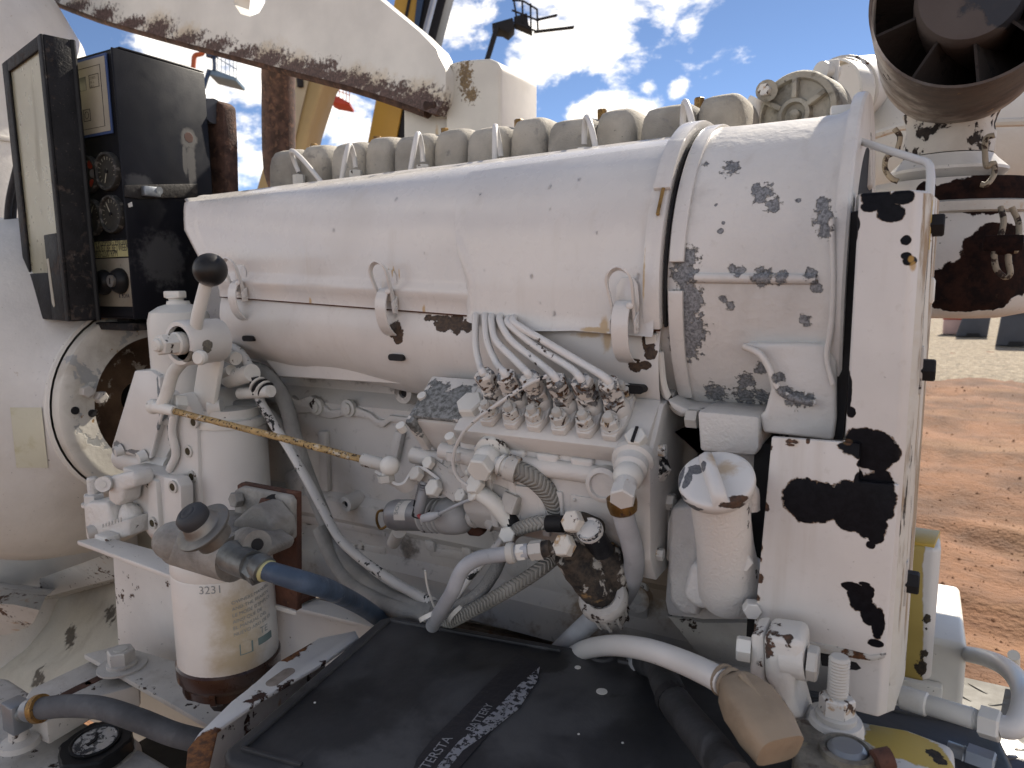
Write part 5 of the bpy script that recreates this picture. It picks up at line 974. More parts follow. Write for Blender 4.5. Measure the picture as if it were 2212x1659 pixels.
pz(((262,1010),(350,1028),(372,1036),(392,1160),(386,1175),(330,1170),(300,1130)),.585,.05,'side_plate',bev=.003); pz(((318,1030),(336,1040),(344,1150),(340,1158),(318,1155)),.578,.02,'plate_edge',bev=.003); pz(((352,1030),(380,1034),(390,1052),(392,1120),(378,1155),(356,1152)),.572,.02,'gearcase_plate',bev=.003)
for u,v,y in((321,1042,.585),(373,1052,.571),(329,1130,.577),(406,975,.60),(414,1030,.60),(418,912,.60)):
    c=P(u,v,y-.0012); O(MB().lathe(c,V(0,-1,0),[(.0085,-.002),(.0085,.0008),(.0055,.001),(.005,-.001),(0,-.001)],18),'hole_rim',W_rust,bh); O(MB().cyl(c+V(0,.0006,0),c+V(0,-.0009,0),.005,14),'bolt_hole',mat('dark_bore',(.06,.045,.02),.8) if u==321 else bpy.data.materials['dark_bore'],bh)
# hydraulic block with stud, on the shelf
vb=T('shutoff_valve','lumpy white painted shutoff valve with threaded stud on the mount shelf','valve',P(225,1180,.56))
vM=mat('thick_lumpy_paint',(0.8190,0.7762,0.7190),.42,bump=.8,bs=120,bdist=.003,coat=.1,layers=(nb(((.16,.09,.06),(.07,.05,.04)),90,.78,.03,.8,0,1,None,.8),))
def vx(pts,y,d,name,bev=.003): return O(MB().prism([P(u,v,y) for u,v in pts],V(0,d,0)),name,vM,vb,bev=bev,seg=3)
vx(((179,1092),(190,1085),(228,1085),(236,1100),(240,1130),(276,1120),(278,1158),(240,1170),(190,1172),(184,1160)),.555,.045,'valve_body',.006); vx(((232,1030),(256,1024),(285,1018),(292,1035),(290,1052),(265,1060),(262,1085),(250,1095),(232,1080)),.552,.03,'clamp_arm',.005)
O(MB().sphere(P(284,1120,.575),.019,16,10,(1,.8,1.25)),'valve_lobe',vM,vb,jit=.002,js=70); O(MB().cyl(P(233,1043,.553),P(222,1046,.54),.0105,18),'cap_screw',vM,vb); O(MB().cyl(P(222.5,1046,.541),P(221,1046.5,.539),.005,12),'screw_socket',W_stain,vb)
a=P(204,1085,.575); O(MB().hexa(a-V(0,0,.002),EZ,.0145,.015),'stud_nut',vM,vb); O(MB().lathe(a,EZ,[(.017,-.004),(.017,.0)],22),'washer',vM,vb)
mbt=MB(); mbt.lathe(a,EZ,[(.0072,.01)]+[(.0072+.0006*(k%2),.012+.0012*k) for k in range(20)]+[(.006,.038),(0,.0385)],16); O(mbt,'stud',vM,vb)
O(MB().lathe(P(192,1152,.55),V(-.4,-.9,-.1),[(.0105,-.01),(.0105,.001),(.008,.001),(.0075,-.008),(0,-.008)],18),'port',W_dark,vb); O(MB().box(P(232,1165,.545),.03,.02,.016),'lever_stub',vM,vb,bev=.003)
for k in range(7): O(MB().box(P(222+6.5*k,1136-2.2*k,.549),.0022,.003,.006,V(.95,0,.3)),'cast_letter',vM,vb,bev=.0008)
# ================================================================ RIGHT: ENGINE FRONT, COLUMN
fc_=T('front_cover','white engine front cover and bracket block behind the oil filler','engine cover',V(-.15,.66,1.45))
def gz_(pts,y,d,name,m,par,bev=.003,seg=2): return O(MB().prism([P(u,v,y) for u,v in pts],V(0,d,0)),name,m,par,bev=bev,seg=seg)
blkM=mat('textured_white_paint',(0.8085,0.7613,0.7056),.5,bump=.9,bs=420,layers=(grime,nb(BRN,120,.80,.03,.8,0,1,None,.8)))
gz_(((1506,888),(1640,900),(1640,968),(1632,985),(1512,975)),.585,.06,'bracket_block',blkM,fc_,.003)
O(MB().hexa(P(1508,905,.60),V(-1,0,0),.0085,.010),'block_bolt',W_rust,fc_); O(MB().cyl(P(1490,905,.60),P(1497,905,.60),.0055,14),'bolt_end',W_rust,fc_)
gz_(((1470,935),(1512,915),(1518,985),(1490,1030),(1478,1160),(1445,1170),(1436,1300),(1442,1330),(1520,1340),(1640,1340),(1640,975),(1515,975)),.62,.05,'cover_plate',blkM,fc_,.003)
gz_(((1452,1092),(1480,1090),(1482,1220),(1436,1215),(1440,1130)),.605,.05,'side_boss',blkM,fc_,.004); gz_(((1395,1110),(1445,1098),(1445,1168),(1412,1172),(1395,1160)),.62,.05,'drive_boss',blkM,fc_,.006,3)
O(MB().hexa(P(1398,1127,.615),V(-1,-.3,0),.0115,.010),'drive_bolt',W_chip,fc_); O(MB().hexa(P(1425,1010,.605),V(-.3,-1,.1),.0125,.012),'end_nut',chipB,fc_)
gz_(((1318,1010+50),(1395,1020),(1440,960),(1445,1090),(1395,1180)),.66,.03,'mount_flange',W_stain,fc_,.003)
gz_(((1440,1330),(1520,1345),(1640,1345),(1640,1470),(1545,1460)),.68,.02,'lower_panel',W_dark,fc_,.002)
O(MB().bb(-.16,-.03,.70,.95,1.28,1.62),'timing_case',W_dark,fc_,bev=.004)
# oil filler neck and cap, leaning toward the viewer
oil=T('oil_filler','cast white oil filler neck with chipped round cap and bar grip','oil filler',P(1540,1320,.57))
OA=R(33); ON=V(-.04,-math.sin(OA),math.cos(OA)).normalized(); oc=P(1546,1032,.525); om=mpp(oc)
capM=mat('filler_cap_paint',(0.8389,0.7958,0.7482),.36,coat=.2,bump=.12,bs=160,layers=(bl(((.12,.12,.13),(.22,.22,.22)),[(P(1495,1020,.52),(.006,.03,.003)),(P(1485,1035,.52),(.003,.03,.006)),(P(1505,1085,.52),(.010,.03,.0025)),(P(1478,1066,.52),(.006,.03,.002)),(P(1517,1010,.52),(.003,.03,.004)),(P(1468,1035,.52),(.002,.03,.008))],1.2,190,.08,.6,.1,1,1.0),bl(((.12,.06,.035),(.05,.035,.025)),[(P(1585,1080,.52),(.010,.03,.0035)),(P(1600,1072,.52),(.007,.03,.0035))],1.3,150,.1,.85,0,1,1.0),bl((.52,.32,.12),[(P(1570,1010,.53),.012),(P(1570,1028,.53),.004),(P(1605,1048,.53),.006),(P(1590,990,.53),.012),(P(1550,985,.53),.010)],1.8,100,.8,.7,0,.65,.1)))
O(MB().lathe(oc,ON,[(r*om,h*om) for r,h in((74,-30),(80,-26),(82,-10),(81,-2),(78,1),(70,2),(0,3))],48),'cap',capM,oil,ang=50)
gx=V(.36,.72,.60); g0,g1=PL(1522,978,oc+ON*.006,ON),PL(1556,1078,oc+ON*.006,ON); gd=(g1-g0).normalized(); gs=ON.cross(gd)
secs=[]
for k,h in((-.01,.1),(0,.55),(.08,.95),(.3,1),(.7,1),(.92,.95),(1,.55),(1.01,.1)):
    b=g0+(g1-g0)*k-ON*.006; secs.append([b+gs*.0062,b+gs*.0050*h+ON*.0090*h,b+ON*.0115*h,b-gs*.0050*h+ON*.0090*h,b-gs*.0062])
O(MB().loft(secs),'cap_grip',capM,oil,ang=60)
nk=[(r*om,h*om) for r,h in((62,-220),(63,-120),(64,-70),(68,-45),(72,-30))]
dn_=V(.02,.42,-.9).normalized()
O(MB().lathe(oc-ON*(28*om),dn_,[(72*om,-.004),(66*om,.004),(63*om,.02),(64*om,.06),(72*om,.095),(76*om,.11),(70*om,.118),(0,.12)],40),'neck',blkM,oil,ang=50)
gz_(((1512,1085),(1565,1100),(1565,1210),(1512,1200)),.572,.03,'neck_web',fnM,oil,.004)
gz_(((1490,1215),(1630,1235),(1628,1322),(1600,1330),(1500,1318),(1470,1290)),.565,.07,'filler_base',blkM,oil,.012,4)
gz_(((1447,1098),(1510,1088),(1510,1335),(1472,1330),(1446,1300),(1440,1200)),.598,.03,'side_plate',blkM,oil,.005,3); O(MB().hexa(P(1603,1205,.555),V(.2,-1,0),.0085,.010),'base_bolt',chipB,oil); O(MB().hexa(P(1623,1310,.55),V(.3,-1,0),.007,.010),'base_bolt',chipB,oil)
O(MB().tube([P(1600,1085,.548),P(1622,1060,.552),P(1625,1100,.555)],.006,10),'cap_lug',blkM,oil)
# tall guard column and lower plate
YG=.55
colm=T('guard_column','tall white steel guard column with large black peeled patches','guard post',P(1890,1560,YG))
def gb(lst,y=YG): return [(P(u,v,y),(r*.00037,.03,(r2 if r2 else r)*.00037)) for u,v,r,r2 in lst]
BLK=((.007,.007,.009),(.011,.011,.014))
re_=random.Random(11)
ED=gb([(1664-.083*(v-945)+re_.uniform(-2,4),v+re_.uniform(-14,14),re_.uniform(2,8),re_.uniform(3,14)) for v in range(960,1385,30)])+gb([(1636+re_.uniform(0,265),0,re_.uniform(4,16),re_.uniform(2,6)) for k in range(14)])+gb([(1680+re_.uniform(0,160),952+re_.uniform(-3,6),re_.uniform(3,9),re_.uniform(2,5)) for k in range(5)])
ED=[(P(pr(c_)[0],1383+(pr(c_)[0]-1640)*.163,YG) if pr(c_)[1]<500 else c_,r_) for c_,r_ in ED]
BB=gb([(1875,960,45,30),(1895,985,30,28),(1915,978,24,22),(1845,962,28,10),(1880,945,18,14),(1872,998,16,12),(1740,1075,40,44),(1775,1082,40,40),(1720,1065,22,26),(1800,1090,40,30),(1850,1085,50,50),(1890,1075,36,50),(1905,1060,24,38),(1855,1040,9,22),(1740,1105,26,18),(1880,1130,30,26),(1850,1120,40,24),(1893,1155,14,14),(1882,1172,8,8)])+gb([(1895,425,28,24),(1878,445,14,10),(1925,460,22,18),(1905,455,8,6),(1945,425,22,14),(1957,518,9,9),(1965,563,12,9),(1958,553,9,7),(1848,500,4,18),(1850,485,6,14),(1832,850,6,40),(1838,890,9,10),(1824,870,7,28)])+gb([(1842,1262,18,10),(1862,1290,22,22),(1880,1318,16,26),(1898,1340,12,34),(1892,1382,14,8),(1872,1275,14,18),(1848,1278,14,14),(1868,1255,10,4)])
colM=mat('column_paint',(0.7979,0.7510,0.7000),.40,coat=.06,bump=.12,bs=140,bdist=.0014,layers=(nl((.66,.62,.57),6,.55,.25,.5,0,.35,None,0),runs,dust,nl((.25,.22,.20),330,.71,.02,.8,0,.7,None,.2),
  bl(((.42,.38,.33),(.30,.18,.10)),BB,1.0,95,(-.055,-.02),.6,0,1,-.3),bl(BLK,BB,1.0,95,.02,.45,-1,1,.9),
  bl((.56,.36,.14),[(c_,(r_[0]*1.5,r_[1],r_[2]*1.5)) for c_,r_ in ED],1.8,80,.9,.7,0,.55,0),bl(((.16,.08,.045),(.06,.04,.03)),ED,2.6,150,.15,.85,0,1,.8),
  bl((.55,.33,.10),gb([(1972,575,7,12),(1968,560,6,8)]),1.0,120,.5,.7,0,.8,0)))
col_pts=[P(1868,418,YG),P(1990,418,YG),P(1926,1556,YG),P(1806,1540,YG)]
x0c,x1c=P(1836,760,YG).x,P(1974,760,YG).x; zt_,zb_=P(1930,412,YG).z,P(1915,1556,YG).z
# section: front face, rounded corner with a canted side strip, back
O(MB().prism([V(x0c,YG,zb_),V(x1c-.006,YG,zb_),V(x1c+.002,YG+.012,zb_),V(x1c+.008,YG+.07,zb_),V(x0c,YG+.07,zb_)],V(0,0,zt_-zb_)),'post',colM,colm,bev=.0025,seg=3)
edgeM=mat('cracked_edge_paint',(.74,.70,.62),.5,bump=.8,bs=90,bdist=.002,layers=(nl((.40,.28,.17),60,.5,.08,.8,0,.9,(1,1,.12),.5),nl(((.06,.05,.045),(.12,.09,.06)),90,.62,.03,.8,0,1,(1,1,.16),1.0)))
O(MB().loft([[V(x1c-.001,YG+.0075,zb_+.002),V(x1c-.001,YG+.0075,zt_-.002)],[V(x1c+.0035,YG+.013,zb_+.002),V(x1c+.0035,YG+.013,zt_-.002)],[V(x1c+.0095,YG+.068,zb_+.002),V(x1c+.0095,YG+.068,zt_-.002)]]),'cracked_edge',edgeM,colm)
pl=[P(u,v,YG-.004) for u,v in((1666,944),(1862,960),(1862,1040),(1900,1060),(1893,1400),(1888,1418),(1872,1422),(1630,1380),(1628,1360))]
plate_M=colM
O(MB().prism([P(u,v,YG-.0055) for u,v in((1667,944),(1858,958),(1854,1040),(1943,1048),(1915,1408),(1905,1424),(1885,1426),(1632,1383),(1628,1360))],V(0,.0051,0)),'lower_plate',colM,colm,bev=.0012)
O(MB().prism([P(u,v,YG-.0068) for u,v in((1628,1362),(1700,1378),(1800,1396),(1880,1416),(1915,1412),(1912,1424),(1886,1430),(1760,1410),(1640,1388),(1629,1380))],V(0,.0064,0)),'plate_fold',W_rust,colm,bev=.0015)
O(MB().prism([P(u,v,YG-.0006) for u,v in((1770,1412),(1850,1432),(1860,1444),(1850,1448),(1775,1438))],V(0,.01,0)),'drain_slot',darkM,colm)
O(MB().prism([P(u,v,.60) for u,v in((1630,960),(1665,960),(1632,1380),(1612,1380))],V(0,.06,0)),'rear_flange',darkM,colm)
O(MB().prism([P(u,v,.615) for u,v in((1850,420),(1872,415),(1835,950),(1812,955))],V(0,.02,0)),'inner_channel',W_dark,colm,bev=.002)
for u,v in((2003,488),(1985,798),(1952,1253)):
    c=P(u-6,v,YG+.03); b=O(MB().box(c+V(.002,0,0),.004,.016,.034),'side_clip',yelP if v<500 else W_dark,colm,bev=.001); O(MB().hexa(c+V(.003,0,0),EX,.0085,.009),'side_bolt',darkM,b)
# bent latch rod at top
O(MB().tube([P(1866,238,.74),P(1852,262,.70),P(1846,285,.68),P(1856,303,.67),P(1880,312,.66),P(1935,330,.64),P(1985,345,.62),P(2003,352,.61),P(2010,372,.60),P(2008,430,.585),P(2002,520,.575)],.0029,12,n=5),'latch_rod',rubW,None,'bent white rod reaching from fan housing ear down beside the column','bent rod')
# engine mount casting with stud
em=T('engine_mount','white cast engine mount with threaded stud and nut below the plate','engine mount',P(1750,1620,.50))
emM=mat('mount_paint',(0.8190,0.7705,0.7056),.45,bump=.6,bs=160,layers=(grime,nb(((.14,.07,.045),(.06,.045,.035)),85,.66,.03,.85,0,1,None,.9),nl((.46,.28,.12),130,.68,.1,.8,0,.6,None,0)))
O(MB().hexa(P(1622,1404,.505),V(-1,-.15,0),.0090,.010,rot=.2),'mount_bolt',W_clean,em)
gz_(((1622,1370),(1650,1366),(1654,1480),(1636,1492),(1618,1460)),.50,.03,'clamp_ear',emM,em,.003); gz_(((1648,1372),(1735,1385),(1738,1450),(1715,1470),(1715,1520),(1740,1560),(1700,1560),(1665,1490),(1650,1470)),.495,.035,'arm',emM,em,.006,3)
O(MB().cyl(P(1690,1412,.51),P(1742,1418,.51),.0165,24),'pivot_tube',emM,em); O(MB().hexa(P(1745,1430,.505),V(1,0,0),.012,.007),'pivot_nut',W_rust,em)
gz_(((1655,1470),(1720,1475),(1735,1530),(1745,1565),(1745,1640),(1690,1640),(1672,1560)),.505,.035,'neck',emM,em,.010,4)
a=P(1806,1552,.50); O(MB().lathe(a,EZ,[(.0178,-.06),(.0178,-.004),(.0165,0),(0,0)],32),'lug',emM,em); O(MB().lathe(a,EZ,[(.0128,0),(.0132,.004),(.0115,.005)],24),'washer',W_rust,em); O(MB().hexa(a+V(0,0,.004),EZ,.0115,.013,rot=.5),'nut',nutM,em)
O(MB().lathe(a,EZ,[(.0062,.016)]+[(.0062+.0007*(k%2),.018+.0011*k) for k in range(24)]+[(.0055,.0455),(0,.046)],18),'stud',W_rust,em)
gz_(((1730,1560),(1790,1552),(1790,1600),(1735,1640)),.495,.03,'lug_web',emM,em,.006,3)
# base rail with worn yellow paint
rl_=T('base_rail','white base rail with yellow primer showing through at the right','base rail',P(1960,1640,.6))
brM=mat('rail_paint',(0.7979,0.7555,0.7000),.5,bump=.25,bs=150,layers=(bl((.62,.43,.09),[(PZ(u,v,-.335),r) for u,v,r in((1930,1590,.022),(1990,1615,.018),(1960,1600,.02),(2030,1640,.012))],1.3,45,.12,.45,0,1,.3),bl(((.05,.035,.025),(.02,.018,.016)),[(PZ(2020,1620,-.335),.006),(PZ(2030,1635,-.335),.005)],1.6,110,.06,.8,0,1,.6),speck))
zr=-.338
q=[PZ(u,v,zr) for u,v in((1848,1552),(1960,1572),(2062,1610),(2066,1665),(2060,1720),(1740,1700))]
O(MB().prism(q,V(0,0,-.05)),'rail_top',brM,rl_,bev=.006,seg=3)
gz_(((2040,1600),(2098,1635),(2090,1700),(2040,1700)),.64,.03,'rail_end',W_dark,rl_,.004)
O(MB().hexa(P(2088,1640,.60),V(1,-.2,0),.012,.018),'rail_bolt',greyB,rl_); O(MB().lathe(P(2078,1640,.60),V(1,-.2,0),[(.010,-.01)]+[(.010+.0006*(k%2),.001*k) for k in range(8)],16),'rail_thread',greyB,rl_)
# yellow strut behind
st_=T('yellow_strut','upright yellow bar with flaking white edge behind the guard column','strut',P(1985,1470,.78))
stM=mat('strut_paint',(.60,.44,.13),.45,bump=.2,bs=140,layers=(bl((0.7570,0.7164,0.6619),[(P(2026,v,.74),(.0125,.05,.05)) for v in(1225,1275,1330,1390,1440)],.5,50,.12,.5,0,1,-.2),bl(((.03,.025,.02),(.07,.05,.03)),[(P(2008,1345,.74),.008),(P(2004,1360,.74),.006),(P(2000,1420,.74),.008),(P(1994,1450,.74),.009),(P(2010,1260,.74),.004)],1.6,150,.06,.8,0,1,.5)))
xs0,xs1=P(1938,1320,.745).x,P(2008,1320,.745).x; z1_,z0_=P(1985,1182,.745).z,P(1975,1470,.745).z
O(MB().prism([V(xs0,.745,z0_),V(xs1,.745,z0_),V(xs1+.006,.755,z0_),V(xs1+.006,.80,z0_),V(xs0,.80,z0_)],V(0,0,z1_-z0_)),'bar',stM,st_,bev=.004,seg=3)
O(MB().prism([V(xs0,.80,z1_-.002),V(xs1+.006,.80,z1_-.002),V(xs1,.75,z1_-.001),V(xs0,.75,z1_-.001)],V(0,0,.004)),'bar_top',yelP,st_,bev=.001)
# white boxes on the deck
wb=T('junction_box','glossy white steel box standing on the deck behind the strut','steel box',P(2050,1560,.85))
bxM=mat('white_box_paint',(0.8389,0.7958,0.7101),.38,coat=.2,bump=.2,bs=120,layers=(nl((.58,.36,.10),45,.67,.06,.7,0,.7,(1,1,1),0),speck))
xb0,xb1=P(1955,1450,.85).x,P(2086,1450,.85).x; zb1,zb0=P(2040,1385,.85).z,P(2040,1600,.85).z
O(MB().bb(xb0,xb1,.85,1.02,zb0,zb1),'box_body',bxM,wb,bev=.007,seg=4)
O(MB().bb(xb0-.01,xb1-.02,.835,.849,zb0-.02,P(2000,1465,.85).z),'box_foot',W_stain,wb,bev=.002)
# hydraulic fitting and looping hose
hf=T('hydraulic_fitting','straight white hydraulic coupling with hexagon end beside the column foot','hydraulic fitting',P(2030,1540,.62))
p0,p1=P(1936,1502,.62),P(2168,1572,.60); dv=(p1-p0).normalized(); LL=(p1-p0).length
def hl_(prof,name,m=W_stain,seg=22): return O(MB().lathe(p0,dv,[(r,LL*k) for r,k in prof],seg),name,m,hf,ang=40)
hl_([(.0055,-.02),(.006,0),(.006,.06)],'inlet'); hl_([(.0082,.05),(.0092,.06),(.0092,.30),(.0085,.31),(.0075,.32)],'sleeve'); hl_([(.0072,.31),(.0078,.32),(.0078,.74),(.007,.75)],'barrel'); hl_([(.0068+.0007*(k%2),.745+.008*k) for k in range(8)],'thread'); O(MB().hexa(p0+dv*LL*.80,dv,.0118,LL*.18,rot=.3),'hex_end',W_clean,hf)
O(MB().tube([p0+dv*LL*.97,P(2190,1570,.60),P(2206,1545,.61),P(2212,1505,.63),P(2200,1470,.67),P(2170,1440,.73),P(2130,1422,.80),P(2085,1412,.87)],.0082,18,n=8),'loop_hose',rubW,None,'stout white painted hose looping from the hexagon end to the steel box','hose')
# diamond plate deck
zd=-.475
dkM=mat('worn_checker_plate',(.15,.14,.122),.75,0,bump=.4,bs=90,layers=(nl((.18,.172,.155),12,.5,.2,.6,0,.7,None,0),nl((.30,.17,.08),40,.64,.1,.8,0,.7,None,0),bl((.05,.035,.03),[(PZ(2155,1610,zd),.03),(PZ(2170,1640,zd),.025)],1.2,60,.15,.25,0,.9,0)))
c0=PZ(2100,1470,zd)
deck=O(MB().bb(P(2100,1600,.7).x-.12,.9,.45,PZ(2150,1478,zd).y,CAM.z+zd-.02,CAM.z+zd),'deck',dkM,kind='structure')
tm=MB(); sc_=[]
for k,(a,w,h) in enumerate(((-.014,.0004,.0),(-.011,.0026,.0014),(-.004,.0040,.0022),(.004,.0040,.0022),(.011,.0026,.0014),(.014,.0004,0))): sc_.append([V(a,-w,-.0005),V(a,-w*.5,h),V(a,w*.5,h),V(a,w,-.0005)])
tm.loft(sc_); first=None; n=0
for i in range(-6,30):
    for j in range(0,34):
        c=V(.02+.034*i+(.017 if j%2 else 0),.52+.026*j,CAM.z+zd); u,v=pr(c)
        if not(2075<u<2300 and 1440<v<1720) or c.y>PZ(2150,1478,zd).y-.01: continue
        n+=1
        if first is None:
            first=O(tm,'tread_bar',dkM,deck); first.location=c-WL[deck.name]; WL[first.name]=c; src=first; o=first
        else: o=src.copy(); COL.objects.link(o); place(o,c,deck)
        o.rotation_euler=(0,0,R(40 if (i+j)%2 else -40))
O(MB().cyl(PZ(2190,1415,-.42),PZ(2190,1450,-.46),.006,10),'deck_pin',W_stain,None,'short white pin standing at the far edge of the deck','pin')
# ================================================================ AIR INTAKE AT TOP RIGHT
ac=T('air_cleaner','vertical oil bath air cleaner with burnt black patches and wire clips','air cleaner',P(2035,700,1.02))
YA=1.02; c=P(2035,500,YA); m_=mpp(c); zz=lambda v:P(2035,v,YA).z; A0=V(c.x,c.y,0)
def al(prof,name,m,seg=44): return O(MB().lathe(A0,EZ,[(r*m_,zz(v)) for r,v in prof],seg),name,m,ac,ang=45)
def sb(l): return [(PL(u,v,V(c.x,c.y-165*m_,0),V(0,-1,0)),(r*m_,.16,r2*m_)) for u,v,r,r2 in l]
acM=mat('air_cleaner_paint',(.72,.68,.63),.5,bump=.5,bs=150,layers=(grime,bl(((.035,.016,.012),(.012,.008,.008)),sb([(2150,560,62,70),(2120,610,90,55),(2060,625,60,40),(2030,600,40,18),(2010,640,25,12),(2160,530,45,45),(2180,590,40,50),(2100,640,80,30),(2130,420,90,40),(2190,400,60,50),(2050,430,60,25),(2000,425,20,30)]),.9,30,.05,.8,-1,1,.5),nl(BRN,110,.66,.04,.8,0,1,None,.5)))
al([(0,684),(120,682),(160,672),(173,655),(177,630),(177,478),(174,472)],'bowl',acM); al([(174,474),(184,470),(184,452),(172,448)],'bowl_rim',W_rust); al([(172,450),(172,420),(160,402),(95,396)],'upper_body',acM)
al([(86,398),(98,390),(112,378),(112,372),(90,350),(84,342)],'clamp_ring',mat('ring_paint',(0.7781,0.7406,0.6910),.45,bump=.3,layers=(grime,nl((.10,.10,.105),50,.62,.04,.7,0,.8,None,.2)))); al([(84,395),(92,392),(96,384),(96,374)],'ring_seal',darkM)
al([(84,340),(84,300),(80,280),(84,262),(90,245)],'neck',mat('burnt_neck_paint',(.68,.64,.58),.6,bump=.9,bs=130,layers=(grime,nl(((.04,.028,.022),(.015,.012,.011)),48,.535,.04,.8,0,1,None,.8),nl((.50,.29,.09),30,.62,.10,.8,0,.8,(1,1,.3),0))))
def wire(pts,lab): O(MB().tube([P(*p) for p in pts],.0030,10,n=6),'wire_clip',mat('rusty_wire',(.40,.33,.24),.6,bump=.6,layers=(nl(BRN,110,.52,.06,.8,0,1,None,.5),)) if 'rusty_wire' not in bpy.data.materials else bpy.data.materials['rusty_wire'],None,lab,'wire clip','wire clips on the air cleaner')
wire([(2148,292,.93),(2130,300,.93),(2128,335,.93),(2132,360,.93),(2146,352,.93),(2148,375,.93),(2132,398,.92),(2118,398,.92)],'bent wire clip at right of the air cleaner neck')
wire([(1932,278,.93),(1944,295,.93),(1940,318,.93),(1934,335,.93)],'short bent wire left of the air cleaner neck')
wire([(1932,330,.93),(1915,340,.92),(1912,365,.92),(1925,385,.92),(1940,392,.92)],'curved wire clip left of the clamp ring')
wire([(2162,448,.90),(2168,480,.89),(2158,520,.885),(2148,545,.885),(2152,580,.885),(2170,598,.885),(2182,590,.885),(2178,560,.885),(2180,535,.885)],'long looped wire clip on the black patch of the air cleaner')
wire([(2185,447,.90),(2200,480,.90),(2200,520,.89),(2192,545,.885)],'outer wire of the clip nearest the right edge on the air cleaner')
O(MB().box(P(2167,525,.885),.034,.010,.016),'clip_hinge',acM,ac,bev=.002); O(MB().cyl(P(2150,540,.885),P(2190,540,.885),.005,10),'clip_pin',acM,ac)
# axial precleaner
pc=T('precleaner','round rusty precleaner drum with radial vanes above the air cleaner','precleaner',P(2060,265,.9))
k0=P(2098,-20,.80); m_=mpp(k0); RR=199*m_; LN_=.80/.81-.80
ad=EY
O(MB().lathe(k0,ad,[(RR*.965,.004),(RR*.97,0),(RR,0),(RR,LN_*.5),(RR,LN_),(RR*.96,LN_),(RR*.955,LN_*.5),(RR*.965,.004)],72,cap=False),'drum',mat('rusted_white_drum',(.70,.66,.60),.55,bump=.4,bs=120,layers=(nl((.26,.19,.15),9,.42,.22,.8,0,.85,None,0),bl(((.085,.055,.042),(.045,.032,.028)),[(k0+V(.03,.04,-RR),(.20,.24,.09)),(k0+V(.13,.04,-RR*.6),(.16,.24,.14)),(k0+V(-.06,.0,-RR),(.10,.10,.05)),(k0+V(-RR,0,0),(.01,.012,.3)),(k0+V(0,0,-RR),(.3,.012,.02))],1.0,30,.7,.85,0,.9,.2),nb(((.05,.035,.03),(.02,.017,.015)),70,.72,.04,.85,0,1,None,.6),nl((.48,.30,.12),50,.66,.08,.8,0,.7,None,0))),pc,ang=50)
hubM=mat('hub_flaking_paint',(.10,.082,.075),.7,bump=.6,bs=120,layers=(bl((.028,.032,.042),[(k0+V(.01,-.01,.02),(.036,.05,.04)),(k0+V(.03,-.01,-.015),(.022,.05,.025))],1.3,40,.15,.6,0,1,.5),nl((.09,.07,.065),25,.52,.15,.85,0,.7,None,.1)))
O(MB().lathe(k0,ad,[(0,-.004),(RR*.50,-.002),(RR*.54,.004),(RR*.55,.02),(RR*.55,LN_*.9),(0,LN_*.9)],48),'hub',hubM,pc,ang=40)
vnM=mat('dark_vane',(.035,.027,.024),.8,bump=.7,bs=120,var=.3,layers=(nl((.10,.075,.062),18,.5,.2,.9,0,.6,None,0),nl((.012,.01,.01),45,.60,.06,.85,0,1,None,.5)))
for q in range(9):
    a=R(-90+8+40*q); tw=R(58); secs=[]
    for s in range(5):
        f_=s/4; an=a+tw*f_; d=V(math.cos(an),0,math.sin(an)); n_=V(-d.z,0,d.x)*.0012; yy=.006+f_*LN_*.72
        secs.append([k0+d*RR*.50+ad*yy-n_,k0+d*RR*.97+ad*yy-n_,k0+d*RR*.97+ad*yy+n_,k0+d*RR*.50+ad*yy+n_])
    O(MB().loft(secs,close=True,caps=True),'vane',vnM,pc)
O(MB().lathe(k0,ad,[(RR*.5,LN_*.86),(RR*.97,LN_*.86),(RR*.97,LN_*.9),(RR*.5,LN_*.9)],40,a0=R(160),a1=R(420),x=EX),'back_plate',darkM,pc)
# white silencer drum behind
sl2=T('white_silencer','big white domed drum behind the precleaner with a rusty weld seam','silencer',P(2150,700,1.5))
sy=1.48; sc0=P(2010,300,sy); sR=178*mpp(sc0)
O(MB().lathe(V(0,sc0.y,sc0.z),EX,[(0,sc0.x-.19),(sR*.25,sc0.x-.183),(sR*.5,sc0.x-.158),(sR*.72,sc0.x-.115),(sR*.88,sc0.x-.06),(sR*.97,sc0.x),(sR,sc0.x+.06),(sR,sc0.x+.27),(sR*.6,sc0.x+.34),(0,sc0.x+.36)],56),'drum',vesM,sl2,ang=40)
O(MB().tube([P(1890,292,1.28),P(1925,281,1.27),P(1965,272,1.26),P(2100,267,1.25),P(2260,262,1.25)],.006,8,n=4),'weld_seam',W_rust,sl2)
O(MB().cyl(P(1812,200,1.30),P(1870,190,1.42),.052,28),'inlet_pipe',vesM,sl2); O(MB().lathe(P(1818,199,1.31),P(1870,190,1.42)-P(1812,200,1.30),[(.053,0),(.055,.001),(.055,.006),(.053,.007)],28),'pipe_seam',W_rust,sl2)
O(MB().prism([P(u,v,1.6) for u,v in((1795,160),(1870,135),(1870,160),(1800,172))],V(0,.02,0)),'rear_panel',greyB,sl2)
O(MB().bb(-.075,-.045,1.44,1.50,0,sc0.z-.10),'support_leg',W_stain,sl2,bev=.003)
O(MB().bb(-.035,.01,.60,.93,CAM.z-.02,CAM.z+.0),'support_bracket',W_stain,ac,bev=.003)
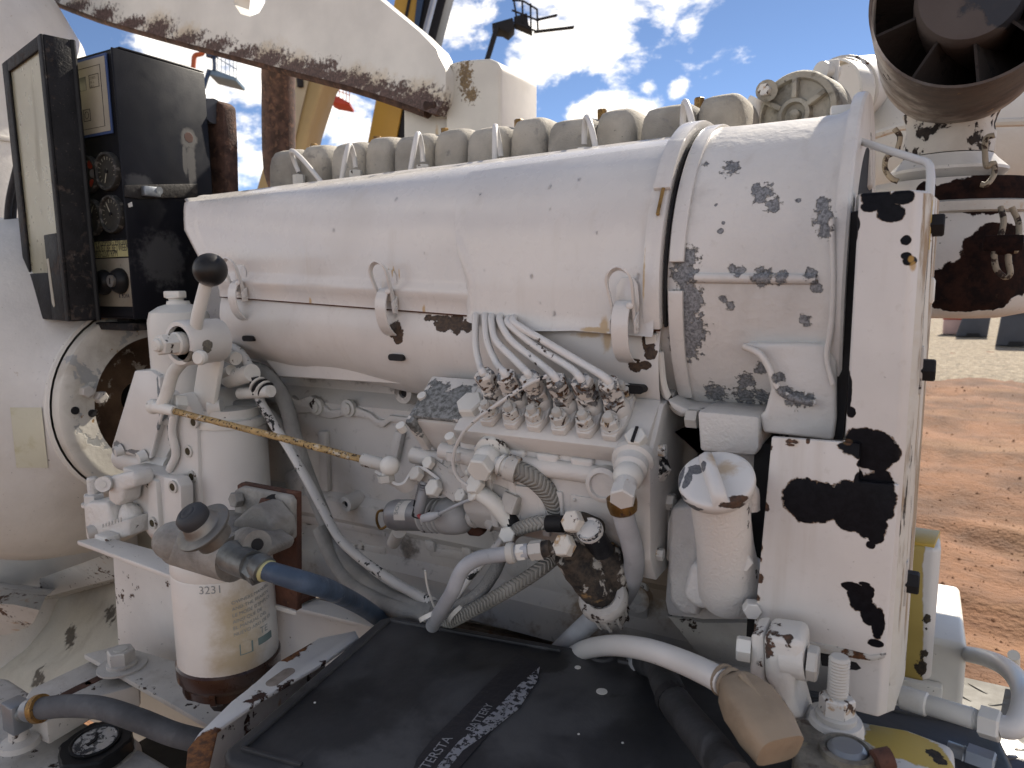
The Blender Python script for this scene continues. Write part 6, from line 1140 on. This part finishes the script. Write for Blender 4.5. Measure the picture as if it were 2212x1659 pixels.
# cast blower cover
bc=T('blower_cover','grey cast round blower cover with spokes above the fan housing','cast cover',P(1718,260,.97))
cM=mat('weathered_aluminium',(.50,.46,.38),.75,.1,bump=1.0,bs=300,var=.15,vs=20,layers=(nl((.20,.18,.14),60,.53,.15,.85,0,.75,None,.3),nl((.10,.09,.07),200,.66,.05,.9,0,.8,None,.4)))
k1=P(1716,248,.97); m_=mpp(k1); bx_=V(-.25,-1,0).normalized()
O(MB().lathe(k1,bx_,[(92*m_,-.05),(92*m_,-.004),(88*m_,0),(76*m_,0),(72*m_,-.006),(36*m_,-.006),(34*m_,.003),(26*m_,.004),(24*m_,-.005),(12*m_,-.006),(11*m_,.002),(0,.006)],52),'cover',cM,bc,ang=35)
pxx=bx_.cross(EZ)
for a in(90,210,330,30,150): d=EZ*math.sin(R(a))+pxx*math.cos(R(a)); O(MB().ribbon([k1+d*34*m_,k1+d*74*m_],d.cross(bx_)*.006,.010,n=1),'spoke',cM,bc,bev=.001)
O(MB().hexa(P(1656,196,.965),bx_,.008,.010),'cover_bolt',nutM,bc); O(MB().cyl(P(1656,196,.985),P(1656,196,.96),.013,16),'bolt_lug',cM,bc)
O(MB().tube([P(1625,258,.95),P(1628,225,.95),P(1634,213,.95)],.009,12),'breather_stub',W_clean,bc)
tc_=T('clamp_band','white T-bolt clamp band with bolt standing up beside the blower cover','hose clamp',P(1795,215,1.05))
O(MB().lathe(P(1800,225,1.08),V(-.6,-.8,.05),[(.052,-.012),(.055,-.011),(.055,.011),(.052,.012)],36,cap=False),'band',W_stain,tc_); O(MB().lathe(P(1786,156,1.03),V(-.5,-.8,0),[(.012,-.012),(.012,.012),(.007,.013),(0,.013)],18),'trunnion',W_clean,tc_); O(MB().box(P(1792,185,1.03),.02,.012,.06),'bolt_shank',W_stain,tc_,bev=.002)
for k in range(7): O(MB().box(P(1788,170+6*k,1.022),.014,.004,.002),'worm_thread',W_dark,tc_)
# ================================================================ FRONT: MOUNT BRACKET, FUEL FILTER, BATTERY, TANK
mk=T('mount_bracket','bent white steel mount bracket with shelf, web and bolted foot','bracket',PZ(300,1450,-.5))
mkM=mat('bracket_paint',(0.7781,0.7360,0.6810),.42,coat=.12,bump=.2,bs=160,layers=(nl((.55,.48,.40),7,.52,.25,.6,0,.4,None,0),nb(((.12,.07,.045),(.06,.04,.03)),120,.72,.05,.85,0,1,None,.5),speck))
zs=-.345; zf=-.498
s_=[PZ(u,v,zs) for u,v in((166,1168),(225,1158),(400,1205),(640,1290),(640,1320),(383,1248))]
O(MB().prism(s_,V(0,0,-.006)),'shelf',mkM,mk,bev=.0012)
w0=PZ(383,1250,zs-.006); w1=PZ(246,1206,zs-.006)
yw=(w0.y+w1.y)/2+.012; tl_=P(243,1190,.60); 
wl,wr=P(258,1400,.60),P(560,1500,.60)
def wq(u,v): return P(u,v,.590)
O(MB().prism([wq(243,1185),wq(560,1290),wq(560,1515),wq(300,1448),wq(258,1436)],V(0,.006,0)),'web',mkM,mk,bev=.001)
O(MB().tube([wq(262,1437)+V(0,-.004,0),wq(400,1472)+V(0,-.004,0),wq(520,1502)+V(0,-.004,0)],.006,10,n=2),'bend_fillet',mkM,mk)
ft=[PZ(u,v,zf) for u,v in((181,1413),(258,1393),(420,1440),(620,1500),(600,1560),(470,1580),(440,1560))]
O(MB().prism(ft,V(0,0,-.007)),'foot',W_dark,mk,bev=.0012)
c=PZ(264,1440,zf); O(MB().lathe(c,EZ,[(.0,0),(.030,0),(.030,.0025),(0,.0025)],32),'washer',W_dark,mk); O(MB().lathe(c+V(0,0,.0025),EZ,[(.0185,0),(.0185,.004),(.016,.005)],28),'spring_washer',W_dark,mk); b=O(MB().hexa(c+V(0,0,.0065),EZ,.0170,.018,rot=.2,ch=.1),'foot_bolt',W_dark,mk); O(MB().lathe(c+V(0,0,.0245),EZ,[(.0085,-.001),(.0085,.001),(0,.001)],18),'bolt_stamp',W_rust,b)
# slotted cross member under the foot
cm=T('cross_member','slotted white cross member under the mount bracket foot','cross member',PZ(170,1480,-.53))
zc=-.512
O(MB().prism([PZ(u,v,zc) for u,v in((66,1487),(200,1424),(300,1450),(300,1480),(190,1509),(100,1560),(40,1530))],V(0,0,-.03)),'channel',W_dark,cm,bev=.003)
for u,v in((164,1488),(216,1463)):
    c=PZ(u,v,zc+.0006); sh=[]
    for k in range(16): a=2*PI*k/16; sh.append(c+V(.007*math.cos(a),math.copysign(.012,math.sin(a))+.007*math.sin(a),0))
    O(MB().prism(sh,V(0,0,-.004)),'slot',rustP,cm)
# inner frame rail behind the filter
fr=T('frame_rail','white inner frame rail running behind the fuel filter to the battery','frame rail',P(700,1350,.62))
zq=-.415
O(MB().prism([PZ(u,v,zq) for u,v in((560,1265),(640,1282),(835,1330),(1120,1400),(1100,1420),(800,1352),(590,1300))],V(0,0,-.006)),'rail_flange',mkM,fr,bev=.001)
O(MB().prism([P(u,v,.625) for u,v in((560,1300),(860,1368),(1100,1430),(1100,1640),(560,1640))],V(0,.006,0)),'rail_web',mkM,fr)
frM=mat('lower_frame_grime',(.40,.34,.29),.8,bump=.5,bs=120,layers=(nl((.12,.09,.07),12,.45,.2,.9,0,.8,None,.2),nl((.30,.16,.06),30,.6,.1,.9,0,.7,None,0)))
O(MB().prism([P(u,v,.80) for u,v in((560,1270),(1100,1370),(1700,1450),(1760,1700),(560,1700))],V(0,.02,0)),'inner_frame',frM,fr)
O(MB().bb(-.62,.02,.60,.80,CAM.z-.64,CAM.z-.52),'belly_pan',frM,fr)
O(MB().prism([P(u,v,.66) for u,v in((1500,1440),(1640,1470),(1700,1640),(1500,1640))],V(0,.02,0)),'rail_end_plate',W_dark,fr)
# dark undertray and lower floor
O(MB().bb(-1.7,.02,.05,1.1,CAM.z-1.2,CAM.z-1.18),'undertray',mat('oily_floor',(.035,.03,.026),.8,bump=.6,bs=60,var=.4,vs=8),kind='structure')
# ---------------------------------------------------------------- rusty plate and fuel prefilter
rp=T('filter_plate','rusty brown steel plate carrying the fuel filter head','bracket plate',P(590,1300,.53))
YR=.5105
O(MB().prism([P(u,v,YR) for u,v in((512,1048),(520,1043),(640,1065),(641,1320),(606,1312),(520,1295))],V(0,.008,0)),'plate',rustP,rp,bev=.001)
O(MB().prism([PZ(u,v,zq+.003) for u,v in((596,1268),(690,1288),(640,1310),(594,1302))],V(0,0,.006)),'plate_foot',rustP,rp,bev=.001)
pf_=T('fuel_filter','white fuel filter canister with grey priming head and brown drain bowl','fuel filter',P(488,1500,.47))
YQ=.475; cx=P(489,1330,YQ); m_=mpp(cx); zz=lambda v:P(489,v,YQ).z; A0=V(cx.x,cx.y,0)
canM=mat('filter_canister',(0.8190,0.7809,0.7235),.35,coat=.2,bump=.05,layers=(bl((.44,.32,.15),[(A0+V(.052,-.03,zz(1330)),(.035,.05,.05)),(A0+V(.05,-.03,zz(1290)),(.03,.05,.05)),(A0+V(.05,-.03,zz(1380)),(.04,.05,.03))],1.2,40,.8,.7,0,.75,0),nl((.30,.24,.18),240,.68,.06,.8,0,.6,None,.2),nl((.45,.38,.30),20,.58,.2,.7,0,.4,None,0)))
RC=103*m_
O(MB().lathe(A0,EZ,[(RC*.96,zz(1425)),(RC,zz(1418)),(RC,zz(1225)),(RC*.985,zz(1222)),(RC,zz(1219)),(RC,zz(1200)),(RC*.97,zz(1194)),(RC*.8,zz(1190))],56),'canister',canM,pf_,ang=50)
O(MB().lathe(A0,EZ,[(RC*.80,zz(1462)),(RC*.95,zz(1446)),(RC*1.0,zz(1440)),(RC*1.03,zz(1436)),(RC*1.04,zz(1410)),(RC*1.0,zz(1406)),(RC*.96,zz(1406))],48),'bowl_collar',amber,pf_)
O(MB().lathe(A0,EZ,[(RC*.18,zz(1492)),(RC*.25,zz(1488)),(RC*.60,zz(1478)),(RC*.88,zz(1466)),(RC*.93,zz(1440))],40),'drain_bowl',amber,pf_)
for k in range(8):
    a=R(-150+45*k); d=V(math.cos(a),math.sin(a),0); O(MB().ribbon([A0+d*RC*.93+V(0,0,zz(1442)),A0+d*RC*.90+V(0,0,zz(1464)),A0+d*RC*.6+V(0,0,zz(1480))],V(-d.y,d.x,0)*.006,.004,n=2),'bowl_rib',amber,pf_)
O(MB().lathe(A0+V(-.008,0,0),EZ,[(.012,zz(1522)),(.018,zz(1516)),(.018,zz(1500)),(.010,zz(1497)),(.009,zz(1488))],10),'drain_valve',knobM,pf_)
def canwrap(x,y,r):
    a=R(-118)+x/r; return A0+V(math.cos(a)*r,math.sin(a)*r,y)
wr=(canwrap,RC)
text('3231',.0115,None,EX,EY,inkG,pf_,wrap=(lambda x,y,r:canwrap(x+.048,y+zz(1240),r),RC))
for k,s in enumerate(('OWNERS MANUAL FOR','AND THE REASON','LE MODE D\'EMPLOI','AINSI QUE DE','EL MANUAL DEL','NUEVO ARO DE ES')):
    text(s,.0052,None,EX,EY,inkG,pf_,wrap=(lambda x,y,r,k=k:canwrap(x+.078,y+zz(1268)-.0068*k+x*.12,r),RC))
O(MB().add([canwrap(.083+.014*i/4,zz(1372)+.012*j,RC+.0004) for j in range(2) for i in range(5)],[(i,i+1,6+i,5+i) for i in range(4)]),'cup_symbol',inkT,pf_); O(MB().add([canwrap(.0845+.011*i/4,zz(1370)+.0125*j,RC+.0007) for j in range(2) for i in range(5)],[(i,i+1,6+i,5+i) for i in range(4)]),'cup_symbol_fill',canM,pf_)
O(MB().add([canwrap(.103+.020*i/6,zz(1366)+.008*j,RC+.0004) for j in range(2) for i in range(7)],[(i,i+1,8+i,7+i) for i in range(6)]),'print_block',inkT,pf_)
text('TE',.010,None,EX,EY,inkG,pf_,wrap=(lambda x,y,r:canwrap(x+.106,y+zz(1345),r),RC))
for k in range(4): text('Dolor puede usar filtros'[:18+k],.0042,None,EX,EY,inkG,pf_,wrap=(lambda x,y,r,k=k:canwrap(x+.092,y+zz(1366)-.0052*k,r),RC)) if False else None
# cast head
O(MB().lathe(A0,EZ,[(RC*.80,zz(1192)),(RC*.94,zz(1196)),(RC*.94,zz(1175)),(RC*.86,zz(1150)),(RC*.70,zz(1128)),(0,zz(1122))],40),'filter_head',greyP,pf_,ang=50)
def hz(pts,y,d,name,bev=.004): return O(MB().prism([P(u,v,y) for u,v in pts],V(0,d,0)),name,greyP,pf_,bev=bev,seg=3)
hz(((504,1060),(520,1052),(622,1072),(630,1085),(630,1165),(592,1192),(560,1190),(505,1120)),.500,.009,'head_flange',.003)
hz(((500,1128),(542,1092),(560,1096),(590,1130),(596,1165),(575,1196),(520,1190)),.470,.030,'head_arm',.004); O(MB().cyl(P(388,1172,.428),P(508,1206,.428),.0225,26),'head_barrel',greyP,pf_); hz(((470,1158),(540,1168),(572,1190),(566,1210),(480,1212)),.440,.04,'head_body',.004)
O(MB().cyl(P(530,1168,.44),P(556,1176,.425),.013,20),'port_boss',greyP,pf_); O(MB().cyl(P(550,1174,.428),P(556.4,1176.2,.4245),.0055,16),'port_hole',darkM,pf_)
O(MB().hexa(P(583,1090,.499),V(-.1,-1,.1),.0085,.009),'flange_bolt',rustP,pf_); O(MB().hexa(P(518,1078,.499),V(-.1,-1,.1),.0085,.009),'flange_bolt',greyP,pf_); O(MB().cyl(P(593,1092,.499),P(593,1092,.4975),.012,18),'bolt_hole',darkM,pf_)
O(MB().lathe(P(530,1162,.445),EZ,[(.0065,-.006),(.0065,.006),(.0058,.007),(0,.007)],22),'vent_screw',rustP,pf_)
pa=(P(395,1118,.36)-P(470,1160,.41)).normalized(); pc0=P(440,1140,.385); pa=((UP*.69-RT*.72)*.80-(pc0-CAM).normalized()*.60).normalized(); km=mpp(pc0)
O(MB().lathe(pc0,pa,[(r*km,h*km) for r,h in((40,-40),(40,-16),(60,-4),(62,0),(62,4),(58,7),(42,8),(38,12),(36,22),(33,26),(30,26))],44),'primer_plate',steelM,pf_,ang=40)
O(MB().lathe(pc0,pa,[(r*km,h*km) for r,h in((31,22),(33,28),(35,38),(33,48),(26,54),(18,56),(16,55),(14,57),(9,57),(7,56),(0,57))],36),'primer_button',mat('primer_rubber',(.045,.046,.05),.6,bump=.15),pf_,ang=60)
O(MB().sphere(P(378,1168,.42),.021,18,12,(1,1,.9)),'head_plug',greyP,pf_)
# elbow fittings and blue hose
O(MB().tube([P(498,1200,.415),P(520,1212,.412),P(545,1222,.41)],[.0145,.014,.0135],16,n=3),'elbow_fitting',zincM,pf_); O(MB().hexa(P(540,1220,.411),V(.8,-.05,-.28),.0125,.016),'elbow_nut',zincM,pf_); O(MB().lathe(P(572,1232,.41),V(.8,-.05,-.28),[(.0105,-.012),(.0120,-.006),(.0120,0),(.0100,.001)],22),'fitting_collar',zincM,pf_)
O(MB().lathe(P(577,1234,.41),V(.8,-.05,-.28),[(.0098,-.002),(.0105,0),(.0090,.002)],22),'sealant_ring',lblY,pf_)
O(MB().tube([P(572,1231,.41),P(610,1243,.41),P(660,1258,.42),P(705,1272,.45),P(745,1290,.50),P(785,1312,.56),P(830,1345,.61),P(880,1390,.63)],[.0085,.0092,.0094,.0096,.0096],18,n=8),'blue_hose',blueM,None,'faded blue fuel hose leaving the fuel filter to the right','hose')
# ---------------------------------------------------------------- hoses on the crankcase
def hose(pts,r,name,m,lab,cat='hose',n=8): return O(MB().tube([P(*p) for p in pts],r,16,n=n),name,m,None,lab,cat)
hose([(470,800,.69),(520,795,.69),(565,802,.69),(598,835,.69),(620,880,.69),(638,950,.69),(665,1030,.69),(695,1105,.69),(725,1175,.68),(775,1240,.66),(830,1283,.64),(885,1308,.61),(945,1320,.585)],.0105,'furry_hose',feltM,'long fuzzy grey hose curving down across the crankcase beside the white loom')
hose([(468,745,.67),(505,752,.665),(530,775,.66),(547,815,.655),(560,860,.655),(590,915,.655),(625,970,.655),(665,1040,.655),(700,1105,.655),(735,1165,.65),(790,1215,.64),(860,1262,.62),(935,1302,.59)],.0060,'white_loom',wireM,'white cable loom with black tape running diagonally across the crankcase','cable')
hose([(440,885,.67),(500,880,.67),(550,880,.68),(590,905,.69),(625,950,.70)],.0095,'furry_hose',feltM,'short fuzzy hose joining the long fuzzy hose from the left')
hose([(690,1140,.67),(715,1200,.665),(760,1262,.65),(820,1302,.62),(880,1320,.60),(930,1330,.585)],.0098,'furry_hose',feltM,'lower fuzzy hose running into the bundle left of the cable tie')
cg=T('cable_connector','white ribbed cable connectors where the loom leaves the hand lever bracket','connector',P(510,830,.65))
for a,b,r in(((470,760),(510,775),.009),((495,820),(545,805),.012),((520,850),(585,845),.008),((470,820),(500,800),.008)): O(MB().cyl(P(*a,.655),P(*b,.645),r,16),'connector_body',W_stain,cg)
for k in range(4): O(MB().lathe(P(556+6*k,830+4*k,.65),V(.6,0,-.4),[(.011,-.0016),(.0125,0),(.011,.0016)],18),'tape_ring',darkM if k%2 else W_stain,cg)
O(MB().cyl(P(452,885,.62),P(480,880,.63),.0115,18),'hose_ferrule',W_clean,cg); O(MB().cyl(P(548,815,.648),P(556,852,.648),.0068,14),'tape_wrap',darkM,cg)
# ---------------------------------------------------------------- battery in its tray
zB=-.36
bt=T('battery','large black battery with scuffed lid and torn label strip','battery',PZ(1000,1600,zB)-V(0,0,.2))
ba,bb_=PZ(832,1325,zB),PZ(1500,1442,zB); bxd=(bb_-ba).normalized(); byd=V(-bxd.y,bxd.x,0)
def bq(a,b,z=0): return ba+bxd*a-byd*b+V(0,0,z)
lidp=[(0.012,0),(.215,0),(.225,.006),(.24,.006),(.25,0),(.56,0),(.57,.01),(.57,.245),(.56,.255),(.12,.255),(.115,.245),(.085,.245),(.08,.255),(.012,.255),(0,.245),(0,.012)]
O(MB().prism([bq(a,b) for a,b in lidp],V(0,0,-.03)),'lid',battM,bt,bev=.005,seg=3)
O(MB().prism([bq(a,b,-.03) for a,b in((.006,.006),(.565,.006),(.565,.25),(.006,.25))],V(0,0,-.20)),'case',battM,bt,bev=.004)
O(MB().prism([bq(a,b,-.032) for a,b in((.0,.0),(.57,.0),(.57,.258),(.0,.258))],V(0,0,-.012)),'case_rim',battM,bt,bev=.003)
for q in(((.014,.014),(.205,.014)),((.262,.014),(.556,.014)),((.014,.014),(.014,.24)),((.014,.24),(.07,.24)),((.135,.24),(.556,.24))): O(MB().ribbon([bq(*q[0],.0012),bq(*q[1],.0012)],(bxd if q[0][0]==q[1][0] else byd)*.004,.0034,n=1),'lid_rib',battM,bt,bev=.001)
vt=bq(.100,.235,-.010); O(MB().lathe(vt,-(byd)+V(0,0,.1),[(.0085,0),(.0085,.02),(.006,.0205),(.0055,.006),(0,.006)],18),'vent_tube',battM,bt)
O(MB().lathe(bq(.245,.008,-.004),EZ,[(.014,-.01),(.014,.003),(.011,.006),(0,.006)],20),'rear_vent',battM,bt)
# raised centre bar and label strip
O(MB().prism([PZ(u,v,zB+.0012) for u,v in((1119,1412),(1164,1434),(1165,1448),(1140,1500),(1060,1580),(990,1660),(880,1700),(900,1640),(930,1600),(980,1550),(1040,1490))],V(0,0,-.0012)),'label_strip',foilM,bt)
O(MB().prism([PZ(u,v,zB+.0016) for u,v in((1166,1440),(1160,1470),(1120,1530),(1050,1585),(1000,1620),(960,1670),(935,1690),(945,1655),(990,1602),(1040,1560),(1080,1522),(1120,1480))],V(0,0,-.0010)),'flaked_print',flakeM,bt)
ld=(PZ(1075,1505,zB)-PZ(1018,1580,zB)); ll=ld.length; ld.normalize(); lu=EZ.cross(ld)
text('BATTERY',.0105,PZ(1022,1582,zB+.0013),ld,lu,whiteI,bt,sx=.92)
text('INTERSTA',.0115,PZ(908,1685,zB+.0013),ld,lu,whiteI,bt,sx=1.0)
text('BATTERIES',.0085,PZ(1062,1580,zB+.0017),ld,lu,whiteI,bt,sx=1.0)
for u,v,r in((1300,1494,.0050),(1248,1442,.0030),(1250,1586,.001),(1345,1605,.001),(680,1518,.001)): O(MB().lathe(PZ(u,v,zB),EZ,[(r,-.0002),(r,.0004),(0,.0006)],16),'paint_drip',W_clean,bt)
O(MB().prism([PZ(u,v,zB+.0004) for u,v in((1534,1604),(1560,1594),(1544,1612))],V(0,0,.0004)),'paint_flake',W_clean,bt)
ty=T('battery_tray','white battery tray edge with rust and oval slot','battery tray',PZ(560,1550,-.38))
trM=mat('tray_paint',(0.7979,0.7762,0.7482),.45,bump=.4,bs=120,layers=(nl((.50,.32,.15),30,.62,.12,.7,0,.7,None,0),nb(((.07,.03,.02),(.035,.02,.016)),48,.64,.03,.85,0,1,None,.9),bl(((.30,.12,.04),(.10,.045,.025)),[(PZ(430,1640,-.37),.03),(PZ(440,1680,-.38),.04),(PZ(455,1600,-.37),.012),(PZ(620,1425,-.37),.012),(PZ(650,1405,-.37),.01)],1.6,60,.12,.85,0,1,.6)))
zT=-.366
O(MB().prism([PZ(u,v,zT) for u,v in((768,1362),(775,1376),(700,1430),(640,1465),(560,1512),(470,1575),(462,1610),(440,1700),(398,1700),(405,1620),(432,1582),(500,1515),(545,1480),(600,1430),(690,1378))],V(0,0,-.004)),'tray_flange',trM,ty,bev=.001)
O(MB().prism([PZ(u,v,zT-.004) for u,v in((405,1620),(432,1582),(545,1480),(690,1378),(700,1384),(550,1490),(440,1590),(415,1625))],V(0,0,-.14)),'tray_side',trM,ty)
c=PZ(606,1462,zT+.0004); dxy=(PZ(640,1440,zT)-PZ(570,1490,zT)).normalized(); dpp=EZ.cross(dxy); sh=[]
for k in range(18): a=2*PI*k/18; sh.append(c+dxy*(math.copysign(.010,math.cos(a))+.0065*math.cos(a))+dpp*.0065*math.sin(a))
O(MB().prism(sh,V(0,0,-.001)),'oval_slot',frM,ty)
# ---------------------------------------------------------------- battery cables and terminal
hose([(1190,1425,.64),(1230,1385,.635),(1265,1352,.63),(1302,1318,.625),(1330,1295,.62)],.0105,'grey_pipe',rubG,'straight grey pipe rising from behind the battery to the strainer cup','pipe')
hose([(1180,1490,.66),(1215,1440,.645),(1240,1415,.62),(1275,1400,.585),(1330,1394,.55),(1400,1404,.515),(1470,1428,.495),(1530,1455,.475),(1565,1475,.465)],.0090,'battery_cable',rubW,'thick white battery cable arching over to the tan boot','battery cable')
bo=T('terminal_boot','tan rubber boot covering the battery cable end','terminal boot',P(1640,1560,.43))
secs=[];pth=smooth_path([P(1548,1462,.472),P(1575,1476,.466),P(1592,1490,.462),P(1625,1530,.452),P(1655,1575,.442),P(1685,1622,.432)],4)
for i,p in enumerate(pth):
    t=i/(len(pth)-1); w=.0098 if t<.2 else .0098+.0085*min(1,(t-.2)/.35); w=w if t<.8 else w*(1-.15*(t-.8)/.2); d=(pth[min(i+1,len(pth)-1)]-pth[max(0,i-1)]).normalized(); x=d.cross(EZ).normalized(); y=x.cross(d)
    e=1 if t<.2 else .55
    secs.append([p+x*w*math.copysign(abs(math.cos(a))**e,math.cos(a))+y*w*.8*math.copysign(abs(math.sin(a))**e,math.sin(a)) for a in[2*PI*k/20 for k in range(20)]])
O(MB().loft(secs,close=True,caps=True),'boot',tanM,bo,ang=50)
for i_ in(2,4): O(MB().lathe(pth[i_],pth[i_+1]-pth[i_-1],[(.0096,-.002),(.0112,-.001),(.0112,.001),(.0096,.002)],22,cap=False),'boot_ring',tanM,bo)
O(MB().tube([p_+V(0,0,.0135) for p_ in pth[9:-3]],.0022,8,n=1),'boot_rib',tanM,bo)
tmn=T('battery_terminal','corroded lead battery clamp with grey bolt at the lower right','battery terminal',PZ(1830,1640,-.31))
zL=-.302
O(MB().prism([PZ(u,v,zL) for u,v in((1718,1550),(1740,1548),(1820,1580),(1880,1600),(1920,1640),(1930,1700),(1720,1700),(1712,1620))],V(0,0,-.022)),'clamp',leadM,tmn,bev=.005,seg=3)
O(MB().lathe(PZ(1829,1629,zL),EZ,[(.017,-.004),(.0165,.004),(.0135,.005),(.0125,.001),(0,.001)],28),'clamp_eye',leadM,tmn); O(MB().lathe(PZ(1829,1630,zL),EZ,[(.0118,0),(.0118,.004),(.009,.0065),(0,.007)],24),'post',greyB,tmn); O(MB().tube([PZ(1890,1645,zL+.004),PZ(1925,1638,zL+.006)],.007,12,n=1),'clamp_bolt',rustP,tmn)
hose([(1310,1510,.665),(1335,1465,.66),(1362,1440,.64),(1395,1430,.60),(1425,1445,.555),(1440,1480,.52),(1460,1520,.50),(1495,1565,.475),(1540,1620,.445),(1590,1690,.41)],.0125,'black_cable',rubB,'thick black battery cable bending down over the battery lid','battery cable')
hose([(1318,1495,.664),(1340,1460,.656),(1365,1438,.636),(1392,1430,.602)],.0134,'grey_sleeve',rubG,'grey painted sleeve where the black battery cable emerges','cable sleeve')
hose([(1448,1502,.509),(1456,1515,.503)],.0132,'tape_band',darkM,'black tape band round the black battery cable','tape')
# ---------------------------------------------------------------- fuel tank corner
zK=-.56
tk=T('fuel_tank','dirty white fuel tank top at the lower left corner','fuel tank',PZ(120,1640,zK)-V(0,0,.2))
O(MB().prism([PZ(u,v,zK) for u,v in((-200,1440),(20,1462),(110,1520),(300,1610),(420,1680),(420,1900),(-300,1900))],V(0,0,-.25)),'tank_body',W_dark,tk,bev=.01,seg=3)
O(MB().prism([P(u,v,.42) for u,v in((-40,1540),(12,1565),(28,1620),(34,1700),(-40,1700))],V(0,.05,0)),'tank_guard',W_stain,tk,bev=.006,seg=3)
fc0=PZ(213,1634,zK); km=mpp(fc0); fa=V(.02,-.10,1).normalized()
secs=[]; xx,yy=perp(fa)
for r_,h in((50,0),(56,4),(70,8),(70,34),(66,38)):
    ring_=[]
    for k in range(48):
        a=2*PI*k/48; rr_=r_*(1+(.07 if (r_>60 and k%8<2) else 0)); ring_.append(fc0+fa*(h*km)+xx*(rr_*km*math.cos(a))+yy*(rr_*km*math.sin(a)))
    secs.append(ring_)
fcp=O(MB().loft(secs,close=True,caps=True),'fuel_cap',knobM,tk,ang=35,label='black ribbed fuel filler cap with pressed metal disc'); O(MB().lathe(fc0,fa,[(r*km,h*km) for r,h in((48,36),(50,42),(46,44),(43,40))],40,cap=False),'cap_rim',knobM,fcp)
O(MB().lathe(fc0,fa,[(43*km,40*km),(42*km,41*km),(0,41*km)],36),'cap_disc',mat('flaking_chrome',(.55,.55,.54),.3,.7,bump=.8,bs=260,layers=(nl((.03,.03,.03),90,.52,.05,.7,0,.9,None,.5),)),fcp)
O(MB().ribbon([fc0+fa*(42*km)+xx*(-18*km),fc0+fa*(42*km),fc0+fa*(42*km)+xx*(14*km)+yy*(16*km)],yy*.004,.002,n=2),'cap_scar',darkM,fcp)
O(MB().lathe(fc0-fa*.03,fa,[(.045,-.01),(.045,.02),(.04,.03)],32),'filler_neck',W_dark,fcp)
text('DIESEL',.011,fc0+fa*(41.5*km)+V(-.012,-.022,0),V(-1,.1,0)*-1,V(0,1,.1),inkM,fcp)
th=[PZ(36,1545,-.50),PZ(62,1535,-.49),PZ(90,1530,-.485),PZ(150,1525,-.478),PZ(220,1530,-.475),PZ(300,1556,-.48),PZ(370,1584,-.49),PZ(430,1600,-.50)]
O(MB().tube(th[2:],.0125,18,n=8),'tank_hose',mat('chalky_rubber',(.10,.10,.105),.65,bump=.3,bs=260,var=.25,vs=20,layers=(nl((.20,.20,.20),30,.5,.25,.8,0,.6,None,0),)),None,'dark grey fuel hose running across from the tank elbow to the tray','hose')
te=T('tank_elbow','grey elbow fitting with brass ring on the fuel tank','pipe fitting',PZ(36,1580,-.53))
d1=(th[1]-th[0]).normalized()
O(MB().box(th[0],.026,.022,.036),'elbow',greyB,te,bev=.003); O(MB().lathe(th[0],d1,[(.010,.010)]+[(.0105+.0007*(k%2),.012+.0016*k) for k in range(7)],16),'thread',zincM,te); O(MB().lathe(th[0],d1,[(.013,.024),(.013,.036),(.011,.037)],20),'ferrule',greyB,te); O(MB().lathe(th[2],(th[2]-th[1]),[(.013,-.008),(.016,-.007),(.016,0),(.013,.001)],22),'brass_ring',brass,te)
O(MB().lathe(th[0]-V(0,0,.018),V(0,0,-1),[(.010,0),(.011,.01),(.020,.014),(.022,.02)],20),'elbow_base',W_dark,te)

# rain drops standing on the duct
rd=random.Random(5); mb=MB(); k=0
for q in range(20):
    u,v=rd.uniform(700,1420),rd.uniform(330,690); p,n=hit(u,v)
    if p is None or not(.58<p.y<.80): continue
    r=rd.uniform(.0007,.0018); x,y=perp(n); st=1.6
    dn2=V(0,0,-1)-n*n.dot(V(0,0,-1)); dn2=dn2.normalized() if dn2.length>.05 else x; sd2=n.cross(dn2)
    rings=[[p+n*h*r+dn2*(c*r*st*math.cos(a))+sd2*(c*r*math.sin(a)) for a in[2*PI*i/10 for i in range(10)]] for c,h in((1,-.05),(.9,.28),(.5,.46),(.1,.5))]
    mb.loft(rings,close=True,caps=True); k+=1
if k: O(mb,'water_drops',dropM,duct,'clear rain drops standing on the white duct cover',kind='stuff',ang=60)
